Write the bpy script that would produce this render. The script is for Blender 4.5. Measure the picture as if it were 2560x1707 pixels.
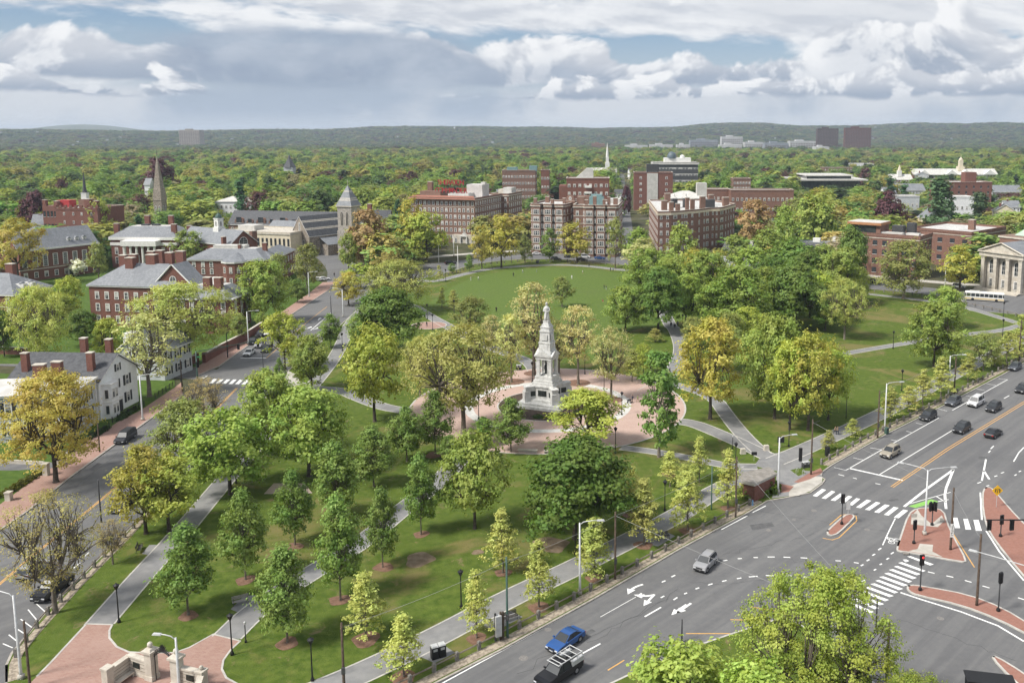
import bpy, bmesh, math, random
import numpy as np
from math import sin, cos, pi, radians, atan2, hypot, sqrt
from mathutils import Vector, Matrix
for o in list(bpy.data.objects):
 bpy.data.objects.remove(o)
SC = bpy.context.scene
COL = SC.collection
# ------------------------------------------------------------------ camera
cam = bpy.data.cameras.new('camera')
camo = bpy.data.objects.new('camera', cam)
COL.objects.link(camo)
camo.location = (0, 0, 56)
camo.rotation_euler = (radians(90 - 7.9185), 0, 0)
cam.sensor_width = 36
cam.lens = 2200 / 2560 * 36
cam.shift_x = -220 / 2560
cam.shift_y = -212.5 / 2560
cam.clip_start = 1
cam.clip_end = 30000
SC.camera = camo
# ------------------------------------------------------------------ light
SUN_EL, SUN_AZ = radians(50), radians(241)
SUN_STRENGTH, SUN_ANGLE = 3.8, 12
sun = bpy.data.lights.new('sun', 'SUN')
sun.energy = SUN_STRENGTH
sun.angle = radians(SUN_ANGLE)
sun.color = (1, .955, .88)
suno = bpy.data.objects.new('sun', sun)
COL.objects.link(suno)
sd = Vector((sin(SUN_AZ) * cos(SUN_EL), cos(SUN_AZ) * cos(SUN_EL), sin(SUN_EL)))
suno.rotation_euler = sd.to_track_quat('Z', 'Y').to_euler()
suno.location = (0, 0, 400)
W = bpy.data.worlds.new('World')
SC.world = W
W.use_nodes = True
W.cycles.sampling_method = 'MANUAL'
W.cycles.sample_map_resolution = 512
wt = W.node_tree
wt.nodes.clear()
class NB:
 """tiny node builder"""
 def __init__(s, tree):
  s.t = tree
 def n(s, typ, **kw):
  x = s.t.nodes.new(typ)
  for k, v in kw.items():
   setattr(x, k, v)
  return x
 def put(s, sock, v):
  if isinstance(v, bpy.types.NodeSocket):
   s.t.links.new(v, sock)
  elif v is not None:
   if isinstance(v, (tuple, list)) and len(v) == 3 and sock.type == 'RGBA':
    v = (*v, 1)
   sock.default_value = v
 def m(s, op, a, b=None, c=None):
  x = s.n('ShaderNodeMath', operation=op)
  for i, v in enumerate((a, b, c)):
   if v is not None:
    s.put(x.inputs[i], v)
  return x.outputs[0]
 def mapr(s, v, a, b, c=0., d=1., smooth=True):
  x = s.n('ShaderNodeMapRange', interpolation_type='SMOOTHSTEP' if smooth else 'LINEAR')
  for i, q in enumerate((v, a, b, c, d)):
   s.put(x.inputs[i], q)
  return x.outputs[0]
 def mix(s, f, a, b, mode='MIX'):
  x = s.n('ShaderNodeMix', data_type='RGBA', blend_type=mode)
  x.clamp_factor = True
  s.put(x.inputs[0], f)
  s.put(x.inputs[6], a)
  s.put(x.inputs[7], b)
  return x.outputs[2]
 def noise(s, vec, scale, detail=4., rough=.5, dist=0., out=0):
  x = s.n('ShaderNodeTexNoise')
  if vec is not None:
   s.put(x.inputs['Vector'], vec)
  x.inputs['Scale'].default_value = scale
  x.inputs['Detail'].default_value = detail
  x.inputs['Roughness'].default_value = rough
  x.inputs['Distortion'].default_value = dist
  return x.outputs[out]
 def xyz(s, x, y, z):
  c = s.n('ShaderNodeCombineXYZ')
  for i, v in enumerate((x, y, z)):
   s.put(c.inputs[i], v)
  return c.outputs[0]
 def ramp(s, f, stops):
  x = s.n('ShaderNodeValToRGB')
  e = x.color_ramp.elements
  while len(e) < len(stops):
   e.new(.5)
  for el, (p, c) in zip(e, stops):
   el.position = p
   el.color = (*c, 1)
  s.put(x.inputs[0], f)
  return x.outputs[0]
def build_sky():
 b = NB(wt)
 sky = b.n('ShaderNodeTexSky', sky_type='NISHITA', sun_disc=False)
 sky.sun_elevation, sky.sun_rotation = SUN_EL, SUN_AZ
 sky.altitude = 50
 sky.air_density, sky.dust_density, sky.ozone_density = 1, 1.2, 1
 g = b.n('ShaderNodeTexCoord').outputs['Generated']
 sp = b.n('ShaderNodeSeparateXYZ')
 b.put(sp.inputs[0], g)
 X, Y, Zz = sp.outputs
 el = b.m('MULTIPLY', b.m('ARCSINE', Zz), 57.2958)      # degrees
 def field(k, de, da, scale, detail, rough, dist, seed):
  # noise on the direction, elevation stretched k times, moved up by de degrees
  e = b.m('MULTIPLY', b.m('ADD', el, de), k / 57.3)
  return b.noise(b.xyz(b.m('ADD', X, seed + da), Y, e), scale, detail, rough, dist)
 az = b.m('MULTIPLY', b.m('ARCTAN2', X, Y), 57.2958)
 def puff(a0, e0, sa, se):
  # a single cloud heap at azimuth a0, elevation e0 (degrees)
  u = b.m('POWER', b.m('ABSOLUTE', b.m('DIVIDE', b.m('SUBTRACT', az, a0), sa)), 2)
  v = b.m('POWER', b.m('ABSOLUTE', b.m('DIVIDE', b.m('SUBTRACT', el, e0), se)), 2)
  return b.m('EXPONENT', b.m('MULTIPLY', b.m('ADD', u, v), -1))
 blue = b.mix(1., sky.outputs[0], (.66, .80, .98), 'MULTIPLY')
 blue = b.mix(b.mapr(el, 0., 9.), (5.0, 5.6, 6.4), blue)
 white, grey, slate = (8.3, 8.4, 8.55), (5.5, 5.8, 6.35), (2.75, 3.4, 4.45)
 # high broken deck: broad flattened sheets
 h0 = field(3.6, 0, 0, 2.7, 10, .6, .3, 8.9)
 h1 = field(3.6, .5, -.012, 2.7, 10, .6, .3, 8.9)
 thr = b.mapr(el, 4.2, 7.6, .60, .395)
 mh = b.mapr(b.m('SUBTRACT', h0, thr), -.03, .07)
 lh = b.mapr(b.m('SUBTRACT', h0, h1), -.07, .06)
 thk = b.mapr(b.m('SUBTRACT', h0, thr), .06, .26, 0, .55)
 ch = b.mix(lh, (5.6, 5.9, 6.45), white)
 ch = b.mix(thk, ch, (5.7, 5.95, 6.4))
 c = b.mix(b.m('MULTIPLY', mh, .95), blue, ch)
 # cumulus banks: flat base, billowing tops, slate undersides
 def bank(c, seed, base, top, scale, k, cov, dark, heaps=()):
  a0 = field(k, 0, 0, scale, 13, .55, .35, seed)
  a1 = field(k, .26, -.014, scale, 13, .55, .35, seed)
  b0 = field(k * .5, .8, 0, scale * .42, 3, .5, 0, seed + 5)
  hump = b.mapr(b0, .36, .64, -.13, .13, False)
  t = b.mapr(el, base, top, cov - .3, cov + .2, False)
  dn = b.m('SUBTRACT', b.m('ADD', a0, hump), t)
  for amp, hp in heaps:
   dn = b.m('ADD', dn, b.m('MULTIPLY', puff(*hp), amp))
  low = b.mapr(el, b.m('ADD', base, b.m('MULTIPLY', b.m('SUBTRACT', a0, .5), 1.1)),
      b.m('ADD', base + .32, b.m('MULTIPLY', b.m('SUBTRACT', a0, .5), 1.1)))
  m = b.m('MULTIPLY', b.mapr(dn, -.012, .05), low)
  lit = b.mapr(b.m('SUBTRACT', a0, a1), -.05, .055)
  thick = b.mapr(dn, .08, .40)
  under = b.mapr(el, base + .15, base + (top - base) * .45, 1., 0.)
  sh = b.m('MAXIMUM', b.m('MULTIPLY', thick, dark), b.m('MULTIPLY', under, .85))
  col = b.mix(lit, grey, white)
  col = b.mix(b.m('MULTIPLY', sh, b.mapr(lit, .2, 1., 1., .35)), col, slate)
  return b.mix(m, c, col)
 c = bank(c, 11.3, 2.9, 7.4, 8.2, 1.35, .54, .78, ((.26, (15.8, 5.4, 2.3, 1.7)), (.2, (-32.2, 4.6, 1.2, 1.1)), (.16, (21, 4.2, 3.5, 1.3)), (-.16, (-22, 6.2, 7, 1.2))))
 # a broad rain-dark mass
 dm = b.m('ADD', b.m('MULTIPLY', puff(-17., 4.3, 10.5, 2.0), 1.45), b.m('MULTIPLY', puff(4, 3.4, 10, .9), .55))
 dmn = field(2.0, 0, 0, 7., 9, .58, .2, 41.)
 dmm = b.mapr(b.m('ADD', dm, b.m('MULTIPLY', b.m('SUBTRACT', dmn, .5), 1.6)), .28, .8)
 dcol = b.mix(b.mapr(dmn, .36, .7), slate, (4.2, 4.8, 5.7))
 c = b.mix(b.m('MULTIPLY', dmm, .9), c, dcol)
 # rain veil under the bases
 v = b.noise(b.xyz(b.m('ADD', X, 2.3), Y, b.m('MULTIPLY', el, .02)), 3.6, 7, .6, .15)
 vc = b.mix(b.mapr(v, .43, .57), (3.6, 4.3, 5.3), (6.1, 6.4, 6.85))
 vc = b.mix(b.mapr(el, 0., 1.5, .55, 0.), vc, (6.4, 6.65, 7.0))
 c = b.mix(b.mapr(el, 2.2, 3.2, .92, 0.), c, vc)
 c = bank(c, 27.7, 2.1, 4.9, 12., 1.6, .495, .8, ((-.6, (-16, 3., 9.5, 1.9)), (-.1, (4, 3.4, 5, 1.6)),))
 bg = b.n('ShaderNodeBackground')
 b.put(bg.inputs[0], c)
 bg.inputs[1].default_value = .08
 out = b.n('ShaderNodeOutputWorld')
 b.t.links.new(bg.outputs[0], out.inputs[0])
build_sky()
SC.view_settings.view_transform = 'Standard'
SC.view_settings.look = 'None'
SC.view_settings.exposure = .5
SC.view_settings.gamma = 1
SC.view_settings.use_curve_mapping = False
SC.cycles.use_denoising = True
SC.cycles.use_adaptive_sampling = True
SC.cycles.adaptive_threshold = .025
SC.cycles.max_bounces = 7
SC.cycles.diffuse_bounces = 4
SC.cycles.glossy_bounces = 2
SC.cycles.transmission_bounces = 4
SC.cycles.transparent_max_bounces = 6
SC.cycles.volume_bounces = 0
SC.cycles.caustics_reflective = False
SC.cycles.caustics_refractive = False
# ------------------------------------------------------------------ helpers
class MB:
 """collects faces with material slots; build() gives one mesh"""
 def __init__(s):
  s.v, s.f, s.mi, s.mats = [], [], [], []
 def slot(s, m):
  if m not in s.mats:
   s.mats.append(m)
  return s.mats.index(m)
 def add(s, vs, fs, m):
  o = len(s.v)
  k = s.slot(m)
  s.v += [tuple(v) for v in vs]
  s.f += [tuple(o + i for i in f) for f in fs]
  s.mi += [k] * len(fs)
  return s
 def box(s, cx, cy, z0, sx, sy, sz, m, rot=0., taper=1.):
  c, n = cos(rot), sin(rot)
  vs = []
  for zz, t in ((z0, 1.), (z0 + sz, taper)):
   for x, y in ((-1, -1), (1, -1), (1, 1), (-1, 1)):
    a, b = x * sx / 2 * t, y * sy / 2 * t
    vs.append((cx + a * c - b * n, cy + a * n + b * c, zz))
  return s.add(vs, [(3, 2, 1, 0), (4, 5, 6, 7), (0, 1, 5, 4), (1, 2, 6, 5), (2, 3, 7, 6), (3, 0, 4, 7)], m)
 def prism(s, poly, z0, z1, m, mtop=None, bottom=False):
  n = len(poly)
  if sum(poly[i - 1][0] * poly[i][1] - poly[i][0] * poly[i - 1][1] for i in range(n)) < 0:
   poly = poly[::-1]
  vs = [(x, y, z0) for x, y in poly] + [(x, y, z1) for x, y in poly]
  s.add(vs, [(i, (i + 1) % n, n + (i + 1) % n, n + i) for i in range(n)], m)
  s.add([(x, y, z1) for x, y in poly], [tuple(range(n))], mtop or m)
  if bottom:
   s.add([(x, y, z0) for x, y in poly], [tuple(range(n))[::-1]], m)
  return s
 def tube(s, pts, rad, m, n=6, cap=True):
  pts = [Vector(p) for p in pts]
  if not isinstance(rad, (list, tuple)):
   rad = [rad] * len(pts)
  vs, fs = [], []
  for i, p in enumerate(pts):
   d = (pts[min(i + 1, len(pts) - 1)] - pts[max(i - 1, 0)])
   if d.length < 1e-9:
    d = Vector((0, 0, 1))
   d.normalize()
   u = d.cross(Vector((0, 0, 1)) if abs(d.z) < .9 else Vector((1, 0, 0))).normalized()
   w = d.cross(u)
   for k in range(n):
    a = 2 * pi * k / n
    vs.append(p + (u * cos(a) + w * sin(a)) * rad[i])
  for i in range(len(pts) - 1):
   for k in range(n):
    fs.append((i * n + k, i * n + (k + 1) % n, (i + 1) * n + (k + 1) % n, (i + 1) * n + k))
  if cap:
   fs.append(tuple(range(n))[::-1])
   fs.append(tuple((len(pts) - 1) * n + k for k in range(n)))
  return s.add(vs, fs, m)
 def lathe(s, prof, m, n=12, at=(0, 0, 0), cap=True):
  vs, fs = [], []
  for r, z in prof:
   for k in range(n):
    a = 2 * pi * (k + .5) / n
    vs.append((at[0] + r * cos(a), at[1] + r * sin(a), at[2] + z))
  for i in range(len(prof) - 1):
   for k in range(n):
    fs.append((i * n + k, i * n + (k + 1) % n, (i + 1) * n + (k + 1) % n, (i + 1) * n + k))
  if cap:
   fs.append(tuple(range(n))[::-1])
   fs.append(tuple((len(prof) - 1) * n + k for k in range(n)))
  return s.add(vs, fs, m)
 def mesh(s, name, smooth=False):
  me = bpy.data.meshes.new(name)
  me.from_pydata(s.v, [], s.f)
  for m in s.mats:
   me.materials.append(m)
  if len(s.mats) > 1:
   me.polygons.foreach_set('material_index', s.mi)
  if smooth:
   me.polygons.foreach_set('use_smooth', [True] * len(s.f))
  me.update()
  return me
 def build(s, name, parent=None, smooth=False, **kw):
  return ob(name, s.mesh(name, smooth), parent, **kw)
def ob(name, data=None, parent=None, loc=None, rz=None, scale=None, label=None, cat=None, group=None, kind=None):
 o = bpy.data.objects.new(name, data)
 COL.objects.link(o)
 if parent is not None:
  o.parent = parent
 if loc is not None:
  o.location = loc if len(loc) == 3 else (loc[0], loc[1], 0)
 if rz is not None:
  o.rotation_euler = (0, 0, rz)
 if scale is not None:
  o.scale = scale
 for k, v in (('label', label), ('category', cat), ('group', group), ('kind', kind)):
  if v:
   o[k] = v
 return o
def copy_tree(o, parent=None):
 c = o.copy()
 COL.objects.link(c)
 if parent is not None:
  c.parent = parent
 for ch in list(o.children):
  copy_tree(ch, c)
 return c
def place(proto, first, loc, rz=0., label=None, group=None, scale=None):
 """the first call moves the prototype itself, later calls copy it with its parts"""
 o = proto if not first else copy_tree(proto)
 first.append(1)
 o.location = loc if len(loc) == 3 else (loc[0], loc[1], 0)
 o.rotation_euler = (0, 0, rz)
 if scale:
  o.scale = scale
 if label:
  o['label'] = label
 if group:
  o['group'] = group
 return o
def lerp(a, b, t):
 return tuple(x + (y - x) * t for x, y in zip(a, b))
def polylen(pts):
 return sum(hypot(b[0] - a[0], b[1] - a[1]) for a, b in zip(pts, pts[1:]))
def resample(pts, step):
 out, n = [], max(1, round(polylen(pts) / step))
 L = polylen(pts)
 for i in range(n + 1):
  d, k = L * i / n, 0
  while k < len(pts) - 2:
   s = hypot(pts[k + 1][0] - pts[k][0], pts[k + 1][1] - pts[k][1])
   if d <= s:
    break
   d -= s
   k += 1
  s = hypot(pts[k + 1][0] - pts[k][0], pts[k + 1][1] - pts[k][1])
  out.append(lerp(pts[k], pts[k + 1], min(1, d / max(s, 1e-6))))
 return out
def smooth_line(pts, k=2, closed=False):
 for _ in range(k):
  o = [] if closed else [pts[0]]
  for a, b in (zip(pts, pts[1:] + pts[:1]) if closed else zip(pts, pts[1:])):
   o += [lerp(a, b, .25), lerp(a, b, .75)]
  if not closed:
   o.append(pts[-1])
  pts = o
 return pts
def offset(pts, d):
 out = []
 for i, p in enumerate(pts):
  a, b = pts[max(i - 1, 0)], pts[min(i + 1, len(pts) - 1)]
  dx, dy = b[0] - a[0], b[1] - a[1]
  l = hypot(dx, dy) or 1
  out.append((p[0] - dy / l * d, p[1] + dx / l * d))
 return out
def strip(mb, pts, w, z0, z1, m):
 """raised ribbon along a polyline: top face plus sides"""
 l, r = offset(pts, w / 2), offset(pts, -w / 2)
 n = len(pts)
 vs = [(*p, z1) for p in l] + [(*p, z1) for p in r] + [(*p, z0) for p in l] + [(*p, z0) for p in r]
 fs = []
 for i in range(n - 1):
  fs += [(n + i, n + i + 1, i + 1, i), (i, i + 1, 2 * n + i + 1, 2 * n + i), (3 * n + i, 3 * n + i + 1, n + i + 1, n + i)]
 fs += [(n, 0, 2 * n, 3 * n), (n - 1, 2 * n - 1, 4 * n - 1, 3 * n - 1)]
 return mb.add(vs, fs, m)
def circle(c, r, n=48, a0=0., a1=2 * pi):
 full = abs(a1 - a0 - 2 * pi) < 1e-6
 return [(c[0] + r * cos(a0 + (a1 - a0) * i / (n if full else n - 1)), c[1] + r * sin(a0 + (a1 - a0) * i / (n if full else n - 1))) for i in range(n)]
# ------------------------------------------------------------------ materials
MATS = {}
def mat(name, col, col2=None, scale=1., rough=.8, bump=0., detail=4., metal=0., lo=.35, hi=.65, big=None, spec=.3, bscale=None):
 """base colour varied between col and col2 by noise in object space, optional large-scale stain colour"""
 if name in MATS:
  return MATS[name]
 m = bpy.data.materials.new(name)
 m.use_nodes = True
 b = NB(m.node_tree)
 bs = m.node_tree.nodes['Principled BSDF']
 bs.inputs['Roughness'].default_value = rough
 bs.inputs['Metallic'].default_value = metal
 bs.inputs['Specular IOR Level'].default_value = spec
 if col2 is None:
  bs.inputs['Base Color'].default_value = (*col, 1)
 else:
  tc = b.n('ShaderNodeTexCoord').outputs['Object']
  f = b.mapr(b.noise(tc, scale, detail, .6), lo, hi)
  c = b.mix(f, col, col2)
  if big:
   bc, bsx, b0, b1, amt = big
   c = b.mix(b.mapr(b.noise(tc, bsx, 5, .6, .6), b0, b1, 0, amt), c, bc)
  b.put(bs.inputs['Base Color'], c)
  if bump:
   bp = b.n('ShaderNodeBump')
   bp.inputs['Strength'].default_value = bump
   bp.inputs['Distance'].default_value = .1
   b.put(bp.inputs['Height'], b.noise(tc, bscale or scale * 3, 4, .6))
   b.put(bs.inputs['Normal'], bp.outputs[0])
 MATS[name] = m
 return m
def brick_mat(name, c1, c2, mortar, bw, bh, soil=(.1, .06, .05), rough=.85, flat=False):
 """brick courses; walls use u along the wall (x+y) and v up, pavements use the plan"""
 if name in MATS:
  return MATS[name]
 m = bpy.data.materials.new(name)
 m.use_nodes = True
 b = NB(m.node_tree)
 bs = m.node_tree.nodes['Principled BSDF']
 bs.inputs['Roughness'].default_value = rough
 bs.inputs['Specular IOR Level'].default_value = .2
 tc = b.n('ShaderNodeTexCoord').outputs['Object']
 sp = b.n('ShaderNodeSeparateXYZ')
 b.put(sp.inputs[0], tc)
 x, y, z = sp.outputs
 vec = b.xyz(x, y, 0.) if flat else b.xyz(b.m('ADD', x, y), z, 0.)
 br = b.n('ShaderNodeTexBrick')
 b.put(br.inputs['Vector'], vec)
 b.put(br.inputs['Color1'], c1)
 b.put(br.inputs['Color2'], c2)
 b.put(br.inputs['Mortar'], mortar)
 br.inputs['Scale'].default_value = 1
 br.inputs['Brick Width'].default_value = bw
 br.inputs['Row Height'].default_value = bh
 br.inputs['Mortar Size'].default_value = bh * .07
 c = b.mix(b.mapr(b.noise(tc, .35 if flat else .5, 6, .65, .5), .42, .75, 0, .45), br.outputs[0], soil)
 c = b.mix(b.mapr(b.noise(tc, 2.5, 3, .6), .3, .7, 0, .22), c, lerp(c1, (.6, .5, .45), .25))
 b.put(bs.inputs['Base Color'], c)
 MATS[name] = m
 return m
def leaf_mat(name, trans=.34, ramp=None):
 m = bpy.data.materials.new(name)
 m.use_nodes = True
 t = m.node_tree
 t.nodes.clear()
 b = NB(t)
 oi = b.n('ShaderNodeObjectInfo')
 if ramp:
  col = b.ramp(oi.outputs['Random'], ramp)
  col.node.color_ramp.interpolation = 'CONSTANT'
 else:
  col = oi.outputs['Color']
 at = b.n('ShaderNodeAttribute', attribute_name='tint')
 tc = b.n('ShaderNodeTexCoord').outputs['Object']
 hs = b.n('ShaderNodeHueSaturation')
 b.put(hs.inputs['Color'], col)
 b.put(hs.inputs['Hue'], b.mapr(b.noise(tc, .35, 3, .6), .3, .7, .482, .518))
 b.put(hs.inputs['Value'], b.mapr(at.outputs['Fac'], 0, 1, .66, 1.38, False))
 b.put(hs.inputs['Saturation'], b.mapr(at.outputs['Fac'], 0, 1, 1.05, .9, False))
 c = hs.outputs[0]
 d = b.n('ShaderNodeBsdfPrincipled')
 b.put(d.inputs['Base Color'], c)
 d.inputs['Roughness'].default_value = .55
 d.inputs['Specular IOR Level'].default_value = .18
 tr = b.n('ShaderNodeBsdfTranslucent')
 b.put(tr.inputs[0], b.mix(1., c, (1.25, 1.2, .7), 'MULTIPLY'))
 mx = b.n('ShaderNodeMixShader')
 mx.inputs[0].default_value = trans
 t.links.new(d.outputs[0], mx.inputs[1])
 t.links.new(tr.outputs[0], mx.inputs[2])
 o = b.n('ShaderNodeOutputMaterial')
 t.links.new(mx.outputs[0], o.inputs[0])
 return m
M_ASPH = mat('asphalt', (.142, .142, .144), (.158, .157, .156), 1.3, .88, .1, 8, big=((.122, .122, .125), .05, .42, .72, .8))
# tyre wear: long darker and paler streaks along the lanes
_t = NB(M_ASPH.node_tree)
_bs = M_ASPH.node_tree.nodes['Principled BSDF']
_prev = _bs.inputs['Base Color'].links[0].from_socket
_tc = _t.n('ShaderNodeTexCoord').outputs['Object']
_mp = _t.n('ShaderNodeMapping')
_mp.vector_type = 'TEXTURE'
_mp.inputs['Rotation'].default_value = (0, 0, radians(46.5))
_mp.inputs['Scale'].default_value = (30, 1.7, 1)
_t.put(_mp.inputs['Vector'], _tc)
_f = _t.mapr(_t.noise(_mp.outputs[0], 1., 5, .6, .4), .35, .68)
_c = _t.mix(_f, _t.mix(1., _prev, (.85, .85, .86), 'MULTIPLY'), _t.mix(1., _prev, (1.08, 1.08, 1.07), 'MULTIPLY'))
_f2 = _t.mapr(_t.noise(_tc, .4, 7, .7, 1.5), .60, .72, 0, .5)
_t.put(_bs.inputs['Base Color'], _t.mix(_f2, _c, (.085, .085, .086)))
M_PATH = mat('path_asphalt', (.20, .20, .202), (.245, .243, .24), .7, .9, .1, 5, big=((.17, .168, .165), .12, .45, .7, .7))
M_CONC = mat('concrete', (.40, .375, .33), (.48, .455, .41), .8, .9, .1, 5, big=((.30, .28, .25), .3, .5, .75, .6))
M_EDGE = mat('edging_stone', (.40, .385, .355), (.50, .48, .44), 1.2, .85, .1)
M_KERB = mat('kerb_granite', (.30, .275, .245), (.40, .37, .33), 1.5, .85, .1)
M_RUBBLE = mat('cobble_strip', (.24, .20, .155), (.42, .36, .28), 2.6, .9, .8, 3, lo=.4, hi=.6)
M_PAVER = brick_mat('paving_brick', (.34, .215, .175), (.29, .165, .132), (.33, .24, .205), .42, .21, (.38, .26, .22), flat=True)
M_PLAZA = brick_mat('plaza_brick', (.46, .335, .285), (.41, .28, .235), (.44, .335, .29), .42, .21, (.51, .385, .33), flat=True)
M_ISLE = brick_mat('island_brick', (.29, .135, .10), (.25, .115, .085), (.27, .16, .13), .42, .21, (.25, .135, .11), flat=True)
M_WHITEP = mat('white_paint', (.62, .62, .60), (.80, .80, .78), 2.5, .7, 0, 6, lo=.25, hi=.5, big=((.35, .35, .34), 1.1, .55, .8, .7))
M_YELP = mat('yellow_paint', (.55, .30, .09), (.64, .37, .12), 2.5, .7, 0, 6, big=((.3, .22, .13), 1.1, .55, .8, .6))
M_GREENP = mat('green_paint', (.20, .42, .09), (.25, .5, .12), 2., .7)
M_MULCH = mat('mulch', (.15, .085, .058), (.22, .13, .09), 3., .95, .6)
M_BARK = mat('bark', (.05, .04, .032), (.10, .082, .066), 3., .95, .5)
M_BARK2 = mat('grey_bark', (.12, .10, .08), (.19, .165, .135), 3., .95, .4)
M_LEAF = leaf_mat('leaf')
M_WHITE = mat('white_trim', (.66, .65, .62), (.76, .75, .72), 1.5, .6)
M_GLASS = mat('window_glass', (.025, .03, .035), (.07, .08, .09), .6, .12, 0, 2, spec=.6)
M_BRICK = brick_mat('red_brick', (.19, .072, .052), (.15, .056, .042), (.22, .13, .1), .5, .16)
M_BRICK2 = brick_mat('brown_brick', (.215, .118, .084), (.175, .094, .068), (.22, .16, .125), .5, .16)
M_BRICK3 = brick_mat('pale_brick', (.215, .108, .078), (.175, .086, .063), (.26, .17, .13), .5, .16)
M_SLATE = mat('slate', (.17, .18, .195), (.235, .245, .26), 1.6, .55, .15, 5, big=((.13, .14, .155), .25, .45, .7, .6))
M_DSLATE = mat('dark_slate', (.05, .052, .058), (.085, .088, .095), 1.6, .6, .15, 5)
M_TAR = mat('flat_roofing', (.46, .45, .43), (.60, .59, .57), .6, .85, 0, 5, big=((.30, .29, .28), .18, .45, .7, .6))
M_STONE = mat('limestone', (.44, .40, .34), (.56, .52, .45), .9, .85, .1, 5, big=((.33, .29, .24), .4, .5, .75, .6))
M_GRANITE = mat('monument_granite', (.46, .46, .445), (.60, .60, .585), 1.1, .8, .15, 6, big=((.24, .235, .22), .6, .55, .74, .6))
M_RUBBLEST = mat('rubble_stone', (.16, .135, .11), (.33, .29, .24), 1.7, .9, .6, 4, lo=.35, hi=.65)
M_BLACK = mat('black_paint', (.018, .018, .02), None, rough=.45)
M_BRONZE = mat('bronze', (.025, .028, .026), (.05, .06, .052), 3, .45, metal=.5)
M_DKGREY = mat('dark_metal', (.045, .045, .048), (.07, .07, .07), 2, .5)
M_LTGREY = mat('galvanised', (.48, .49, .49), (.58, .585, .585), 2, .45, metal=.2)
M_WOODP = mat('pole_wood', (.06, .042, .03), (.105, .075, .055), 2.5, .9, .3)
M_RAIL = mat('weathered_rail', (.15, .125, .10), (.24, .20, .165), 2., .9, .3)
M_POST = mat('granite_post', (.16, .15, .135), (.26, .245, .22), 3., .9, .3)
M_GREENM = mat('green_metal', (.045, .09, .075), (.06, .11, .09), 2, .5)
# ------------------------------------------------------------------ setting
def lawn_mat():
 m = bpy.data.materials.new('lawn_grass')
 m.use_nodes = True
 b = NB(m.node_tree)
 bs = m.node_tree.nodes['Principled BSDF']
 bs.inputs['Roughness'].default_value = .9
 bs.inputs['Specular IOR Level'].default_value = .1
 tc = b.n('ShaderNodeTexCoord').outputs['Object']
 c = b.mix(b.mapr(b.noise(tc, .8, 9, .75), .33, .67), (.05, .088, .012), (.125, .165, .032))
 c = b.mix(b.mapr(b.noise(tc, 3.2, 4, .8), .52, .66, 0, .55), c, (.035, .062, .01))
 c = b.mix(b.mapr(b.noise(tc, .10, 5, .6, .8), .38, .68, 0, .75), c, (.085, .122, .021))
 c = b.mix(b.mapr(b.noise(tc, .055, 6, .65, 1.2), .50, .66, 0, .9), c, (.18, .155, .06))
 c = b.mix(b.mapr(b.noise(tc, .31, 6, .7, 1.), .58, .70, 0, .75), c, (.22, .165, .095))
 b.put(bs.inputs['Base Color'], c)
 bp = b.n('ShaderNodeBump')
 bp.inputs['Strength'].default_value = .7
 bp.inputs['Distance'].default_value = .15
 b.put(bp.inputs['Height'], b.noise(tc, 3.5, 5, .7))
 b.put(bs.inputs['Normal'], bp.outputs[0])
 return m
M_LAWN = lawn_mat()
M_FIELD = mat('ball_field_grass', (.082, .128, .025), (.108, .155, .034), 1.1, .9, .3, 6, big=((.10, .13, .04), .05, .5, .75, .5), spec=.1)
M_YARD = mat('college_lawn', (.056, .10, .018), (.085, .135, .026), .8, .9, .2, 5, spec=.1)
M_EARTH = mat('wood_floor', (.05, .06, .025), (.10, .09, .055), .12, .95, .3, 6, big=((.16, .155, .15), .02, .55, .7, .6), spec=.1)
# terrain: flat town, wooded hills on the skyline
SKYLINE = [(-60, 66), (-33, 66), (-30, 62), (-24, 66), (-18, 64), (-13, 72), (-8, 82), (-2, 84), (3, 88), (7, 110), (10, 108), (13, 86), (17, 80), (20, 92), (24, 96), (28, 84), (34, 88), (60, 86)]
def skyline(az):
 for (a, h), (c, k) in zip(SKYLINE, SKYLINE[1:]):
  if a <= az <= c:
   t = (az - a) / (c - a)
   t = t * t * (3 - 2 * t)
   return h + (k - h) * t
 return 70
def terrain_z(x, y):
 d = hypot(x, y)
 if d < 3500:
  return -.06
 az = math.degrees(atan2(x, y))
 t = min(1, (d - 3500) / 2100)
 t = t * t * (3 - 2 * t)
 roll = 1 + .16 * sin(x * .0021 + 1) * cos(y * .0017) + .08 * sin(x * .006) * sin(y * .005 + 2)
 fall = 1 if d < 6200 else max(.35, 1 - (d - 6200) / 4000)
 far = 1.0
 return -.06 + skyline(az) * t * roll * fall * far
def build_terrain():
 rings = [0, 60, 150, 400, 900, 1600, 2600, 3200, 3500, 3650, 3800, 4100, 4400, 4700, 5000, 5300, 5600, 6000, 6500, 7200, 8200, 9500, 12000, 16000]
 na = 144
 vs, fs = [(0, 0, -.06)], []
 for r in rings[1:]:
  for k in range(na):
   a = 2 * pi * k / na
   x, y = r * sin(a), r * cos(a)
   front = max(0, cos(a)) ** .3 if cos(a) > 0 else 0
   vs.append((x, y, -.06 + (terrain_z(x, y) + .06) * (front if front else .4)))
 for k in range(na):
  fs.append((0, 1 + (k + 1) % na, 1 + k))
 for i in range(len(rings) - 2):
  for k in range(na):
   a, b2 = 1 + i * na + k, 1 + i * na + (k + 1) % na
   fs.append((a, b2, b2 + na, a + na))
 mb = MB().add(vs, fs, M_EARTH)
 # far blue ridge beyond the first hills, as its own ground swell
 me = mb.mesh('ground', True)
 return ob('ground', me, kind='structure', label='wooded ground running to the hills on the horizon')
GROUND = build_terrain()
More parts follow.
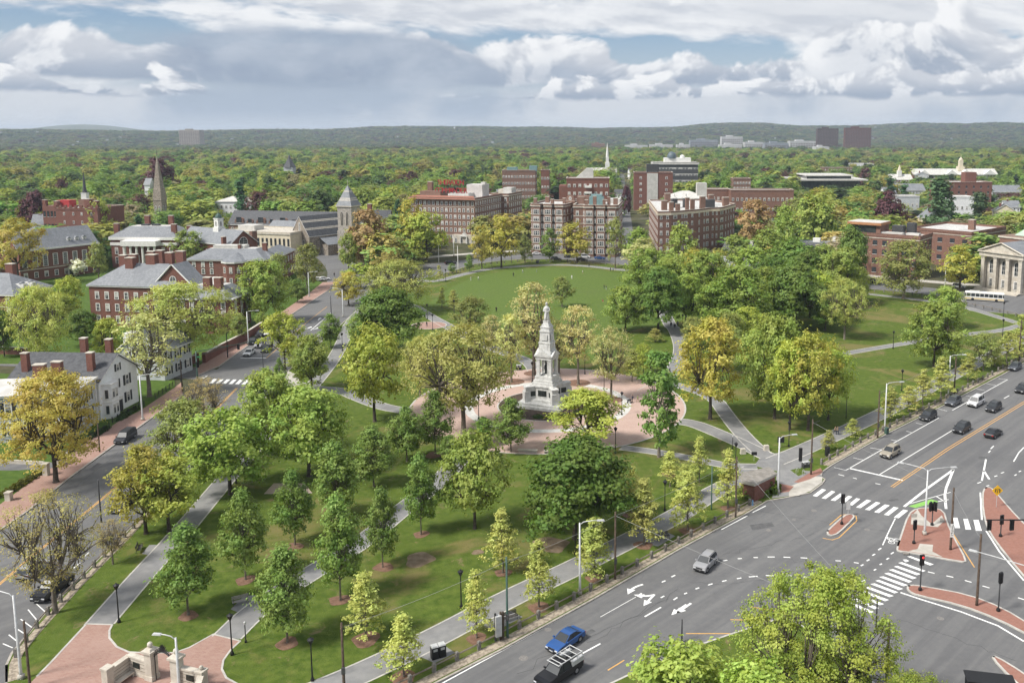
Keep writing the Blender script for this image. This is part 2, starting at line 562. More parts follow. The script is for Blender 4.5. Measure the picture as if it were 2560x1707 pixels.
# road surface of the square and the streets around the common
road = MB().add([(*p, 0) for p in [(-72, 40), (170, 40), (330, 190), (330, 330), (175, 300), (130, 312), (88, 345), (40, 402), (-30, 415), (-84, 372), (-104, 330), (-90, 185), (-82, 60)]],
    [tuple(range(13))], M_ASPH).build('road', kind='structure', label='grey asphalt road of the square and streets around the common')
up_street = MB()
strip(up_street, smooth_line([(10, 396), (13.5, 489), (18, 737), (28, 1230)]), 11, -.05, .004, M_ASPH)
up_street.build('road', kind='structure', label='straight street running away between the apartment buildings')
gs = MB()
strip(gs, smooth_line([(-94, 320), (-112, 380), (-150, 450), (-230, 560)]), 13, -.05, .006, M_ASPH)
gs.build('road', kind='structure', label='street bending away past the stone church')
ms = MB()
strip(ms, smooth_line([(-91.59, 200.91), (-100.47, 203.51), (-112.43, 206.18), (-133.61, 211.71), (-149.68, 213.86), (-170.93, 217.54)]), 8.5, -.05, .008, M_ASPH)
ms.build('road', kind='structure', label='narrow side street beside the white clapboard house')
def slab(name, poly, z, m, kerb=True, label=None, side=None, parent=None):
 o = MB().prism(poly, -.05, z, side or M_KERB, m).build(name, parent, kind='structure' if parent is None else None, label=label)
 if kerb:
  k = MB()
  ring = poly + poly[:2]
  strip(k, ring, .26, -.04, z + .012, M_KERB)
  k.build('kerb', o)
 return o
ZL = .13
COMMON = [(-61.13, 83.74), (-63.14, 86.75), (-64.01, 88.91), (-64.66, 92.92), (-65.41, 96.80), (-65.99, 103.67), (-66.63, 110.05), (-66.97, 116.52), (-68.20, 127.14),
    (-69.5, 150), (-71.5, 180)] + [(-72, 187), (-74, 196), (-76, 240), (-78.5, 290), (-79, 315), (-77, 328), (-72, 336)] + \
   [(-65.71, 345.39), (-60.87, 358.73), (-55.00, 377.45), (-43.40, 388.70), (-33.89, 393.38), (-17.09, 391.02), (-3.74, 384.12), (5.95, 377.45), (45, 355),
    (96.76, 316.70), (116.10, 304.75), (123.07, 294.99), (118, 276), (150, 262), (151, 258),
    (104.75, 211.71), (95.84, 202.21), (71.44, 177.05), (54.14, 159.73), (39.70, 144.00), (37.10, 140.68), (36.38, 138.76), (36.79, 137.50),
    (35.85, 135.66), (33.10, 132.11), (28.98, 130.27), (25.77, 129.05), (21.57, 124.26), (10.89, 113.20), (-1.03, 99.95), (-10.67, 89.74), (-16.88, 83.74), (-30, 68), (-55, 62), (-62, 72)]
LAWN = slab('lawn', COMMON, ZL, M_LAWN, True, 'mown grass of the common crossed by paths')
Z1 = ZL + .012
# ball field: smoother, deeper green turf
bf = smooth_line([(-57.30, 279.62), (-55.78, 315.15), (-49.90, 341.75), (-40.12, 358.73), (-28.53, 366.82), (-12.97, 368.07), (-0.45, 360.72), (8.53, 350.99), (30, 330), (30, 260), (3.94, 247.23), (5.09, 206.18), (-9.92, 223.68), (-33.27, 256.06), (-52.13, 288.27)], 2, True)
MB().prism(bf, ZL - .02, ZL + .006, M_FIELD).build('ball_field', kind='structure', label='green ball field beyond the monument')
# paths: ribbons with pale stone edging
def path(pts, w, label, edge=True, m=None, z=0., k=2):
 pts = smooth_line(pts, k)
 o = strip(MB(), pts, w, ZL - .02, Z1 + z, m or M_PATH).build('path', kind='structure', label=label)
 if edge:
  for s in (1, -1):
   strip(MB(), offset(pts, s * (w / 2 + .09)), .2, ZL - .02, Z1 + z + .02, M_EDGE).build('edging', o)
 return o
path([(-57.63, 94.50), (-58.49, 104.59), (-59.16, 116.07), (-60.45, 129.60), (-61.42, 140.03), (-62.52, 156.48), (-63.42, 173.11), (-63.93, 186.58), (-67.13, 220.57), (-75.48, 259.27), (-76.48, 287.10), (-73, 320)], 3.1, 'asphalt path along the left street side of the common')
path([(-41.85, 91.80), (-41.08, 96.96), (-39.29, 101.69), (-36.95, 106.87), (-32.71, 115.17), (-29.75, 125.82), (-26.22, 135.70), (-24.23, 147.47), (-21.81, 156.48)], 3.3, 'asphalt path from the stone gate to the brick plaza', z=.003)
path([(-31.51, 79.91), (-25.52, 84.69), (-18.52, 91.74), (-11.43, 99.95), (-2.28, 108.84), (11.67, 123.75), (17.19, 131.57), (23.30, 137.85), (25.96, 141.99)], 3.6, 'asphalt path along the road side of the common', z=.002)
path([(30.11, 145.37), (37.24, 151.85), (55.77, 170.27), (66.47, 182.23), (77.58, 194.69), (101.56, 220.57), (125.22, 246.19), (148, 258)], 3.6, 'asphalt path along the upper right road fence', z=.004)
path([(3.80, 152.22), (9.79, 149.99), (14.68, 147.47), (17.66, 145.71), (21.89, 143.19), (26.63, 142.99)], 2.2, 'narrow path from the plaza to the kiosk', z=.005)
path([(12.28, 166.61), (17.45, 166.61), (22.11, 160.14), (26.32, 153.36), (29.49, 147.47)], 3.4, 'path from the plaza to the corner crossing', z=.006)
path([(28.72, 148.90), (26.81, 158.09), (25.36, 171.21), (24.52, 183.30), (16.18, 193.49), (12.23, 194.69)], 3.0, 'path splitting off toward the golden maple', z=.007)
path([(9.80, 186.58), (15.02, 195.91), (19.47, 211.71), (21.75, 228.51), (21.59, 250.05), (20.54, 253.11), (20, 300), (40, 345)], 3.6, "walkers' path under the trees right of the monument", z=.008)
path([(45.35, 211.71), (57.81, 217.54), (68.25, 223.68), (84.13, 232.70), (102.54, 242.45), (115.93, 247.14), (128.45, 258.13)], 2.6, 'pale path across the right lawn', z=.009)
path([(92.76, 306.78), (109.97, 293.65), (118.62, 284.06), (124.69, 257.18)], 2.6, 'path along the far fence of the right lawn', z=.002)
path([(-71, 335), (-62.96, 330.60), (-56.48, 346.50), (-46.88, 363.95), (-32.11, 372.27), (-16.45, 376.14), (-2.35, 370.16), (8.74, 359.93), (45, 346), (92, 309)], 3.4, 'curved path around the far rim of the ball field', z=.003)
path([(-75.16, 289.69), (-62.70, 286.99), (-53.12, 267.84), (-44.01, 252.02), (-33.01, 231.85), (-23.85, 220.57), (-17.08, 211.71), (-14.85, 200.91)], 3.4, 'path from the upper left street to the plaza', z=.010)
path([(-70.23, 193.49), (-62.71, 188.83), (-57.37, 188.26), (-50.58, 181.17), (-44.49, 175.56), (-40.09, 173.60)], 3.2, 'path from the left crosswalk to the plaza', z=.011)
# bench pads beside the paths
for pts in ([(-61.60, 111.71), (-61.91, 114.29), (-60.28, 114.29), (-58.79, 110.87)], [(-43.87, 97.78), (-43.50, 100.81), (-41.94, 100.99), (-40.13, 98.60), (-42.00, 96.64)],
   [(-13.57, 94.44), (-11.89, 93.16), (-9.03, 96.06), (-10.64, 97.45)], [(6.18, 114.73), (7.96, 113.85), (10.55, 116.98), (9.11, 118.60)],
   [(-19.65, 88.36), (-17.64, 87.02), (-15.74, 88.91), (-17.48, 90.59)]):
 MB().prism(pts, ZL - .02, Z1 + .005, M_PATH).build('path', kind='structure', label='small asphalt pad beside a path')
# plaza
PC = (-10.8, 177.3)
plaza = MB().prism(circle(PC, 28.5, 72), ZL - .02, Z1 + .02, M_EDGE, M_PLAZA).build('plaza', kind='structure', label='round pink brick plaza around the monument')
def ring(name, r0, r1, z, m, parent, c=PC, n=72):
 a, b2 = circle(c, r0, n), circle(c, r1, n)
 return MB().add([(*p, z) for p in a] + [(*p, z) for p in b2], [(i, n + i, n + (i + 1) % n, (i + 1) % n)[::-1] for i in range(n)], m).build(name, parent)
ring('paving_ring', 15.4, 17.3, Z1 + .026, mat('pale_paving', (.50, .49, .465), (.60, .59, .56), 1.5, .85, big=((.40, .39, .37), .4, .5, .75, .5)), plaza)
ring('edging', 28.3, 28.65, Z1 + .03, M_EDGE, plaza)
ring('edging', 10.3, 10.6, Z1 + .04, M_EDGE, plaza)
bed = MB().prism(circle(PC, 10.3, 48), ZL, Z1 + .05, M_EDGE, mat('bed_soil', (.045, .032, .025), (.085, .06, .045), 2, .95, .6)).build('planting_bed', plaza)
# gate forecourt in brick
fore = [(-59.17, 94.59), (-56.10, 94.44), (-55.77, 93.22), (-54.95, 91.74), (-53.18, 90.02), (-51.36, 89.04), (-49.17, 88.85), (-46.30, 88.91), (-45.14, 89.88), (-43.67, 92.48), (-40.05, 91.16),
  (-40.41, 89.46), (-40.41, 87.55), (-39.90, 85.97), (-38.79, 84.44), (-36.50, 82.96), (-31.56, 80.14), (-48.34, 76.22), (-58.50, 80.14), (-58.60, 84.69), (-58.66, 87.02)]
fo = MB().prism(fore, ZL - .02, Z1 + .014, M_EDGE, M_PAVER).build('pavement', kind='structure', label='red brick forecourt at the stone gate')
for a, b2 in ((0, 2), (1, 11), (10, 17)):
 strip(MB(), fore[a:b2], .22, ZL - .02, Z1 + .03, M_EDGE).build('edging', fo)
strip(MB(), [(-58.66, 87.02), (-59.17, 94.59)], .22, ZL - .02, Z1 + .03, M_EDGE).build('edging', fo)
strip(MB(), [(-58.60, 84.69), (-58.66, 87.02)], .22, ZL - .02, Z1 + .03, M_EDGE).build('edging', fo)
# small brick circle by the upper left path
ub = MB().prism(circle((-50.46, 254.02), 5.2, 32), ZL - .02, Z1 + .016, M_EDGE, M_PAVER).build('pavement', kind='structure', label='small round brick paving beside the field path')
ring('edging', 5.0, 5.3, Z1 + .026, M_EDGE, ub, (-50.46, 254.02), 32)
# corner paving by the kiosk and by the left crosswalk
cp = MB().prism([(28.72, 148.90), (33.05, 149.63), (37.06, 151.10), (37.42, 148.18), (33.29, 141.33), (36.61, 140.68), (36.44, 137.81), (35.97, 136.15), (33.21, 132.58), (29.06, 130.61), (26.61, 129.88), (27.69, 133.02), (29.64, 141.04), (26.19, 143.32)], ZL - .02, Z1 + .013, M_KERB, M_PATH)
MB().prism([(30.34, 134.46), (32.10, 135.96), (35.16, 138.76), (36.59, 138.44), (36.00, 136.27), (33.24, 132.69), (30.96, 130.86), (29.42, 130.69)], ZL, Z1 + .018, M_KERB, M_CONC).build('pavement', kind='structure', label='pale concrete ramp at the corner crossing')
cp.build('pavement', kind='structure', label='grey corner pavement beside the brick kiosk')
for pl in ([(31.44, 136.27), (35.05, 140.36), (37.26, 142.32), (37.23, 140.68), (36.62, 139.71), (34.37, 137.50), (32.10, 135.96)], [(27.69, 131.86), (28.81, 135.70), (31.06, 134.50), (29.77, 132.32)]):
 MB().prism(pl, ZL, Z1 + .022, M_KERB, M_ISLE).build('pavement', kind='structure', label='brick patch in the corner pavement')
MB().prism([(31.93, 141.33), (33.51, 142.32), (34.23, 140.03), (32.72, 138.76)], ZL, Z1 + .03, M_EDGE, M_LAWN).build('lawn', kind='structure', label='tiny grass patch by the bike racks at the corner')
MB().prism([(-75.25, 200.91), (-75.25, 204.84), (-71.43, 200.91), (-65.33, 188.83), (-66.20, 186.58), (-72.24, 193.49)], ZL, Z1 + .013, M_KERB, M_CONC).build('pavement', kind='structure', label='concrete corner by the left crosswalk')
# cobble strip between road fence and kerb
mk = [(-18.80, 82.00), (-16.91, 83.94), (-10.70, 89.94), (-1.03, 100.19), (10.92, 113.50), (21.62, 124.57), (24.98, 128.50)]
strip(MB(), offset(mk, .75), 1.25, ZL - .02, Z1 + .012, M_RUBBLE).build('pavement', kind='structure', label='tan cobbled strip along the road fence')
mk2 = [(38.86, 143.19), (54.30, 160.22), (71.71, 177.76), (105.29, 212.85), (150, 259)]
strip(MB(), offset(mk2, .8), 1.3, ZL - .02, Z1 + .013, M_RUBBLE).build('pavement', kind='structure', label='tan cobbled strip along the upper right road')
lk = [(-61.05, 83.74), (-62.90, 86.75), (-63.68, 88.77), (-64.36, 92.71), (-65.69, 103.48), (-66.65, 116.29), (-67.90, 126.98)]
strip(MB(), offset(lk, -.5), .9, ZL - .02, Z1 + .011, M_RUBBLE).build('pavement', kind='structure', label='stone strip along the left street fence')
# mulch rings and bare patches
for p, r in (((-48.25, 96.32), 1.1), ((-44.79, 104.59), 1.2), ((-41.83, 113.85), 1.2), ((-34.67, 90.73), 1.2), ((-28.21, 108.04), 1.3), ((-31.48, 99.78), 1.3), ((-25.18, 117.44), 1.1), ((-12.45, 106.48), 1.1), ((-13.77, 91.60), 1.1),
    ((-26.10, 91.45), 1.5), ((-20.39, 84.44), 1.3), ((-7.27, 98.10), 1.2), ((-0.74, 105.15), 1.1), ((5.94, 114.07), 1.3), ((12.43, 118.60), 1.2), ((19.30, 126.08), 1.1), ((-38.44, 122.23), 1.1), ((-29.09, 148.54), 1.6), ((-25.98, 161.39), 4.2), ((4.55, 123.75), 1.1), ((11.46, 139.39), 1.2)):
 pts = [(p[0] + r * (1 + .16 * sin(3 * a + p[0])) * cos(a), p[1] + r * (1 + .16 * cos(2 * a + p[1])) * sin(a)) for a in [i * .3927 for i in range(16)]]
 MB().prism(pts, ZL, ZL + .03, M_MULCH).build('mulch_ring', LAWN)
for p, r in (((-4.94, 193.49), 2.8), ((2.44, 180.64), 2.4), ((-19.78, 194.45), 2.6), ((-15.59, 201.56), 2.4)):
 MB().prism(circle(p, r, 20), ZL, Z1 + .05, M_EDGE, M_MULCH).build('mulch_ring', plaza)
for p, r in (((-23.99, 110.05), 1.9), ((-16.53, 112.22), .8), ((-6.65, 114.29), 2.4)):
 pts = [(p[0] + r * (1 + .22 * sin(3 * a + p[0])) * cos(a), p[1] + r * (1 + .2 * cos(2 * a + p[1])) * sin(a)) for a in [i * .3927 for i in range(16)]]
 MB().prism(pts, ZL - .02, ZL + .008, mat('bare_soil', (.17, .125, .08), (.23, .175, .12), 1.5, .95)).build('bare_patch', LAWN)
MB().prism([(-52.69, 131.57), (-52.69, 135.70), (-47.68, 135.70), (-45.24, 131.86)], ZL, ZL + .05, M_EDGE, mat('pink_slab', (.42, .33, .28), (.5, .4, .34), 1.5, .85)).build('pavement', kind='structure', label='flat pinkish stone slab set in the lawn')
# left street side: brick sidewalk, house plots, college ground
LKERB = [(-84.78, 110.46), (-85.67, 119.08), (-85.76, 125.10), (-87.25, 138.76), (-88.32, 154.13), (-89.74, 177.05), (-90.51, 184.92)]
SIDE_IN = [(-91.47, 119.79), (-91.46, 127.65), (-92.85, 140.68), (-93.69, 147.82), (-94.52, 156.48), (-94.34, 163.10), (-94.54, 166.61), (-93.85, 173.11), (-94.69, 189.97)]
s1 = slab('pavement', LKERB + [(-95.26, 194.69)] + SIDE_IN[::-1], .13, M_PAVER, False, 'brick sidewalk in front of the white houses')
strip(MB(), LKERB, .3, -.04, .15, M_KERB).build('kerb', s1)
slab('lawn', SIDE_IN + [(-97.53, 195.91), (-118, 196), (-150, 204), (-200, 200), (-220, 110), (-150, 95)], .12, M_YARD, False, 'garden ground around the white houses')
LK2 = [(-94.08, 200.28), (-93.18, 206.18), (-92.64, 208.22), (-93.74, 225.27), (-96.56, 268.96), (-98.32, 316.55), (-99.79, 321.42), (-100.5, 332)]
SI2 = [(-97.72, 207.53), (-98.01, 213.86), (-96.96, 235.28), (-100.66, 270.10), (-103.19, 307.52), (-105.5, 330)]
s2 = slab('pavement', LK2 + SI2[::-1], .13, M_PAVER, False, 'brick sidewalk beside the college wall')
strip(MB(), LK2, .3, -.04, .15, M_KERB).build('kerb', s2)
slab('lawn', SI2[:6] + [(-160, 400), (-240, 430), (-300, 330), (-300, 220), (-200, 213), (-118, 209)], .12, M_YARD, False, 'bright college lawn between the brick halls')
dw = MB()
strip(dw, smooth_line([(-92.65, 142.36), (-95.24, 143.70), (-99.12, 142.69), (-107.59, 144.04), (-112, 140)]), 3.4, .1, .14, M_ASPH)
dw.build('path', kind='structure', label='curved driveway beside the golden street tree')
# far pavement past the ball field and the right-hand block
strip(MB(), smooth_line([(-90, 392), (-40, 425), (15, 421), (55, 396), (100, 352), (140, 322), (190, 306)]), 5, -.04, .13, M_CONC).build('pavement', kind='structure', label='far pavement in front of the apartment buildings')
# a farther ridge beyond the left hills
rd = MB()
n = 40
pv = []
for i in range(n + 1):
 a = radians(-36 + 14 * i / n)
 h_ = 105 * math.exp(-((i / n - .42) / .26) ** 2) + 40
 for d_, f_ in ((8600, 0), (9300, .7), (9900, 1.), (11000, .6), (12000, 0)):
  pv.append((d_ * sin(a), d_ * cos(a), -.1 + h_ * f_))
rd.add(pv, [(i * 5 + k, (i + 1) * 5 + k, (i + 1) * 5 + k + 1, i * 5 + k + 1)[::-1] for i in range(n) for k in range(4)], mat('far_wood', (.05, .07, .03), (.09, .10, .05), .004, .95))
rd.build('hill', None, True, kind='structure', label='far bluish ridge on the left skyline')
# ------------------------------------------------------------------ trees
# kind: height, crown width, crown base (fraction), shape, lobes, lobe radius, leaves per lobe, leaf size, limb share, bark
TK = {
 'maple':    (12, 10, .26, 'round', 84, 1.0, 82, .205, .7, 0),
 'maple2':   (12, 10, .22, 'round', 92, 1.08, 98, .205, .6, 0),
 'dense':    (13, 13, .25, 'dome', 125, 1.3, 150, .23, .35, 0),
 'zelkova':  (10, 6, .22, 'egg', 105, .70, 66, .15, .9, 1),
 'pinoak':   (8, 4.4, .20, 'cone', 135, .36, 24, .11, 1., 1),
 'elm':      (18, 20, .28, 'vase', 225, 1.2, 66, .19, .9, 1),
 'soft':     (12, 10, .20, 'round', 98, 1.0, 74, .18, .8, 1),
 'gold':     (14, 11, .22, 'round', 98, 1.0, 74, .195, .8, 0),
 'gold2':    (16, 17, .26, 'dome', 180, 1.1, 95, .165, .8, 0),
 'pale':     (15, 10, .28, 'vase', 110, .85, 34, .17, 1., 1),
 'sparse':   (13, 12, .26, 'vase', 210, .72, 30, .095, 1., 1),
 'bronze':   (18, 14, .14, 'round', 110, 1.3, 110, .32, .4, 0),
 'scraggly': (16, 8, .18, 'round', 46, .95, 95, .28, .7, 1),
 'blossom':  (6, 6, .2, 'round', 40, .8, 60, .24, .5, 0),
 'conifer':  (12, 5, .06, 'spire', 90, .7, 60, .26, .2, 0),
 'pine':     (22, 12, .1, 'pine', 120, 1.5, 90, .36, .4, 0),
 'copper':   (14, 14, .08, 'dome', 110, 1.5, 120, .32, .2, 0),
 'feature':  (17, 17, .12, 'round', 300, .95, 125, .135, .9, 1),
}
TCOL = {'maple': (.122, .144, .024), 'maple2': (.090, .118, .024), 'dense': (.046, .074, .014), 'zelkova': (.064, .096, .021), 'pinoak': (.142, .152, .042),
  'elm': (.142, .150, .042), 'soft': (.092, .106, .03), 'gold': (.145, .136, .027), 'gold2': (.145, .128, .028), 'pale': (.172, .170, .07), 'sparse': (.135, .115, .045),
  'bronze': (.125, .085, .040), 'scraggly': (.06, .105, .022), 'blossom': (.26, .26, .235), 'conifer': (.022, .048, .02), 'pine': (.035, .058, .026), 'feature': (.102, .126, .022), 'copper': (.040, .016, .020)}
def crown_point(shape, rng, h, w, cb, ph=0.):
 """a lobe centre inside the crown, mostly near its surface"""
 z0 = h * cb
 H = h - z0
 while True:
  t = rng.random() ** .8
  if shape == 'cone':
   t = rng.random()
   r = (1 - t) ** .85 * .5 * (.78 + .3 * (sin(t * 44) > 0)) + .03
  elif shape == 'spire':
   t = rng.random()
   r = (1 - t) * .5 + .02
  elif shape == 'pine':
   r = .5 * (1 - t) ** .5 * (.75 + .25 * sin(t * 30))
  elif shape == 'egg':
   t = rng.random()
   r = .5 * (1 - abs((t - .36) / (.64 if t > .36 else .5)) ** 2.2) * (1 if t > .36 else .97)
  elif shape == 'oval':
   r = .5 * sqrt(max(0, 1 - (2 * t - .84) ** 2 / 1.35 ** 2)) * (.55 + .45 * min(1, t * 2.5))
  elif shape == 'dome':
   r = .5 * sqrt(max(0, 1 - max(0, (t - .25) / .75) ** 2)) * (.8 + .2 * min(1, t * 4))
  elif shape == 'vase':
   r = .5 * sqrt(max(0, 1 - max(0, (t - .45) / .55) ** 2)) * (.45 + .55 * min(1, t * 2))
  else:
   r = .5 * sqrt(max(0, 1 - (2 * t - .9) ** 2 / 1.12 ** 2))
  k = rng.random() ** .45
  if r > 0:
   break
 a = rng.random() * 2 * pi
 wob = 1 + (0 if shape in ('cone', 'egg', 'spire') else 1) * (.2 * sin(2 * a + w + 7 * ph) + .13 * sin(5 * a + 9 * t + ph))
 return np.array((cos(a) * r * k * w * wob, sin(a) * r * k * w * wob, z0 + t * H))
def leaf_cards(c, nrm, size, rng):
 """diamond leaf-spray faces at points c facing nrm"""
 n = len(c)
 ref = rng.standard_normal((n, 3))
 t = np.cross(nrm, ref)
 t /= np.linalg.norm(t, axis=1, keepdims=True) + 1e-9
 bb = np.cross(nrm, t)
 s = (size * (.65 + .8 * rng.random(n)))[:, None]
 k = (.45 + .4 * rng.random(n))[:, None]
 v = np.stack((c - t * s, c - bb * s * k + nrm * s * .18, c + t * s, c + bb * s * k + nrm * s * .18), 1)
 return v.reshape(-1, 3)
def np_mesh(name, v, nq, mats, tint):
 me = bpy.data.meshes.new(name)
 me.vertices.add(len(v))
 me.vertices.foreach_set('co', v.astype(np.float32).ravel())
 me.loops.add(nq * 4)
 me.loops.foreach_set('vertex_index', np.arange(nq * 4, dtype=np.int32))
 me.polygons.add(nq)
 me.polygons.foreach_set('loop_start', np.arange(0, nq * 4, 4, dtype=np.int32))
 for m in mats:
  me.materials.append(m)
 a = me.attributes.new('tint', 'FLOAT', 'FACE')
 a.data.foreach_set('value', tint.astype(np.float32))
 me.update(calc_edges=True)
 return me
def tree_meshes(kind, seed, lod=1., leafmat=None):
 h, w, cb, shape, nl, lr, nleaf, ls, limb, bark = TK[kind]
 rng = np.random.default_rng(seed)
 if lod < 1:
  nl = max(14, int(nl * lod ** .45))
  nleaf = max(9, int(nleaf * lod ** .6))
  ls = ls / lod ** .42
  lr = lr * (1.12 if lod > .3 else 1.45)
 lobes = np.array([crown_point(shape, rng, h, w - lr * 1.1, cb, seed % 97) for _ in range(nl)])
 tb = M_BARK2 if bark else M_BARK
 mb = MB()
 r0 = (.018 * h + .012 * w) * (.55 if kind in ('zelkova', 'pinoak') else .85)
 ns = 7 if lod == 1 else 5
 lean = rng.normal(0, .02, 2) * h * (2 if kind in ('scraggly', 'gold', 'pale') else 1)
 top = h * (.93 if shape in ('cone', 'spire', 'oval', 'egg') else cb + (1 - cb) * .5)
 def trunk(z):
  t = z / h
  return np.array((lean[0] * t * t + .05 * sin(z * .9) * (z > .5), lean[1] * t * t, z))
 zs = [-.15, .25, h * cb * .5, h * cb, h * cb + (top - h * cb) * .5, top]
 mb.tube([trunk(z) for z in zs], [r0 * 1.55, r0, r0 * .82, r0 * .7, r0 * .42, r0 * .1], tb, ns, False)
 order = np.argsort(-np.linalg.norm(lobes[:, :2], axis=1))
 nb = int(nl * limb * (1 if lod == 1 else .4))
 forks = {}
 for j in order[:nb]:
  p = lobes[j]
  rr = hypot(p[0], p[1])
  if shape in ('cone', 'spire'):
   z = max(h * cb * .8, p[2] - .12 * rr)
  elif shape in ('vase', 'oval', 'egg'):
   z = h * cb * (.75 + .5 * rng.random()) + (p[2] - h * cb) * (.15 if shape == 'vase' else .3)
  else:
   z = h * cb * .8 + max(0, p[2] - h * cb) * (.2 + .3 * rng.random())
  z = min(z, top * .95)
  a = trunk(z)
  # shared limbs: lobes in the same sector start from a common fork
  if shape in ('vase', 'round', 'dome'):
   key = int((atan2(p[1], p[0]) + pi) / (2 * pi) * 6.99)
   if key not in forks:
    f = a * .55 + p * .45
    f[2] += .03 * h
    forks[key] = f
    mb.tube([a, a * .5 + f * .5 + np.array((0, 0, -.02 * h)), f], [r0 * .5, r0 * .4, r0 * .3], tb, 5, False)
   f = forks[key]
   mid = f * .5 + p * .5 + rng.normal(0, .03 * w, 3)
   mb.tube([f, mid, p], [r0 * .26, r0 * .17, r0 * .06], tb, 4 if lod == 1 else 3, False)
  else:
   mid = a * .5 + p * .5 + rng.normal(0, .015 * w, 3)
   mb.tube([a, mid, p], [r0 * .28, r0 * .17, r0 * .05], tb, 4 if lod == 1 else 3, False)
 tm = mb.mesh('trunk', True)
 # foliage: each lobe a cloud of leaf faces, thinned and sized at random
 C, N, T = [], [], []
 lrs = lr * (.7 + .65 * rng.random(nl))
 for j, p in enumerate(lobes):
  n = max(5, int(nleaf * (lrs[j] / lr) ** 2))
  # leaves ride on a few twigs that fan out of the lobe, so its edge stays ragged
  nt = 7 if lod > .3 else 4
  ax = np.array((p[0], p[1], (p[2] - h * cb) * .6))
  ax /= np.linalg.norm(ax) + 1e-9
  tw = rng.standard_normal((nt, 3)) + ax * .55
  tw /= np.linalg.norm(tw, axis=1, keepdims=True)
  tw *= (.7 + .75 * rng.random((nt, 1)))
  flat = 1.05 if lod < .3 else .6 if shape in ('cone', 'vase', 'dome') else .78
  g = rng.standard_normal((n, 3))
  s_ = rng.random(n)[:, None] ** .6
  c = p + (tw[rng.integers(0, nt, n)] * s_ * 1.05 + g * .27) * lrs[j] * np.array((1.1, 1.1, flat))
  d = c - p
  d /= np.linalg.norm(d, axis=1, keepdims=True) + 1e-9
  if kind == 'elm':
   c[:, 2] -= .55 * np.maximum(0, np.linalg.norm(c[:, :2], axis=1) / (w / 2) - .5) * rng.random(n) * 5
  cd = c - np.array((0, 0, h * (cb + (1 - cb) * .4)))
  cd /= np.linalg.norm(cd, axis=1, keepdims=True) + 1e-9
  nr = d * .6 + cd * (.35 if lod == 1 else .6) + np.array((0, 0, .5)) + rng.standard_normal((n, 3)) * (.4 if lod == 1 else .25)
  nr /= np.linalg.norm(nr, axis=1, keepdims=True)
  C.append(c)
  N.append(nr)
  T.append(np.clip(.5 + rng.normal(0, .16) + rng.normal(0, .17, n), 0, 1))
 C, N, T = np.concatenate(C), np.concatenate(N), np.concatenate(T)
 keep = C[:, 2] > .35
 C, N, T = C[keep], N[keep], T[keep]
 cm = np_mesh('crown', leaf_cards(C, N, ls, rng), len(C), [leafmat or M_LEAF], T)
 return tm, cm
TPROTO = {}
def get_proto(kind, var, lod=1.):
 k = (kind, var, lod)
 if k not in TPROTO:
  TPROTO[k] = tree_meshes(kind, sum(map(ord, kind)) * 7 + var * 31, lod)
 return TPROTO[k]
TNAME = {'maple': 'maple_tree', 'maple2': 'maple_tree', 'dense': 'maple_tree', 'zelkova': 'young_tree', 'pinoak': 'pin_oak', 'elm': 'elm_tree', 'soft': 'leafy_tree', 'gold': 'golden_tree',
   'gold2': 'golden_tree', 'pale': 'budding_tree', 'sparse': 'budding_tree', 'bronze': 'oak_tree', 'scraggly': 'leaning_tree', 'blossom': 'blossom_tree', 'conifer': 'evergreen_tree', 'pine': 'pine_tree', 'copper': 'copper_beech', 'feature': 'maple_tree'}
RT = random.Random(5)
LEAF_GAIN = 3.1
def tree(kind, x, y, h, w, label, group=None, lod=1., nvar=3, col=None, z=.1, pk=None):
 pk = pk or kind
 w *= {'pinoak': 1.25, 'zelkova': .98, 'maple2': .96, 'dense': 1.04}.get(kind, 1.)
 tm, cm = get_proto(pk, RT.randrange(nvar), lod)
 h0, w0 = TK[pk][0], TK[pk][1]
 e = ob(TNAME.get(kind, kind), None, None, (x, y, z), RT.random() * 6.28, (w / w0, w / w0, h / h0), label, 'tree', group)
 e.empty_display_size = .5
 ob('trunk', tm, e)
 c = ob('crown', cm, e)
 b = col or TCOL[kind]
 k = RT.uniform(.86, 1.16) * LEAF_GAIN
 g = RT.uniform(.94, 1.07)
 c.color = (b[0] * k, b[1] * k * g, b[2] * k, 1)
 return e
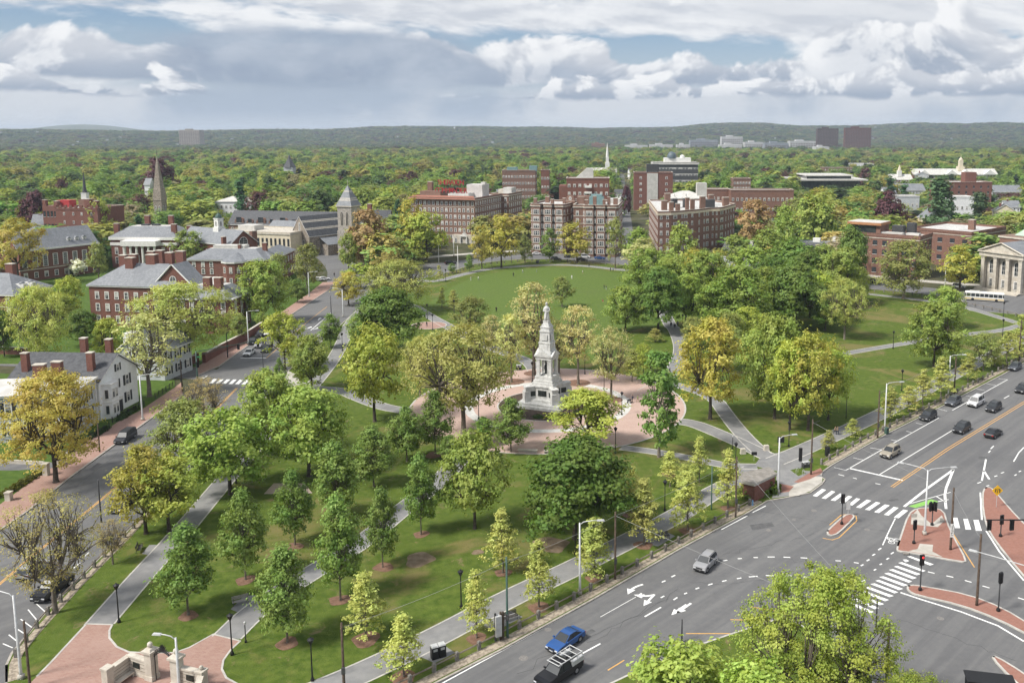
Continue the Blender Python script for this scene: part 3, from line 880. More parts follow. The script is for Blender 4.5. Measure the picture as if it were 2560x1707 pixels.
NEAR = [
 ('sparse', -64.2, 97.0, 14.6, 11.9, 'wide half-bare orange-budding oak over the parked black pickup'),
 ('sparse', -63.9, 108.8, 6.1, 4.7, 'small half-bare tree beside the granite fence and corner bench'),
 ('gold', -64.1, 117.7, 12.1, 9.6, 'golden leaning maple beside the left street fence'),
 ('maple', -61.2, 118.4, 10.4, 9.9, 'yellow-green maple overlapping the golden maple by the left street'),
 ('zelkova', -48.3, 96.5, 10.7, 6.8, 'young oval tree on the lawn wedge just behind the stone gate'),
 ('zelkova', -44.9, 104.8, 11.6, 5.8, 'young oval tree in mulch up the lawn from the gate wedge'),
 ('zelkova', -41.9, 114.3, 10.4, 5.5, 'young oval tree beside the flat pink stone slab'),
 ('zelkova', -34.7, 90.9, 10.8, 6.1, 'young leafy tree in front of the wooden park bench'),
 ('zelkova', -31.4, 99.8, 12.9, 5.9, 'young leafy tree at the bend of the central path'),
 ('zelkova', -38.6, 122.7, 11.3, 6.7, 'slim young tree in mulch behind the flat stone slab'),
 ('zelkova', -28.3, 108.0, 10.4, 4.6, 'young tree in mulch left of the bare round patch'),
 ('zelkova', -25.2, 117.4, 11.3, 5.0, 'young tree beside the central path next to the yellow-green maple'),
 ('zelkova', -36.2, 134.5, 9.6, 6.9, 'thin olive young tree on the middle lawn'),
 ('zelkova', -33.3, 145.4, 9.5, 6.6, 'dark young tree below the big elm, left one of a pair'),
 ('zelkova', -29.0, 148.9, 11.0, 6.3, 'dark young tree below the big elm, right one of a pair'),
 ('zelkova', -25.9, 145.4, 4.5, 4.3, 'small green young tree between elm and yellow-green maple'),
 ('zelkova', -15.8, 150.0, 9.4, 7.1, 'young tree at the lower edge of the brick plaza'),
 ('zelkova', -21.1, 153.4, 5.0, 5.1, 'low young tree left of the plaza edge tree'),
 ('maple2', -57.9, 131.5, 13.2, 13.2, 'bright green maple with a bent dark trunk over the left path'),
 ('maple2', -58.1, 148.2, 14.2, 10.4, 'tall bright maple beside the left path below the crosswalk'),
 ('maple2', -48.0, 138.8, 14.6, 13.7, 'broad bright green maple in the middle of the left lawn'),
 ('gold2', -88.2, 136.3, 17.8, 17.3, 'large golden-green street tree on the brick sidewalk by the white house'),
 ('maple', -44.2, 166.6, 18.4, 12.2, 'tall yellow-green maple with a long dark trunk left of the big elm'),
 ('dense', -54.3, 220.6, 16.0, 16.4, 'dense dark green maple beyond the tall yellow-green maple'),
 ('maple2', -62.8, 225.3, 8.7, 8.2, 'small green maple tucked under the dense dark maple'),
 ('elm', -25.7, 159.7, 20.2, 21.8, 'huge spreading olive elm beside the brick plaza'),
 ('elm', -38.7, 183.3, 12.7, 8.9, 'slim olive elm behind the huge spreading elm'),
 ('soft', -36.2, 241.5, 10.3, 10.4, 'rounded olive tree at the lower edge of the ball field'),
 ('pale', -15.4, 199.6, 21.4, 13.5, 'pale pinkish half-leafed tree directly behind the monument'),
 ('pale', -4.9, 192.3, 18.0, 10.0, 'pale half-leafed tree in mulch right behind the monument'),
 ('pale', 2.4, 181.2, 15.4, 9.1, 'pale vase-shaped tree beside the plaza lamp and bench'),
 ('pale', -20.1, 194.1, 15.6, 7.7, 'pale forked tree left of the monument near the black bin'),
 ('maple', -2.1, 152.2, 10.0, 12.8, 'yellow-green maple at the front rim of the brick plaza'),
 ('scraggly', 10.3, 147.5, 18.0, 7.8, 'scraggly ivy-clad leaning tree at the right rim of the plaza'),
 ('maple2', -17.9, 119.3, 13.6, 9.5, 'yellow-green clumpy maple in the middle lawn'),
 ('dense', -3.5, 116.1, 13.3, 15.3, 'very dense dark green maple on the lawn before the plaza'),
 ('pinoak', -12.5, 106.5, 8.4, 4.2, 'young conical pin oak in mulch on open grass by a lamp'),
 ('pinoak', -7.3, 98.3, 8.2, 4.1, 'young conical pin oak left of the tall white street light'),
 ('pinoak', -0.7, 105.3, 7.7, 5.1, 'young conical pin oak right of the tall white street light'),
 ('pinoak', 6.0, 114.3, 9.2, 4.9, 'young conical pin oak beside the notched bench pad'),
 ('pinoak', 4.6, 123.7, 7.5, 3.3, 'yellow young pin oak right beside the very dense dark maple'),
 ('pinoak', -13.8, 91.7, 7.9, 3.6, 'young conical pin oak behind the green pole and utility box'),
 ('pinoak', -26.2, 91.7, 7.6, 4.8, 'young conical pin oak in mulch on the corner lawn'),
 ('pinoak', -20.4, 84.7, 6.9, 4.2, 'bright yellow young oak beside the two black bins'),
 ('pinoak', 11.2, 134.5, 5.9, 4.0, "yellow young oak on the lawn below the plaza's right rim"),
 ('pinoak', 13.1, 129.8, 5.5, 3.7, 'yellow young oak behind the lamp below the plaza'),
 ('pinoak', 12.5, 118.8, 8.6, 4.9, 'young conical oak by the road fence left of the brick kiosk'),
 ('pinoak', 19.3, 126.3, 9.1, 4.2, 'young conical oak directly left of the brick kiosk'),
 ('pinoak', 16.1, 136.3, 7.7, 3.6, 'young pale oak between two paths left of the kiosk'),
 ('pinoak', 40.7, 150.4, 3.8, 2.9, 'thin leafless-looking sapling behind the black recycling bin'),
 ('pinoak', 46.9, 157.3, 3.7, 3.0, 'thin sapling on the verge near two walkers'),
 ('pinoak', 57.1, 167.1, 6.8, 4.7, 'sapling beside the brown utility pole on the right road verge'),
 ('pinoak', 62.8, 173.1, 5.3, 4.5, 'second sapling past the brown utility pole on the verge'),
 ('pinoak', 67.3, 177.6, 7.5, 4.3, 'third sapling past the brown utility pole on the verge'),
 ('pinoak', 73.3, 183.3, 8.5, 5.4, 'golden sapling under the double street light on the right verge'),
 ('pinoak', 83.8, 194.7, 6.6, 4.7, 'sapling right after the second brown pole on the verge'),
 ('soft', 91.4, 204.2, 8.8, 7.1, 'small olive round tree on the verge near the upper right'),
 ('pinoak', 95.9, 208.2, 4.2, 4.3, 'sapling just past the small olive round tree'),
 ('pinoak', 100.4, 211.7, 7.8, 5.1, 'yellow sapling near the upper right utility pole'),
 ('pinoak', 106.6, 217.5, 10.7, 5.6, 'yellow sapling at the right edge of the common'),
 ('maple2', 80.4, 206.2, 14.9, 13.5, 'dark green maple standing alone on the right lawn'),
 ('maple2', 100.1, 250.0, 11.8, 10.7, 'darker maple behind the lone maple on the right lawn'),
 ('gold', 21.8, 168.0, 19.3, 14.0, 'bright golden maple at the fork of two paths'),
 ('maple2', 34.6, 168.4, 19.5, 11.2, 'green maple between golden trees on the right lawn'),
 ('maple', 36.2, 161.8, 16.3, 9.0, 'yellow-green tree with twisted trunk beside the corner lamp'),
 ('gold', 39.6, 161.4, 18.7, 11.3, 'golden-green tree on the right lawn near the verge path'),
 ('maple', 45.0, 167.5, 14.4, 9.6, 'olive-yellow tree at the right end of the golden group'),
 ('maple2', 38.9, 243.5, 18.6, 18.4, 'large lime green tree in the right woodland of the common'),
 ('maple2', 32.7, 272.5, 18.4, 15.4, "lime green tree beside the walkers' tree-lined path"),
 ('gold', 31.2, 289.7, 17.0, 11.4, 'yellow-green maple at the left of the right woodland'),
 ('dense', 56.5, 249.2, 18.6, 18.4, 'broad dark green tree with leaning trunk in the right woodland'),
 ('maple2', 78.9, 284.6, 17.7, 16.6, 'green maple at the right end of the woodland'),
 ('elm', 67.1, 236.2, 16.5, 13.4, "feathery olive tree at the woodland's edge on the right lawn"),
 ('dense', 67.1, 309.1, 17.5, 20.1, 'dark green tree in the middle of the right woodland'),
 ('maple2', 65.1, 338.2, 18.3, 15.6, 'green crown in front of the dark slate roof'),
 ('dense', 93.6, 324.6, 20.6, 12.2, 'dark tree before the left corner of the brick apartment block'),
 ('maple2', 78.0, 279.6, 9.2, 9.1, "rounded lime tree at the right lawn's far edge"),
 ('maple2', 77.0, 364.8, 24.6, 11.8, 'tall fresh green tree left of the cream mansard house'),
 ('soft', 103.9, 296.4, 19.1, 19.8, 'spreading grey-green tree before the brick apartment block'),
 ('gold', 129.5, 312.1, 15.8, 15.4, 'golden olive tree left of the classical portico'),
 ('maple2', 41.3, 277.2, 10.6, 11.4, 'green tree between lime trees in the woodland'),
 ('dense', 64.6, 247.2, 10.8, 9.3, "dark low tree in the woodland's shade"),
 ('maple', 40.1, 232.8, 9.4, 9.2, 'pale shrubby tree under the lime tree'),
 ('soft', 24.6, 226.1, 7.9, 7.8, 'grey-olive small tree by the tree-lined path'),
 ('dense', 16.6, 245.3, 17.3, 13.9, "dense round linden beside the walkers' path"),
 ('maple2', 7.3, 245.3, 12.4, 11.4, 'green tree left of the dense round linden'),
 ('maple2', 16.6, 292.3, 17.1, 17.0, "fresh green tree at the ball field's right side"),
 ('pale', 17.4, 338.2, 15.4, 19.0, 'pinkish-orange leafing tree behind the ball field corner'),
 ('maple2', 29.8, 321.4, 21.5, 12.6, 'bright green tree in front of the right brick apartments'),
 ('maple2', 15.7, 364.8, 15.6, 12.4, 'green tree before the gap between the apartment buildings'),
 ('gold', -41.6, 366.8, 21.3, 15.6, 'tall golden-olive oak on the rim of the ball field'),
 ('gold', -49.4, 364.0, 17.5, 9.9, 'smaller golden-olive oak left of the tall field-rim oak'),
 ('soft', -32.7, 379.6, 11.4, 7.7, 'dark bushy tree at the field rim before the apartments'),
 ('zelkova', -21.9, 381.9, 14.4, 9.7, 'dark green young tree before the left apartment building'),
 ('gold', -10.1, 379.6, 17.2, 17.4, 'golden tree before the bay-windowed apartments'),
 ('soft', 6.4, 364.8, 19.9, 9.3, 'olive tree at the right end of the field rim'),
 ('maple', -77.2, 360.7, 8.4, 11.7, 'small yellow-lime tree beside the upper street'),
 ('zelkova', -59.8, 351.0, 4.2, 3.6, 'tiny round street tree beside the white flagpole'),
 ('zelkova', -53.2, 354.8, 7.3, 4.2, 'small round tree at the bend of the field fence'),
 ('pinoak', -61.4, 331.3, 6.3, 3.4, 'tiny pale sapling at the left end of the field path'),
 ('pinoak', -46.7, 276.0, 6.5, 4.7, 'pale sapling on the lower left of the ball field'),
 ('pinoak', -51.3, 280.8, 6.6, 3.4, 'thinner pale sapling left of the field lamp'),
 ('maple', -76.2, 384.1, 21.3, 19.6, "yellow-green tree in front of the hotel's left end"),
 ('gold', -83.5, 391.0, 26.6, 13.9, "tall golden tree at the hotel's left corner"),
 ('bronze', -96.9, 364.8, 23.6, 18.0, 'bronze-leafed oak beside the stone church tower'),
 ('maple2', -101.4, 351.0, 15.3, 9.0, 'green tree at the foot of the stone church tower'),
 ('elm', -63.8, 272.5, 16.5, 23.3, 'broad drooping olive elm at the upper left of the common'),
 ('maple', -87.8, 318.3, 8.5, 11.9, 'yellow-green tree behind the broad drooping elm'),
 ('soft', -12.4, 282.1, 9.5, 7.2, "green shrubby tree behind the statue's shoulder"),
 ('maple2', -100.2, 257.2, 17.6, 15.0, 'dark green street tree right of the large brick hall'),
 ('soft', -112.2, 303.3, 13.9, 8.8, 'olive tree beyond the dark green street tree'),
 ('soft', -106.5, 315.2, 15.5, 11.8, "dark olive tree before the church's stone gable"),
 ('elm', -100.9, 207.5, 20.0, 24.7, 'massive brownish-olive elm before the brick hall'),
 ('pale', -96.9, 183.3, 17.5, 15.0, 'pale budding street tree with bare limbs before the pale house'),
 ('maple', -121.2, 211.7, 10.4, 7.7, "yellow-lime tree behind the white house's chimney"),
 ('elm', -131.2, 200.9, 20.5, 15.3, 'ivy-trunked olive tree behind the white house'),
 ('dense', -151.0, 217.5, 11.1, 6.4, 'dark evergreen clump at the left edge by the brick wall'),
 ('dense', -137.5, 228.5, 9.2, 7.5, "dark shrubby tree beside the brick hall's corner"),
 ('maple', -162.0, 263.5, 12.6, 9.0, 'yellow-lime tree on the college lawn'),
 ('soft', -193.1, 334.7, 13.8, 8.6, 'olive tree at the end of the dormered brick hall'),
 ('gold2', -215.2, 321.4, 24.2, 20.8, 'large orange-leafed tree before the dormered brick hall'),
 ('maple', -155.2, 247.2, 10.4, 11.5, 'yellow-lime tree below the far left brick house'),
 ('blossom', -207.6, 345.4, 6.5, 6.5, 'white blossoming tree on the college lawn'),
 ('maple2', -168.8, 356.8, 15.9, 13.4, 'bright green tree between the portico hall and slate roofs'),
 ('maple', -75.3, 204.8, 13.5, 10.6, 'sparse yellow-green street tree beside the waiting cars'),
 ('maple2', -63.0, 186.6, 11.9, 10.4, 'green maple at the corner lawn by the crosswalk'),
 ('zelkova', -70.0, 187.1, 7.2, 2.9, 'small dark sapling beside the white sign'),
 ('conifer', -75.8, 193.5, 3.4, 3.0, 'small conical evergreen by the crosswalk'),
 ('zelkova', -71.1, 226.9, 8.8, 6.3, 'young street tree along the upper left street'),
 ('soft', -68.2, 138.1, 12.3, 10.4, 'grey-olive bushy tree along the left street kerb'),
 ('sparse', -75.5, 162.2, 9.9, 10.5, 'orange-tinged half-bare tree over the left street kerb'),
 ('soft', -97.9, 233.6, 7.4, 6.0, 'green shrubby tree above the brick garden wall'),
 ('maple2', -98.1, 250.0, 4.6, 4.3, 'round green street bush past the brick hall'),
 ('zelkova', -101.3, 289.7, 7.5, 6.9, 'street tree by the far sidewalk bend'),
 ('gold', -83.0, 285.7, 10.4, 9.8, 'orange-tinted street tree by the upper left road'),
 ('maple', 10.2, 200.9, 7.1, 4.9, 'pale green sapling on the lawn right of the monument'),
 ('pinoak', 15.0, 233.6, 3.7, 4.4, "thin bare sapling near the walkers' path"),
 ('copper', 161.1, 490.5, 23.4, 17.4, 'round dark purple beech behind the brick apartment blocks'),
 ('pine', 183.9, 476.3, 30.6, 21.0, 'large dark pine right of the purple beech'),
 ('pine', 224.9, 521.6, 20.3, 16.8, 'second dark pine left of the green dome'),
 ('conifer', 213.7, 619.4, 19.8, 9.9, 'slim dark evergreen near the white-trimmed college building'),
 ('conifer', 216.3, 656.2, 22.6, 12.2, 'dark evergreen left of the slim one near the college building'),
 ('conifer', -223.8, 547.6, 26.8, 11.1, 'tall dark evergreen behind the long dormered slate roof'),
 ('copper', -327.9, 656.2, 35.7, 21.0, 'dark purple beech behind the stone spire'),
 ('copper', -297.9, 462.9, 24.3, 14.9, 'dark purple beech beside the crenellated brick tower'),
 ('bronze', 75.3, 426.8, 23.2, 18.1, 'rust-tinged tree right of the brick apartments'),
 ('maple2', 100.4, 410.7, 25.8, 23.0, 'large green tree beyond the cream mansard house'),
 ('gold', 136.0, 547.6, 21.7, 22.2, 'golden tree before the modern flat-roofed library'),
 ('soft', 114.7, 521.6, 16.8, 17.6, 'grey budding tree right of the rust-tinged tree'),
 ('bronze', -282.1, 576.3, 15.6, 12.6, 'yellow-olive tree right of the stone spire'),
 ('maple', -253.2, 444.1, 22.6, 12.8, 'yellow-green tree behind the crenellated brick building'),
 ('maple2', -174.3, 490.5, 17.0, 14.1, "green tree behind the church's striped roof"),
 ('maple2', -145.9, 547.6, 21.3, 17.6, 'dark green tree right of the church tower'),
 ('maple2', -132.0, 547.6, 19.0, 15.7, 'green tree left of the hotel roof'),
 ('copper', 18.6, 619.4, 18.8, 7.3, 'small dark purple tree by the street running away'),
 ('maple2', 34.1, 251.1, 12.7, 12.1, "lime tree low in front of the woodland's left end"),
 ('maple2', 49.3, 261.4, 15.4, 13.9, 'lime green crown between the large lime tree and the dark leaning tree'),
 ('dense', 55.6, 274.8, 16.2, 14.1, 'dark crown behind the leaning-trunk tree'),
 ('maple', 64.7, 265.7, 13.8, 13.2, 'yellow-green crown right of the leaning-trunk tree'),
 ('maple2', 51.9, 300.5, 16.1, 14.9, 'fresh crown below the dark slate roof'),
 ('maple2', 79.4, 312.1, 15.6, 15.4, "fresh crown left of the brick block's corner tree"),
 ('maple', 68.4, 257.2, 11.6, 11.0, "yellow-green crown before the woodland's right end"),
 ('gold', 41.0, 303.3, 15.2, 13.0, 'golden crown in the back row of the woodland'),
 ('maple2', 22.9, 277.2, 16.3, 13.8, 'lime crown left of the yellow-green woodland maple'),
 ('maple2', 25.0, 251.1, 14.9, 11.6, 'lime crown overhanging the tree-lined path'),
 ('dense', 70.0, 292.3, 16.1, 13.5, 'dark crown in the back row of the woodland'),
 ('maple2', 55.3, 352.9, 14.5, 15.0, 'fresh crown right of the right brick apartments'),
 ('maple', 85.2, 289.7, 11.5, 10.4, 'yellow-green crown at the far right of the woodland'),
 ('pale', -9.6, 200.9, 12.1, 8.3, "pale half-leafed tree right beside the monument's shaft"),
 ('pale', -26.6, 211.7, 11.6, 7.3, 'pale thin tree on the lawn left behind the monument'),
 ('pinoak', 7.3, 194.7, 7.6, 5.1, "thin pale sapling beside the plaza's right rear"),
 ('soft', 30.6, 203.5, 13.3, 10.6, 'grey-olive crown behind the bright golden maple'),
 ('maple2', 35.6, 186.6, 14.2, 10.7, 'green crown between the golden maples'),
]
for k, x, y, h, w, lab in NEAR:
 far = y > 300 or k in ('pine', 'copper')
 tree(k, x, y, h, w, lab, None, 1. if not far else .35, 4 if k in ('maple', 'maple2', 'zelkova', 'pinoak', 'gold', 'soft', 'pale', 'dense') else 2)
tree('feature', 20.5, 76., 15.8, 13.5, 'big fresh green maple at the bottom edge, right of the road curve', None, 1., 1)
tree('maple', 7.5, 71.5, 11., 11, 'lower yellow-green tree left of the big maple at the bottom edge', None, 1., 3, (.10, .132, .024))
tree('feature', 27., 69., 10., 8.5, 'low green tree crowding right of the big maple at the bottom edge', None, 1., 1)
tree('maple2', 13.5, 66, 12, 10, 'leafy tree cut off by the bottom edge beside the big maple', None, 1., 3, (.10, .135, .024))
# -- wooded neighbourhood: nearest crowns as single trees, the rest as one wood
CLEAR = []          # (x, y, radius) kept free of background trees, filled by the buildings
def wood_colour(r):
 t = r.random()
 if t < .34:
  return 'fresh green', (r.uniform(.058, .080), r.uniform(.096, .118), .022)
 if t < .56:
  return 'yellow-green', (r.uniform(.11, .13), r.uniform(.125, .14), .03)
 if t < .70:
  return 'olive', (.095, .10, .03)
 if t < .80:
  return 'golden', (.14, .118, .034)
 if t < .94:
  return 'dark green', (.036, .066, .018)
 return 'grey budding', (.12, .105, .065)
# ------------------------------------------------------------------ buildings
WIN = {}
RB = random.Random(8)
M_BLIND = mat('window_blind', (.42, .40, .37), (.52, .5, .47), .7, .8)
M_SIDING = mat('white_clapboard', (.74, .745, .75), (.82, .825, .83), .8, .7)
M_GSIDING = mat('grey_clapboard', (.44, .46, .48), (.52, .54, .56), .8, .7)
M_CREAM = mat('cream_stucco', (.58, .51, .38), (.66, .59, .46), .8, .8)
M_BLUESID = mat('slate_blue_siding', (.07, .085, .11), (.10, .12, .145), 1., .7)
M_SHUT = mat('dark_shutter', (.03, .032, .036), None, rough=.6)
M_TILE = mat('red_tile', (.24, .10, .07), (.31, .14, .10), 1.8, .75, .2)
M_GRNROOF = mat('copper_green', (.34, .45, .36), (.42, .52, .42), .7, .7)
M_BLUEMET = mat('teal_metal', (.15, .25, .26), (.2, .31, .31), .8, .6)
M_PGLASS = mat('dark_glazing', (.02, .025, .03), (.05, .06, .06), .4, .08, 0, 2, spec=.7)
M_CEDAR = mat('cedar_fascia', (.36, .17, .08), (.44, .22, .11), 1.2, .7)
M_REDMESH = mat('red_sheeting', (.36, .035, .04), (.44, .05, .05), 1., .6)
M_LTROOF = mat('pale_roof', (.46, .45, .42), (.56, .545, .515), .5, .8, big=((.45, .43, .40), .2, .5, .75, .5))
def win_mesh(w, h, style, blind=0):
 k = (w, h, style, blind)
 if style == 'louv':
  k = k[:3]
 if k in WIN:
  return WIN[k]
 mb = MB()
 t = min(.22, w * .15)
 fr = M_SHUT if style == 'dark' else M_WHITE
 if style == 'arch':
  n = 8
  pts = [(-w / 2, 0), (w / 2, 0)] + [(w / 2 * cos(pi * i / n), h - w / 2 + w / 2 * sin(pi * i / n)) for i in range(n + 1)]
  s = 1 - 2 * t / w
  inn = [(x * s, (z - h / 2) * (1 - 2 * t / h) + h / 2) for x, z in pts]
  m = len(pts)
  mb.add([(x, -.07, z) for x, z in pts] + [(x, -.07, z) for x, z in inn], [(i, (i + 1) % m, m + (i + 1) % m, m + i) for i in range(m)], fr)
  mb.add([(x, -.03, z) for x, z in inn], [tuple(range(m))], M_GLASS)
  mb.box(0, -.05, t, .07, .06, h - 2 * t, fr)
  for zz in (.3, .6):
   mb.box(0, -.05, h * zz, w * .8, .05, .06, fr)
  return WIN.setdefault(k, mb.mesh('window'))
 mb.box(0, -.03, t * .6, w - t, .02, h - t, M_GLASS)
 if blind:
  f = .38 if blind == 1 else .8
  mb.box(0, -.036, t * .6 + (h - t) * (1 - f), w - t, .02, (h - t) * f, M_BLIND)
 for sx in (-1, 1):
  mb.box(sx * (w / 2 - t / 2), -.05, 0, t, .12, h, fr)
 mb.box(0, -.052, h - t, w, .13, t, fr)
 mb.box(0, -.08, -.04, w + .12, .2, .1, M_WHITE)
 if style in ('sash', 'tri', 'grid'):
  mb.box(0, -.06, h * .5 - .04, w - t, .07, .09, fr)
 if style == 'sash':
  mb.box(0, -.055, t, .05, .05, h - t * 1.5, fr)
 if style == 'tri':
  for sx in (-1, 1):
   mb.box(sx * w * .19, -.055, t, w * .06, .08, h - t * 1.5, fr)
 if style == 'grid':
  for i in (-1, 0, 1):
   mb.box(i * w / 4, -.055, t, .05, .05, h - t * 1.5, fr)
  for i in range(1, 6):
   mb.box(0, -.053, h * i / 6, w - t, .05, .05, fr)
 if style == 'shut':
  mb.box(0, -.06, h * .5 - .04, w - t, .07, .09, fr)
  for sx in (-1, 1):
   mb.box(sx * (w / 2 + w * .27), -.05, 0, w * .5, .08, h, M_SHUT)
 return WIN.setdefault(k, mb.mesh('window'))
MARKS, VIEW = [], []
def low_growth(x, y):
 # trees stay low in front of the far roofs that show above them
 return .5 if any(a - .008 < x / y < c + .008 and d - r_ < y < d for a, c, d, r_ in VIEW) else 1.
def beside(x, y):
 n, bx, by = min(MARKS, key=lambda k: (k[1] - x) ** 2 + (k[2] - y) ** 2)
 n = 'the ' + n
 side = 'left of' if x / y < bx / by - .012 else 'right of' if x / y > bx / by + .012 else ''
 dd = hypot(x - bx, y - by)
 dep = ('just behind' if dd < 35 else 'behind' if dd < 70 else 'well behind' if dd < 120 else 'far behind') if y > by else 'in front of'
 return (dep.replace(' of', '') + ' and ' + side if side and abs(y - by) > 14 else side or dep) + ' ' + n
class Bld:
 def __init__(s, name, label, p0, p1, depth, H, wall=None, cat='building', clear=True, group=None, z=0.):
  s.L = hypot(p1[0] - p0[0], p1[1] - p0[1])
  s.W, s.H = depth, H
  s.rot = atan2(p1[1] - p0[1], p1[0] - p0[0])
  s.p0 = p0
  s.o = ob(name, None, None, (*p0, z), s.rot, None, label, cat, group)
  if not group:
   MARKS.append((' '.join(label.split(' with ')[0].split(' and ')[0].split(' beh')[0].split(',')[0].split()[:6]), *s.w(s.L / 2, depth / 2)))
  s.wm = wall or M_BRICK
  if clear:
   n = max(1, int(max(s.L, s.W) / 12))
   for i in range(n):
    t = (i + .5) / n
    c = (s.L * t, s.W / 2) if s.L > s.W else (s.L / 2, s.W * t)
    CLEAR.append((*s.w(*c), min(s.L, s.W) / 2 + 1))
   # keep the face toward the viewer open
   CLEAR.append((*s.w(s.L / 2, -min(10, s.L * .3)), min(s.L * .35, 14)))
 def w(s, x, y):
  c, n = cos(s.rot), sin(s.rot)
  return s.p0[0] + x * c - y * n, s.p0[1] + x * n + y * c
 def loc(s, p):
  c, n = cos(-s.rot), sin(-s.rot)
  a, b2 = p[0] - s.p0[0], p[1] - s.p0[1]
  return a * c - b2 * n, a * n + b2 * c
 def rect(s, x0=0., x1=None, y0=0., y1=None):
  return [(x0, y0), (s.L if x1 is None else x1, y0), (s.L if x1 is None else x1, s.W if y1 is None else y1), (x0, s.W if y1 is None else y1)]
 def walls(s, poly=None, z0=-.1, z1=None, m=None, name='wall'):
  s.poly = poly or s.rect()
  MB().prism(s.poly, z0, z1 or s.H, m or s.wm).build(name, s.o)
  return s
 def wins(s, edge, us, zs, w=1.2, h=1.9, style='sash', poly=None, off=0.):
  """windows on wall edge (index into the outline, or F R B L of the rectangle)"""
  poly = poly or s.poly
  i = 'FRBL'.index(edge) if isinstance(edge, str) else edge
  a, b2 = poly[i], poly[(i + 1) % len(poly)]
  l = hypot(b2[0] - a[0], b2[1] - a[1])
  r = atan2(b2[1] - a[1], b2[0] - a[0])
  if isinstance(us, int):
   us = [(k + .5) / us for k in range(us)]
  for z in zs:
   for u in us:
    me = win_mesh(w, h, style, RB.choice((0, 0, 1, 1, 2)) if style in ('sash', 'tri', 'shut', 'plain') else 0)
    p = lerp(a, b2, u)
    ob('window', me, s.o, (p[0] + sin(r) * off, p[1] - cos(r) * off, z), r)
  return s
 def band(s, z, t=.5, proj=.3, m=None, poly=None, name='cornice'):
  poly = poly or s.poly
  ring_ = list(poly)
  n = len(ring_)
  if sum(ring_[i - 1][0] * ring_[i][1] - ring_[i][0] * ring_[i - 1][1] for i in range(n)) < 0:
   ring_ = ring_[::-1]
  out = []
  for i in range(n):
   p, a, c = ring_[i], ring_[i - 1], ring_[(i + 1) % n]
   d1 = Vector((p[0] - a[0], p[1] - a[1])).normalized()
   d2 = Vector((c[0] - p[0], c[1] - p[1])).normalized()
   nn = Vector((d1.y + d2.y, -d1.x - d2.x))
   k = nn.length
   nn = nn / k if k > .2 else Vector((d1.y, -d1.x))
   f = proj / max(.5, nn.dot(Vector((d1.y, -d1.x))))
   out.append((p[0] + nn.x * f, p[1] + nn.y * f))
  MB().prism(out, z, z + t, m or M_WHITE, None, True).build(name, s.o)
  return out
 def flat(s, parapet=.7, m=None, poly=None, capm=None, z=None):
  poly = poly or s.poly
  z = s.H if z is None else z
  r = MB().prism(poly, z - .3, z + .06, m or M_TAR).build('roof', s.o)
  if parapet:
   k = MB()
   for a, c in zip(poly, poly[1:] + poly[:1]):
    strip(k, [a, c], .35, z - .2, z + parapet, s.wm)
    strip(k, [a, c], .5, z + parapet, z + parapet + .12, capm or M_STONE)
   k.build('parapet', s.o)
  return r
 def hip(s, h, over=.6, z=None, m=None, rect=None, flat_top=None, top_m=None, inset=None):
  z = s.H if z is None else z
  x0, y0, x1, y1 = rect or (0, 0, s.L, s.W)
  x0, y0, x1, y1 = x0 - over, y0 - over, x1 + over, y1 + over
  d = min(x1 - x0, y1 - y0) / 2
  i = min(inset or d, d - .05) if flat_top is None else flat_top
  b = [(x0, y0, z), (x1, y0, z), (x1, y1, z), (x0, y1, z)]
  t = [(x0 + i, y0 + i, z + h), (x1 - i, y0 + i, z + h), (x1 - i, y1 - i, z + h), (x0 + i, y1 - i, z + h)]
  mb = MB().add(b + t, [(0, 1, 5, 4), (1, 2, 6, 5), (2, 3, 7, 6), (3, 0, 4, 7), (3, 2, 1, 0)], m or M_SLATE)
  mb.add(t, [(0, 1, 2, 3)], top_m or m or M_SLATE)
  return mb.build('roof', s.o)
 def gable(s, h, axis='x', over=.5, z=None, m=None, rect=None, wm=None):
  z = s.H if z is None else z
  x0, y0, x1, y1 = rect or (0, 0, s.L, s.W)
  mb, g = MB(), MB()
  th = .25
  if axis == 'x':
   c = (y0 + y1) / 2
   e = over * h / ((y1 - y0) / 2)
   A, B = [(x0 - over, y0 - over, z - e), (x0 - over, c, z + h), (x0 - over, y1 + over, z - e)], [(x1 + over, y0 - over, z - e), (x1 + over, c, z + h), (x1 + over, y1 + over, z - e)]
   for xx in (x0, x1):
    g.add([(xx, y0, z), (xx, y1, z), (xx, c, z + h - .02)], [(0, 1, 2)], wm or s.wm)
  else:
   c = (x0 + x1) / 2
   e = over * h / ((x1 - x0) / 2)
   A, B = [(x0 - over, y0 - over, z - e), (c, y0 - over, z + h), (x1 + over, y0 - over, z - e)], [(x0 - over, y1 + over, z - e), (c, y1 + over, z + h), (x1 + over, y1 + over, z - e)]
   for yy in (y0, y1):
    g.add([(x0, yy, z), (x1, yy, z), (c, yy, z + h - .02)], [(0, 1, 2)], wm or s.wm)
  up = lambda p: (p[0], p[1], p[2] + th)
  v = A + B + [up(p) for p in A + B]
  mb.add(v, [(6, 9, 10, 7), (7, 10, 11, 8), (0, 1, 4, 3), (1, 2, 5, 4)], m or M_SLATE)
  mb.add(v, [(0, 6, 7, 1), (1, 7, 8, 2), (3, 4, 10, 9), (4, 5, 11, 10), (0, 3, 9, 6), (2, 8, 11, 5)], M_WHITE)
  g.build('gable', s.o)
  return mb.build('roof', s.o)
 def chim(s, x, y, z, sx=1.2, sy=1., h=3., m=None):
  mb = MB().box(x, y, z, sx, sy, h, m or M_BRICK)
  mb.box(x, y, z + h, sx + .16, sy + .16, .18, M_STONE)
  mb.build('chimney', s.o)
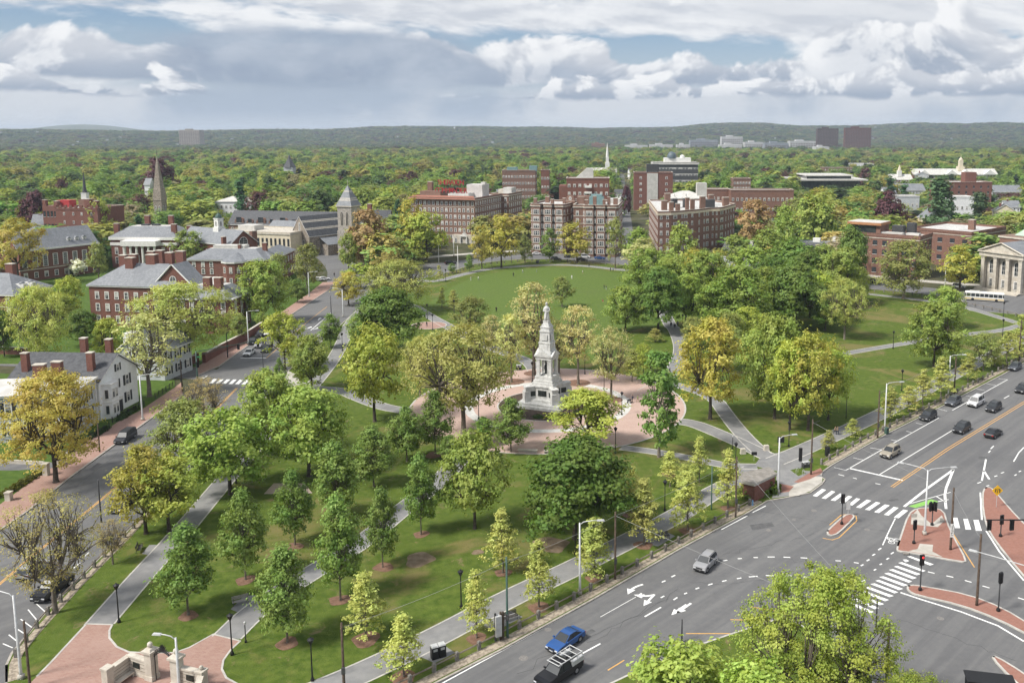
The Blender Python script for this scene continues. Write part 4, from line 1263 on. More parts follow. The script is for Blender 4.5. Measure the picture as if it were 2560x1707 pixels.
 def dormer(s, x, y, z, w=1.4, h=1.8, d=2.2, m=None, axis=0):
  mb = MB()
  mb.box(x, y + d / 2, z, w, d, h * .75, m or M_WHITE)
  mb.add([(x - w / 2 - .1, y - .1, z + h * .75), (x + w / 2 + .1, y - .1, z + h * .75), (x, y - .1, z + h * 1.1), (x - w / 2 - .1, y + d, z + h * .75), (x + w / 2 + .1, y + d, z + h * .75), (x, y + d, z + h * 1.1)],
      [(0, 1, 2), (0, 2, 5, 3), (1, 4, 5, 2)], M_SLATE)
  o = mb.build('dormer', s.o)
  ob('window', win_mesh(w * .6, h * .62, 'arch'), o, (x, y - .01, z + .12))
 def box(s, name, x, y, z, sx, sy, sz, m):
  return MB().box(x, y, z, sx, sy, sz, m).build(name, s.o)
def rows(z0, dz, n):
 return [z0 + dz * i for i in range(n)]
# -- large brick hall with many chimneys (left)
B = Bld('college_hall', 'large red brick hall with many chimneys and grey slate roofs', (-149.6, 253.8), (-121.5, 249.5), 15, 12.2)
B.walls()
B.wins('F', [.09, .2, .31, .42, .53, .64, .75, .86], rows(1.2, 3.55, 3), 1.35, 2.2)
B.wins('L', 4, rows(1.2, 3.55, 3), 1.3, 2.1)
B.band(11.9, .4, .45)
B.hip(5.6, .6, 12.3)
for x, y, z, sx, sy, h in ((2.6, 12.2, 12.6, 2.2, 1.5, 6.8), (5.6, 12.8, 12.8, 2.2, 1.5, 6.8), (9.4, 6.2, 14.2, 2.5, 1.7, 5.4), (11.4, 13.2, 13.4, 2.2, 1.5, 7.2), (14., 13.6, 13.4, 2.2, 1.5, 7.5), (15.2, 8., 15.2, 2.9, 2., 5.2), (18.6, 11.5, 15., 2.2, 1.5, 5.6), (22.6, 11., 14., 2.4, 1.6, 7.2)):
 B.chim(x, y, z, sx, sy, h)
g = MB()
gx0, gx1, gy, gz, gh = 19.6, 32.4, 1.6, 12.35, 6.4
gc = (gx0 + gx1) / 2
g.add([(gx0 + .5, gy, gz), (gx1 - .5, gy, gz), (gc, gy, gz + gh - .5)], [(0, 1, 2)], M_BRICK)
g.add([(gx0, gy - .5, gz - .1), (gc, gy - .5, gz + gh), (gx1, gy - .5, gz - .1), (gx0, 9, gz - .1), (gc, 9, gz + gh), (gx1, 9, gz - .1)], [(0, 1, 4, 3), (1, 2, 5, 4)], M_SLATE)
for a, c in (((gx0, gy - .3, gz), (gc, gy - .3, gz + gh - .12)), ((gx1, gy - .3, gz), (gc, gy - .3, gz + gh - .12)), ((gx0, gy - .3, gz), (gx1, gy - .3, gz))):
 g.tube([a, c], .22, M_WHITE, 4)
go_ = g.build('pediment', B.o)
ob('window', win_mesh(2.2, 2., 'arch'), go_, (gc, gy - .05, gz + 1.))
W2 = [(28.1, -1.5), (44.8, .6), (43.6, 12), (27, 10.5)]
B.walls(W2, z1=9.3)
B.wins(0, [.14, .3, .47, .64, .84], rows(1., 3.2, 2) + [6.3], 1.35, 2.2)
B.wins(1, 3, rows(1., 3.2, 2) + [6.3], 1.2, 2.1)
B.band(9.0, .4, .4)
B.hip(3.2, .5, 9.4, rect=(28.2, -.6, 44.2, 11.6), flat_top=4.2, top_m=M_LTROOF)
B.chim(36.5, 2.2, 9.6, 2.1, 1.5, 5.4)
B.chim(39.8, 2.4, 9.6, 2.1, 1.5, 5.4)
B.box('roof_box', 36, 7, 12.4, 3, 3, 1.8, M_WHITE)
B.box('porch', 41.5, -2.3, -.1, 5, 4, 4.8, M_BRICK)
# -- far left brick house
c0, c1 = (-169.26, 249.86), (-167.18, 264.55)
dx, dy = c1[0] - c0[0], c1[1] - c0[1]
dl = hypot(dx, dy)
B = Bld('brick_house', 'brick house with slate hip roof and round dormers at the left edge', (c0[0] - 18 * dy / dl, c0[1] + 18 * dx / dl), c0, dl, 10)
B.walls()
B.wins('R', 4, [1.4, 4.2, 7.3], 1.2, 1.9)
B.wins('F', 5, [1.4, 4.2, 7.3], 1.2, 1.9)
B.band(9.7, .4, .45)
B.band(6.2, .35, .1, M_STONE)
B.hip(5, .5, 10.1)
B.chim(9, 10, 12, 2.4, 1.6, 5.4)
for yy in (5.2, 8.6):
 d = MB().box(16.2, yy, 11, 2.6, 1.3, 1.4, M_WHITE)
 d.lathe([(.75, 0), (.7, .3), (.45, .55), (.02, .68)], M_SLATE, 10, (16.4, yy, 12.4))
 do = d.build('dormer', B.o)
 ob('window', win_mesh(.8, 1., 'arch'), do, (17.52, yy, 11.2), pi / 2)
# -- dormered brick hall behind the lawn
B = Bld('college_hall', 'long brick hall with tall windows and three dormers in its slate roof', (-219.86, 329.72), (-204.84, 356.17), 14, 12)
B.walls()
n = 8
B.wins('F', n, [5.3], 1.9, 4.6, 'grid')
B.wins('F', n, [1.2], 1.5, 2.2)
B.wins('R', 3, [5.3], 1.7, 4.2, 'grid')
B.band(11.6, .6, .5)
B.band(4.3, .4, .12, M_STONE)
B.gable(6.6, 'x', .4, 12.2)
for u in (.66, .76, .86):
 B.dormer(B.L * u, 1.6, 13.3, 1.5, 2., 3.)
dr = MB().box(B.L * .62, -.1, 0, 2.4, .3, 3.6, M_WHITE)
dr.box(B.L * .62, -.22, 0, 1.4, .2, 2.8, M_GLASS)
dr.build('door', B.o)
# -- crenellated brick tower building
B = Bld('brick_tower_hall', 'tall brick hall with crenellated roof and red sheeting on top', (-273.5, 441), (-250.8, 438), 20, 18.5)
B.walls()
B.wins('F', [.2, .42, .62, .85], rows(3, 4.2, 4), .9, 1.5, 'plain')
B.flat(.9)
k = MB()
for i in range(9):
 k.box(i * B.L / 8, 0, 19.4, 1.4, .6, 1.3, M_BRICK)
k.build('battlement', B.o)
B.walls([(-8, 1), (0, 1), (0, 14), (-8, 14)], z1=20)
B.wins(0, 4, [8, 14.5], 1.2, 3, 'dark')
B.chim(-7, 2, 20, 1.8, 1.8, 3)
B.chim(-.5, 2, 19, 2, 2, 3.4)
B.box('red_sheeting', 1.5, 6, 19, 7, 5, 3.8, M_REDMESH)
B.box('roof_box', 12, 8, 18.5, 6, 6, 4.6, M_BRICK2)
B.chim(16, 3, 18.5, 3, 2.2, 5)
B.chim(20.5, 3, 18.5, 2, 2, 4.2)
# -- white portico hall
B = Bld('portico_hall', 'brick hall with white columned portico and slate hip roof', (-205.5, 367), (-177.5, 365.7), 17, 13)
B.walls()
B.wins('F', [.08, .2, .8, .92], [2, 6], 1.4, 2.8)
B.band(9.6, 1.3, .25)
B.band(12., 1.2, .6)
B.hip(4, .6, 13.2, flat_top=6, top_m=M_LTROOF)
B.box('portico_roof', 14, -1.9, 9.8, 15, 4.4, 2.2, M_WHITE)
for i in range(6):
 MB().lathe([(.62, 0), (.62, .3), (.5, .4), (.45, 9.2), (.62, 9.5), (.62, 9.8)], M_WHITE, 10, (7.6 + i * 2.56, -3.2, 0)).build('column', B.o)
for i in range(5):
 ob('window', win_mesh(1.3, 3, 'grid'), B.o, (8.8 + i * 2.56, -.02, 2.5))
for x, y, z, h in ((1.2, 3, 12.5, 6), (26, 3, 12.5, 5.8), (29, 10, 9, 8), (9, 13, 14, 7), (19.5, 13, 14, 7)):
 B.chim(x, y, z, 2., 1.4, h)
for x in (11, 15.5):
 B.box('skylight', x, 8, 17.2, 3, 2, .7, M_DSLATE)
# -- gabled hall with cupola
B = Bld('gabled_hall', 'slate roofed hall with fan window gable and white cupola', (-149, 351.5), (-142.5, 362.5), 33, 11.8)
B.walls()
B.gable(5, 'y', .5, 11.8)
B.wins('F', [.5], [11.2], 4.2, 3.2, 'arch')
B.wins('L', 8, [6], 1.5, 3)
cu = MB()
cx = B.L / 2
cu.box(cx, 15, 15.6, 3.4, 3.4, 2., M_WHITE)
cu.box(cx, 15, 17.6, 2.6, 2.6, 3.4, M_WHITE)
cu.box(cx, 15, 21., 3., 3., .35, M_WHITE)
cu.lathe([(1.35, 0), (1.3, .6), (1., 1.3), (.5, 1.8), (.12, 2.), (.06, 3.)], M_GREENM, 12, (cx, 15, 21.35))
co_ = cu.build('cupola', B.o)
for r in range(4):
 ob('louvre', win_mesh(1.0, 2.2, 'arch'), co_, (cx + 1.32 * sin(r * pi / 2), 15 - 1.32 * cos(r * pi / 2), 18), r * pi / 2)
B.chim(-1.2, 2, 10.5, 1.6, 1.2, 4.5)
B.chim(B.L + .5, 2.5, 9, 2.4, 1.8, 7, M_BRICK2)
# -- hip roofed brick hall with round bay
B = Bld('brick_hall', 'brick hall with slate hip roof, white roof terrace and rounded bay', (-152.5, 322), (-123.6, 320.5), 16, 10)
B.walls()
B.wins('F', [.08, .2, .31, .62, .78, .9], rows(1.4, 3.3, 2) + [7.2], 1.3, 2)
B.band(9.7, .4, .5)
B.hip(3.4, .6, 10.1, flat_top=6.2, top_m=M_LTROOF)
bay = [(13.5, 0), (14.3, -2.4), (16.5, -3.8), (19.5, -3.8), (21.7, -2.4), (22.5, 0)]
B.walls(bay, z1=9.4)
for e in range(5):
 B.wins(e, [.5], [1.6, 5.6], 1.1, 2.2)
bo = B.band(9.2, .5, .4)
MB().add([(*p, 9.75) for p in bo] + [(18, 2.5, 12.6)], [(i, (i + 1) % 6, 6) for i in range(6)], M_SLATE).build('roof', B.o)
B.box('roof_terrace', 13, 8, 13.5, 12, 4, 1.1, M_LTROOF)
B.chim(17.2, 6, 11.5, 1., 1., 3.4)
B.chim(25.5, 9, 11.5, 1.6, 1.1, 3.8)
wg = [(27.5, 2), (30.5, 4), (27, 33), (18, 31)]
B.walls(wg, z1=9.6)
B.wins(1, 8, [2, 6.4], 1.2, 2)
go2 = B.band(9.3, .4, .4)
MB().add([(*p, 9.75) for p in go2] + [(25.6, 9, 12.6), (23.4, 26, 12.6)], [(0, 1, 4), (1, 2, 5, 4), (2, 3, 5), (3, 0, 4, 5)], M_SLATE).build('roof', B.o)
# -- pale flat hall and long dormered slate range
B = Bld('flat_roofed_hall', 'pale flat-roofed hall with a row of narrow windows', (-176, 408), (-141, 398), 22, 11, M_CREAM)
B.walls()
B.wins('F', 16, [5], 1., 3.6, 'dark')
B.band(10.4, .7, .3, M_STONE)
B.flat(.4, M_LTROOF)
B.box('roof_box', 8, 10, 11, 9, 7, 2.4, M_LTROOF)
B = Bld('slate_range', 'long dark slate roofed range with arched dormers and tall chimneys', (-196, 462), (-134, 452), 14, 9, M_BRICK2)
B.walls()
B.gable(6.4, 'x', .5, m=M_DSLATE)
for i in range(9):
 xx = 6 + i * 6.2
 d = MB()
 big = i % 2 == 0
 r_ = 2.7 if big else 1.9
 pts = [(r_ * cos(pi * t / 10), r_ * sin(pi * t / 10)) for t in range(11)]
 dd = MB()
 dd.add([(xx + a, .3, 9.6 + max(0, c)) for a, c in pts] + [(xx + a, 3.8, 9.6 + max(0, c)) for a, c in pts],
     [tuple(range(11))] + [(t, t + 1, 12 + t, 11 + t) for t in range(10)], M_BRICK2)
 do = dd.build('dormer', B.o)
 ob('window', win_mesh(r_ * 1.1, r_ * 1.1, 'dark'), do, (xx, .28, 9.7))
B.wins('F', 14, [2, 5.6], 1.1, 1.7, 'plain')
B.walls([(62, -2), (78, -2), (78, 12), (62, 12)], z1=11)
B.gable(6, 'x', .4, 11, M_DSLATE, (62, -2, 78, 12))
B.chim(66, 1, 14, 1.8, 1.5, 5)
B.chim(66, 6, 14, 2, 1.5, 11)
B.chim(77, 5, 14, 2.2, 1.6, 6)
B.chim(60, -3, 7, 3.4, 2, 5)
# -- stone church
def church_tower(B, c, w, z1, zs, rot, m):
 mb = MB()
 mb.box(c[0], c[1], -.1, w * 1.08, w * 1.08, z1 * .52, m, rot)
 mb.box(c[0], c[1], z1 * .5, w, w, z1 * .5, m, rot)
 t = mb.build('tower', B.o)
 for i in range(4):
  a = rot + i * pi / 2
  for dx in (-.19, .19):
   k = MB()
   px, py = c[0] + sin(a) * (w / 2 + .02) + cos(a) * dx * w, c[1] - cos(a) * (w / 2 + .02) + sin(a) * dx * w
   ob('belfry_opening', win_mesh(w * .2, z1 * .27, 'louv'), t, (px, py, z1 * .62), a)
 return t
def louver():
 mb = MB()
 w, h = 1.5, 6.2
 pts = [(-w / 2, 0), (w / 2, 0), (w / 2, h * .8), (0, h), (-w / 2, h * .8)]
 mb.add([(x, -.03, z) for x, z in pts], [tuple(range(5))], mat('belfry_shade', (.03, .028, .025), None))
 for sx in (-1, 1):
  mb.box(sx * w / 2, -.06, 0, .22, .14, h * .82, M_STONE)
 mb.box(0, -.05, 0, .16, .1, h * .9, M_STONE)
 return mb.mesh('belfry_opening')
WIN[(7.3 * .2, 23 * .27, 'louv')] = louver()
B = Bld('stone_church', 'grey stone church with striped slate roof and square belfry tower', (-145.5, 411.5), (-134.2, 403.5), 30, 9, M_RUBBLEST, 'church')
B.walls()
B.gable(8.8, 'y', .2, 9, M_DSLATE)
stripes = MB()
for t0 in (.30, .36, .68, .74):
 for s_ in (-1, 1):
  x_ = B.L / 2 + s_ * (B.L / 2 + .2) * (1 - t0)
  z_ = 9 + 8.8 * t0 + .2
  stripes.add([(x_, -.2, z_), (x_, 30.2, z_), (x_ - s_ * .25, 30.2, z_ + .33), (x_ - s_ * .25, -.2, z_ + .33)], [(0, 1, 2, 3) if s_ > 0 else (3, 2, 1, 0)], M_STONE)
stripes.build('roof_stripe', B.o)
B.wins('F', [.5], [10.6], 1.2, 4.6, 'arch')
B.wins('F', [.3, .7], [3], 1.6, 4.4, 'arch')
B.walls([(B.L, 6), (B.L + 5.5, 6), (B.L + 5.5, 20), (B.L, 20)], z1=5)
MB().add([(B.L - .2, 5.5, 8.2), (B.L + 6, 5.5, 5), (B.L + 6, 20.5, 5), (B.L - .2, 20.5, 8.2)], [(0, 1, 2, 3)], M_SLATE).build('roof', B.o)
tc_ = B.loc((-116.5, 407))
tw = church_tower(B, tc_, 7.3, 23, 32, .32, mat('grey_fieldstone', (.27, .245, .215), (.40, .37, .33), 1.4, .9, .4, 5))
sp_ = MB()
def pyr(mb, c, w0, w1, z0, z1, rot, m):
 mb.box(c[0], c[1], z0, w0, w0, z1 - z0, m, rot, w1 / w0)
for w0, w1, z0, z1, m in ((8.2, 8.2, 22.8, 23.3, M_STONE), (8.2, 6.2, 23.3, 25.6, M_SLATE), (6.25, 5.85, 25.6, 26., M_STONE), (5.85, 5.5, 26., 26.4, M_SLATE), (5.55, 5.2, 26.4, 26.8, M_STONE), (5.2, 2.9, 26.8, 29.6, M_SLATE), (2.95, 2.6, 29.6, 30., M_STONE), (2.6, .3, 30., 32.4, M_SLATE)):
 pyr(sp_, tc_, w0, w1, z0, z1, .32, m)
sp_.tube([(*tc_, 32.4), (*tc_, 35)], .09, M_STONE, 5)
sp_.build('spire', B.o)
CLEAR.append((-116, 405, 6))
# pale lean-to beside the church
B = Bld('low_hall', 'low hall with pale grey roof tucked beside the church', (-160, 405), (-147, 402), 16, 4.5, M_BRICK2)
B.walls()
B.gable(4, 'y', .5, 4.5, M_LTROOF)
B = Bld('clapboard_house', 'dark blue-grey house with white windows behind the gabled hall', (-170, 446), (-153, 440), 12, 7.4, M_BLUESID, 'house')
B.walls()
B.wins('F', 7, [1.2, 4.4], 1., 1.9)
B.gable(4.4, 'x', .5, m=M_SLATE)
# -- spires behind
B = Bld('stone_spire_church', 'tall tapering brown stone church spire', (-244.5, 481), (-239.7, 480.4), 4.8, 20, M_RUBBLEST, 'church', False)
B.walls()
B.wins('F', [.28, .72], [12.5], 1., 4.6, 'arch')
B.wins('R', [.28, .72], [12.5], 1., 4.6, 'arch')
s_ = MB()
cc = (B.L / 2, 2.4)
prev = (5.2, 20)
for w1, z1 in ((4.2, 26.3), (3.7, 26.9), (2.8, 32.5), (2.5, 33), (1.7, 38.2), (.2, 44)):
 pyr(s_, cc, prev[0], w1, prev[1], z1, 0, M_RUBBLEST)
 prev = (w1, z1)
s_.tube([(*cc, 44), (*cc, 47)], .1, M_BRONZE, 5)
s_.build('spire', B.o)
B = Bld('steeple_church', 'slender white church steeple with black needle spire', (-279, 470), (-274, 470), 5, 17, M_SIDING, 'church', False)
B.walls()
s_ = MB()
s_.box(2.5, 2.5, 17, 4, 4, 4, M_WHITE)
s_.box(2.5, 2.5, 21, 2.8, 2.8, 3.4, M_WHITE)
s_.box(2.5, 2.5, 24.4, 3.1, 3.1, .3, M_WHITE)
s_.lathe([(1.3, 0), (.9, 2.2), (.04, 12)], M_DSLATE, 8, (2.5, 2.5, 24.7))
s_.build('steeple', B.o)
# -- white clapboard house and neighbours on the left street
B = Bld('clapboard_house', 'white gabled clapboard house with dark shingle roof and bay windows', (-116.5, 168.3), (-98.2, 167.2), 12.8, 7.9, M_SIDING, 'house')
B.walls()
B.gable(4., 'x', .45, m=M_DSLATE)
B.wins('R', [.72], [1.3, 4.9], 1.25, 2.1, 'shut')
B.wins('R', [.5], [8.5], 1., 1.5, 'shut')
B.wins('R', [.45], [5.0], 1., 1.8, 'shut')
B.wins('F', 4, [1.2, 4.8], 1.1, 1.8, 'shut')
by = [(B.L, .8), (B.L + 1.5, 1.5), (B.L + 1.5, 3.8), (B.L, 4.6)]
B.walls(by, z1=7)
for e in (0, 1, 2):
 B.wins(e, [.5] if e != 1 else [.28, .72], [1., 4.2], .82, 1.9, 'plain')
B.band(6.9, .25, .15)
B.band(3.3, .25, .1)
d = MB().box(B.L + .1, 6.2, 0, .3, 1.7, 3.2, M_WHITE)
d.box(B.L + .3, 6.2, 0, .12, 1.1, 2.5, M_SHUT)
d.build('door', B.o)
for x, y, z, h in ((2.2, 2.2, 7.5, 5.4), (15.4, 2.6, 7.5, 5.6), (10.4, -.2, 7.5, 4.4), (9.5, 9.6, 8.5, 5.8), (14.2, 10.6, 8.5, 5.4)):
 B.chim(x, y, z, 1.25 if x != 10.4 else 1.9, 1., h)
for x in (5, 12.5):
 MB().add([(x, 2.4, 9.55), (x + 1.3, 2.4, 9.55), (x + 1.3, 3.8, 10.42), (x, 3.8, 10.42)], [(0, 1, 2, 3)], M_GLASS).build('skylight', B.o)
B = Bld('clapboard_house', 'low-roofed pale grey house with white corner boards behind the golden street tree', (-118, 153.2), (-97.2, 156.2), 10.6, 9, M_GSIDING, 'house')
B.walls()
B.wins('R', [.25, .75], [1.5, 5.2], 1.3, 2.4, 'shut')
B.wins('F', 5, [1.5, 5.2], 1.3, 2.4, 'shut')
B.band(8.7, .35, .5)
B.hip(1.7, .6, 9.05, M_LTROOF)
for x, y in ((0, 0), (B.L, 0), (B.L, B.W), (0, B.W)):
 B.box('corner_board', x, y, 0, .5, .5, 8.7, M_WHITE)
for x, y, h in ((4, 8, 4), (-2, 6, 4.4), (12, 9.4, 3.6)):
 B.chim(x, y, 8.6, 2., 1.3, h)
B = Bld('clapboard_house', 'pale gabled house half hidden by the budding street tree', (-110.5, 197.5), (-99.5, 195.5), 10, 7.2, M_GSIDING, 'house')
B.walls()
B.gable(4.2, 'y', .5, m=M_SLATE)
B.wins('F', 3, [1.2, 4.6], 1.1, 1.9, 'sash')
B.wins('R', 3, [1.2, 4.6], 1.1, 1.9, 'shut')
B.wins('F', [.5], [8.3], 1., 1.5, 'sash')
B.chim(4.5, 6, 10, 1.4, 1., 4)
B.box('dormer', 1.5, 3, 8.2, 3, 3.2, 2.2, M_WHITE)
# -- hotel
B = Bld('hotel', 'long brown brick hotel with red tile eaves and a rooftop sign', (-100, 462.5), (-64.5, 452), 38, 22.5, M_BRICK2, 'hotel')
B.walls()
B.wins('F', 15, rows(2.2, 3.42, 6), 1.35, 2.0, 'sash')
B.wins('R', 13, rows(2.2, 3.42, 6), 1.35, 2.0, 'sash')
bo = B.band(21.9, .5, .45, M_STONE)
B.band(18.4, .25, .12, M_STONE)
B.band(3.9, .3, .12, M_STONE)
B.flat(0, M_TAR)
tl = MB()
for a, c in (((-.5, -.6), (B.L + .6, -.6)), ((-.5, -.6), (-.5, 14))):
 strip(tl, [a, c], 2.6, 22.45, 22.5, M_TILE)
L_ = B.L
tl.add([(-.7, -.7, 22.5), (L_ + .7, -.7, 22.5), (L_ - 1.2, 1.6, 24.2), (1.2, 1.6, 24.2), (1.2, 12, 24.2), (-.7, 12, 22.5)], [(0, 1, 2, 3), (0, 3, 4, 5)], M_TILE)
tl.build('tile_eave', B.o)
k = MB()
for a, c in zip(B.rect(), B.rect()[1:] + B.rect()[:1]):
 strip(k, [a, c], .4, 22.4, 23.4, M_BRICK2)
k.build('parapet', B.o)
B.box('penthouse', 8, 12, 22.5, 12, 9, 3.4, M_BRICK2)
B.box('penthouse', 24, 13, 22.5, 11, 8, 2.6, M_LTROOF)
B.box('penthouse', 30, 20, 22.5, 9, 9, 6.8, mat('pale_render', (.5, .47, .45), (.58, .55, .53), .6, .8))
B.box('roof_tank', 33.5, 20, 29.3, 2.4, 2.4, 1.2, M_LTROOF)
B.chim(5, 14, 25, 2.6, 2.2, 5.5, M_BRICK2)
en = MB().box(L_ * .86, -1.2, 0, 13, 2.6, 4.4, M_STONE)
en.add([(L_ * .86 - 2, -3.4, 3.6), (L_ * .86 + 2, -3.4, 3.6), (L_ * .86, -3.4, 5.6), (L_ * .86 - 2, -1, 3.6), (L_ * .86 + 2, -1, 3.6), (L_ * .86, -1, 5.6)], [(0, 1, 2), (0, 2, 5, 3), (1, 4, 5, 2)], M_WHITE)
for sx in (-1.8, 1.8):
 en.box(L_ * .86 + sx, -3.2, 0, .35, .35, 3.7, M_WHITE)
eo = en.build('entrance', B.o)
for i in range(4):
 ob('door', win_mesh(1.4, 2.8, 'arch'), eo, (L_ * .86 - 4.6 + i * 3.1, -2.52, .2))
wp = [B.loc((-60.5, 488)), B.loc((-50.5, 485)), B.loc((-45, 507)), B.loc((-55, 510))]
B.walls(wp, z1=22.5)
B.wins(0, 3, rows(5.6, 3.42, 5), 1.35, 2., 'sash')
B.wins(1, 7, rows(5.6, 3.42, 5), 1.35, 2., 'sash')
B.band(21.9, .5, .4, M_STONE)
B.band(18.4, .25, .12, M_STONE)
B.flat(.9, M_TAR, wp)
wc = B.loc((-52, 498))
B.box('penthouse', wc[0] + 1, wc[1], 22.5, 5, 7, 3.6, M_LTROOF)
B.box('penthouse', wc[0] - 3, wc[1], 22.5, 4, 5, 2.6, M_STONE)
# rooftop lettering on a steel frame
M_SIGNRED = mat('sign_red', (.30, .02, .03), (.36, .035, .04), 2, .5)
RS = ob('rooftop_sign', None, None, (*B.w(19, 9), 22.5), B.rot, None, 'rooftop sign of red letters on a steel frame above the hotel', 'sign')
fm = MB()
for i in range(9):
 fm.tube([(-7.5 + i * 1.9, .5, 0), (-7.5 + i * 1.9, .5, 9.6)], .07, M_DKGREY, 4)
 fm.tube([(-7.5 + i * 1.9, 2.4, 0), (-7.5 + i * 1.9, .5, 7.5)], .06, M_DKGREY, 4)
for zz in (2.6, 5.2, 6.8, 9.4):
 fm.tube([(-7.8, .5, zz), (8, .5, zz)], .07, M_DKGREY, 4)
fm.build('sign_frame', RS)
def letters(txt, parent, x0, z, h, pitch, m, depth=.3, y=0., mw=None):
 for i, ch in enumerate(txt):
  if ch == ' ':
   continue
  for mm, off, dy in ((m, 0., 0.), (mw, .05, .12)):
   if mm is None:
    continue
   cu = bpy.data.curves.new('letter', 'FONT')
   cu.body = ch
   cu.size = h / .69
   cu.extrude = depth / 2 if mm is m else .03
   cu.offset = off * h
   cu.align_x = 'CENTER'
   cu.materials.append(mm)
   tmp = bpy.data.objects.new('tmp', cu)
   COL.objects.link(tmp)
   me = bpy.data.meshes.new_from_object(tmp.evaluated_get(bpy.context.evaluated_depsgraph_get()))
   bpy.data.objects.remove(tmp)
   o = ob('letter' if mm is m else 'letter_edge', me, parent, (x0 + i * pitch, y + dy, z))
   o.rotation_euler = (pi / 2, 0, 0)
letters('SHERATON', RS, -6.2, 6.9, 2.6, 1.85, M_SIGNRED)
letters('COMMANDER', RS, -7.6, 2.6, 2.7, 2.05, M_SIGNRED)
# -- apartment pair with bay windows
def bay_block(label, p0, p1, depth, H, bays, nfl, wall, chims, name='apartment_building', first=1.6, group=None):
 B = Bld(name, label, p0, p1, depth, H, wall, 'building')
 L = B.L
 pl = [(0, 0)]
 centre = []
 for t in bays:
  c = t * L
  pl += [(c - 2.9, 0), (c - 1.9, -1.5), (c + 1.9, -1.5), (c + 2.9, 0)]
 pl += [(L, 0), (L, depth), (0, depth)]
 B.walls(pl)
 dz = (H - 2.2) / nfl
 zs = rows(first, dz, nfl)
 for j in range(len(bays)):
  e = 1 + j * 4
  B.wins(e, [.5], zs, .95, 2.1, 'sash')
  B.wins(e + 1, [.5], zs, 3.0, 2.2, 'tri')
  B.wins(e + 2, [.5], zs, .95, 2.1, 'sash')
  if j < len(bays) - 1:
   B.wins(e + 3, [.5], zs, .95, 2.1, 'sash')
 B.wins(len(pl) - 3, max(2, int(depth / 5)), zs, 1.3, 2.1, 'sash')
 B.wins(len(pl) - 1, max(2, int(depth / 5)), zs, 1.3, 2.1, 'sash')
 for z in zs:
  B.band(z - .4, .28, .1, M_STONE, name='string_course')
 B.band(H - .5, .5, .35, M_STONE)
 r = B.flat(.8, M_TAR)
 for x, y, sx, sy, h in chims:
  B.chim(x * L, y, H, sx, sy, h, M_BRICK2)
 return B
B = bay_block('left wing of bay-windowed brick apartments facing the ball field', (-33, 418), (-16.2, 413.5), 24, 22.5, (.19, .52, .84), 6, M_BRICK2, ((.08, 3, 1.6, 1.2, 3), (.55, 4, 1.4, 1.2, 2.6), (.75, 12, 1.4, 1.2, 2.6), (.2, 15, 2, 1.4, 3)))
B = bay_block('right wing of bay-windowed brick apartments beside the straight street', (-12.2, 403.5), (8.2, 401.5), 28, 23, (.36, .62, .87), 6, M_BRICK2, ((.28, 2.5, 1.5, 1.2, 2.8), (.45, 6, 1.6, 1.4, 4.2), (.68, 2.5, 1.3, 1.1, 3), (.78, 4, 1.4, 1.2, 4.2), (.1, 14, 3, 2.4, 3.4), (.9, 12, 2, 2, 3)))
B.wins(0, [.4], rows(1.6, 3.467, 6), 1.3, 2.1, 'sash')
te = MB().box(9.5, 12, 23, 6.4, 6, 3.8, M_BLUEMET)
te.box(9.5, 12, 26.8, 5, 4.6, 1., M_BLUEMET)
te.build('penthouse', B.o)
B.box('penthouse', 3, 16, 23, 6, 6, 3.8, M_BRICK2)
B.box('roof_terrace', 17, 22, 23, 6, 8, 2.2, M_LTROOF)
B = Bld('apartment_link', 'recessed dark link between the two bay-windowed wings', (-16.4, 424), (-12, 422), 16, 23.5, M_BRICK2)
B.walls()
B.wins('F', [.3, .75], rows(2, 3.4, 6), 1., 2., 'sash')
B.flat(.6)
gb = MB()
gb.prism([(0, 0), (4.6, 0), (4.6, .5), (0, .5)], 23.5, 25, M_BRICK2)
gb.lathe([(2.2, 0), (2.2, .5)], M_BRICK2, 16)
go_ = MB()
pts = [(2.3 + 2.1 * cos(pi * t / 10), 25 + 1.9 * sin(pi * t / 10)) for t in range(11)]
go_.add([(x, -.05, z) for x, z in pts] + [(x, .5, z) for x, z in pts], [tuple(range(11)), tuple(range(21, 10, -1))] + [(t, 11 + t, 12 + t, t + 1) for t in range(10)], M_BRICK2)
go_.box(2.3, .2, 23.4, 4.4, .5, 1.7, M_BRICK2)
gg = go_.build('round_gable', B.o)
ob('window', win_mesh(1.4, 1.5, 'arch'), gg, (2.3, -.06, 24.6))
# -- right apartments with curved cornice
P = [(27, 408), (33, 409.5), (37.5, 413), (42, 417.5), (46, 420), (49.5, 424.5), (54, 430), (58.5, 431.5), (62, 437), (70, 456), (60, 486), (27, 483)]
B = Bld('apartment_building', 'brick apartments with cream cornice, many chimneys and white grouped windows', P[0], (33, 409.5), 5, 19.5, M_BRICK3, 'building', False)
for cx_, cy_, r_ in ((40, 430, 16), (50, 450, 18), (42, 470, 15), (36, 452, 12), (36, 404, 9), (50, 415, 9), (63, 440, 8)):
 CLEAR.append((cx_, cy_, r_))
lp = [B.loc(p) for p in P]
B.walls(lp)
zs = rows(1.6, 3.75, 5)
for e, us, w_, st in ((0, [.25], 1.1, 'sash'), (0, [.75], 1.2, 'sash'), (1, [.5], 2.4, 'tri'), (2, [.3], 1., 'sash'), (2, [.7], 2.4, 'tri'), (3, [.5], 1.1, 'sash'), (4, [.5], 1., 'sash'), (5, [.25], 1., 'sash'), (5, [.65], 2.2, 'tri'), (6, [.3, .75], .8, 'sash'), (7, [.5], 3.2, 'tri')):
 B.wins(e, us, zs, w_, 2.1, st)
B.wins(11, 12, zs, 1.2, 2., 'sash')
B.wins(8, 4, zs, 1.2, 2., 'sash')
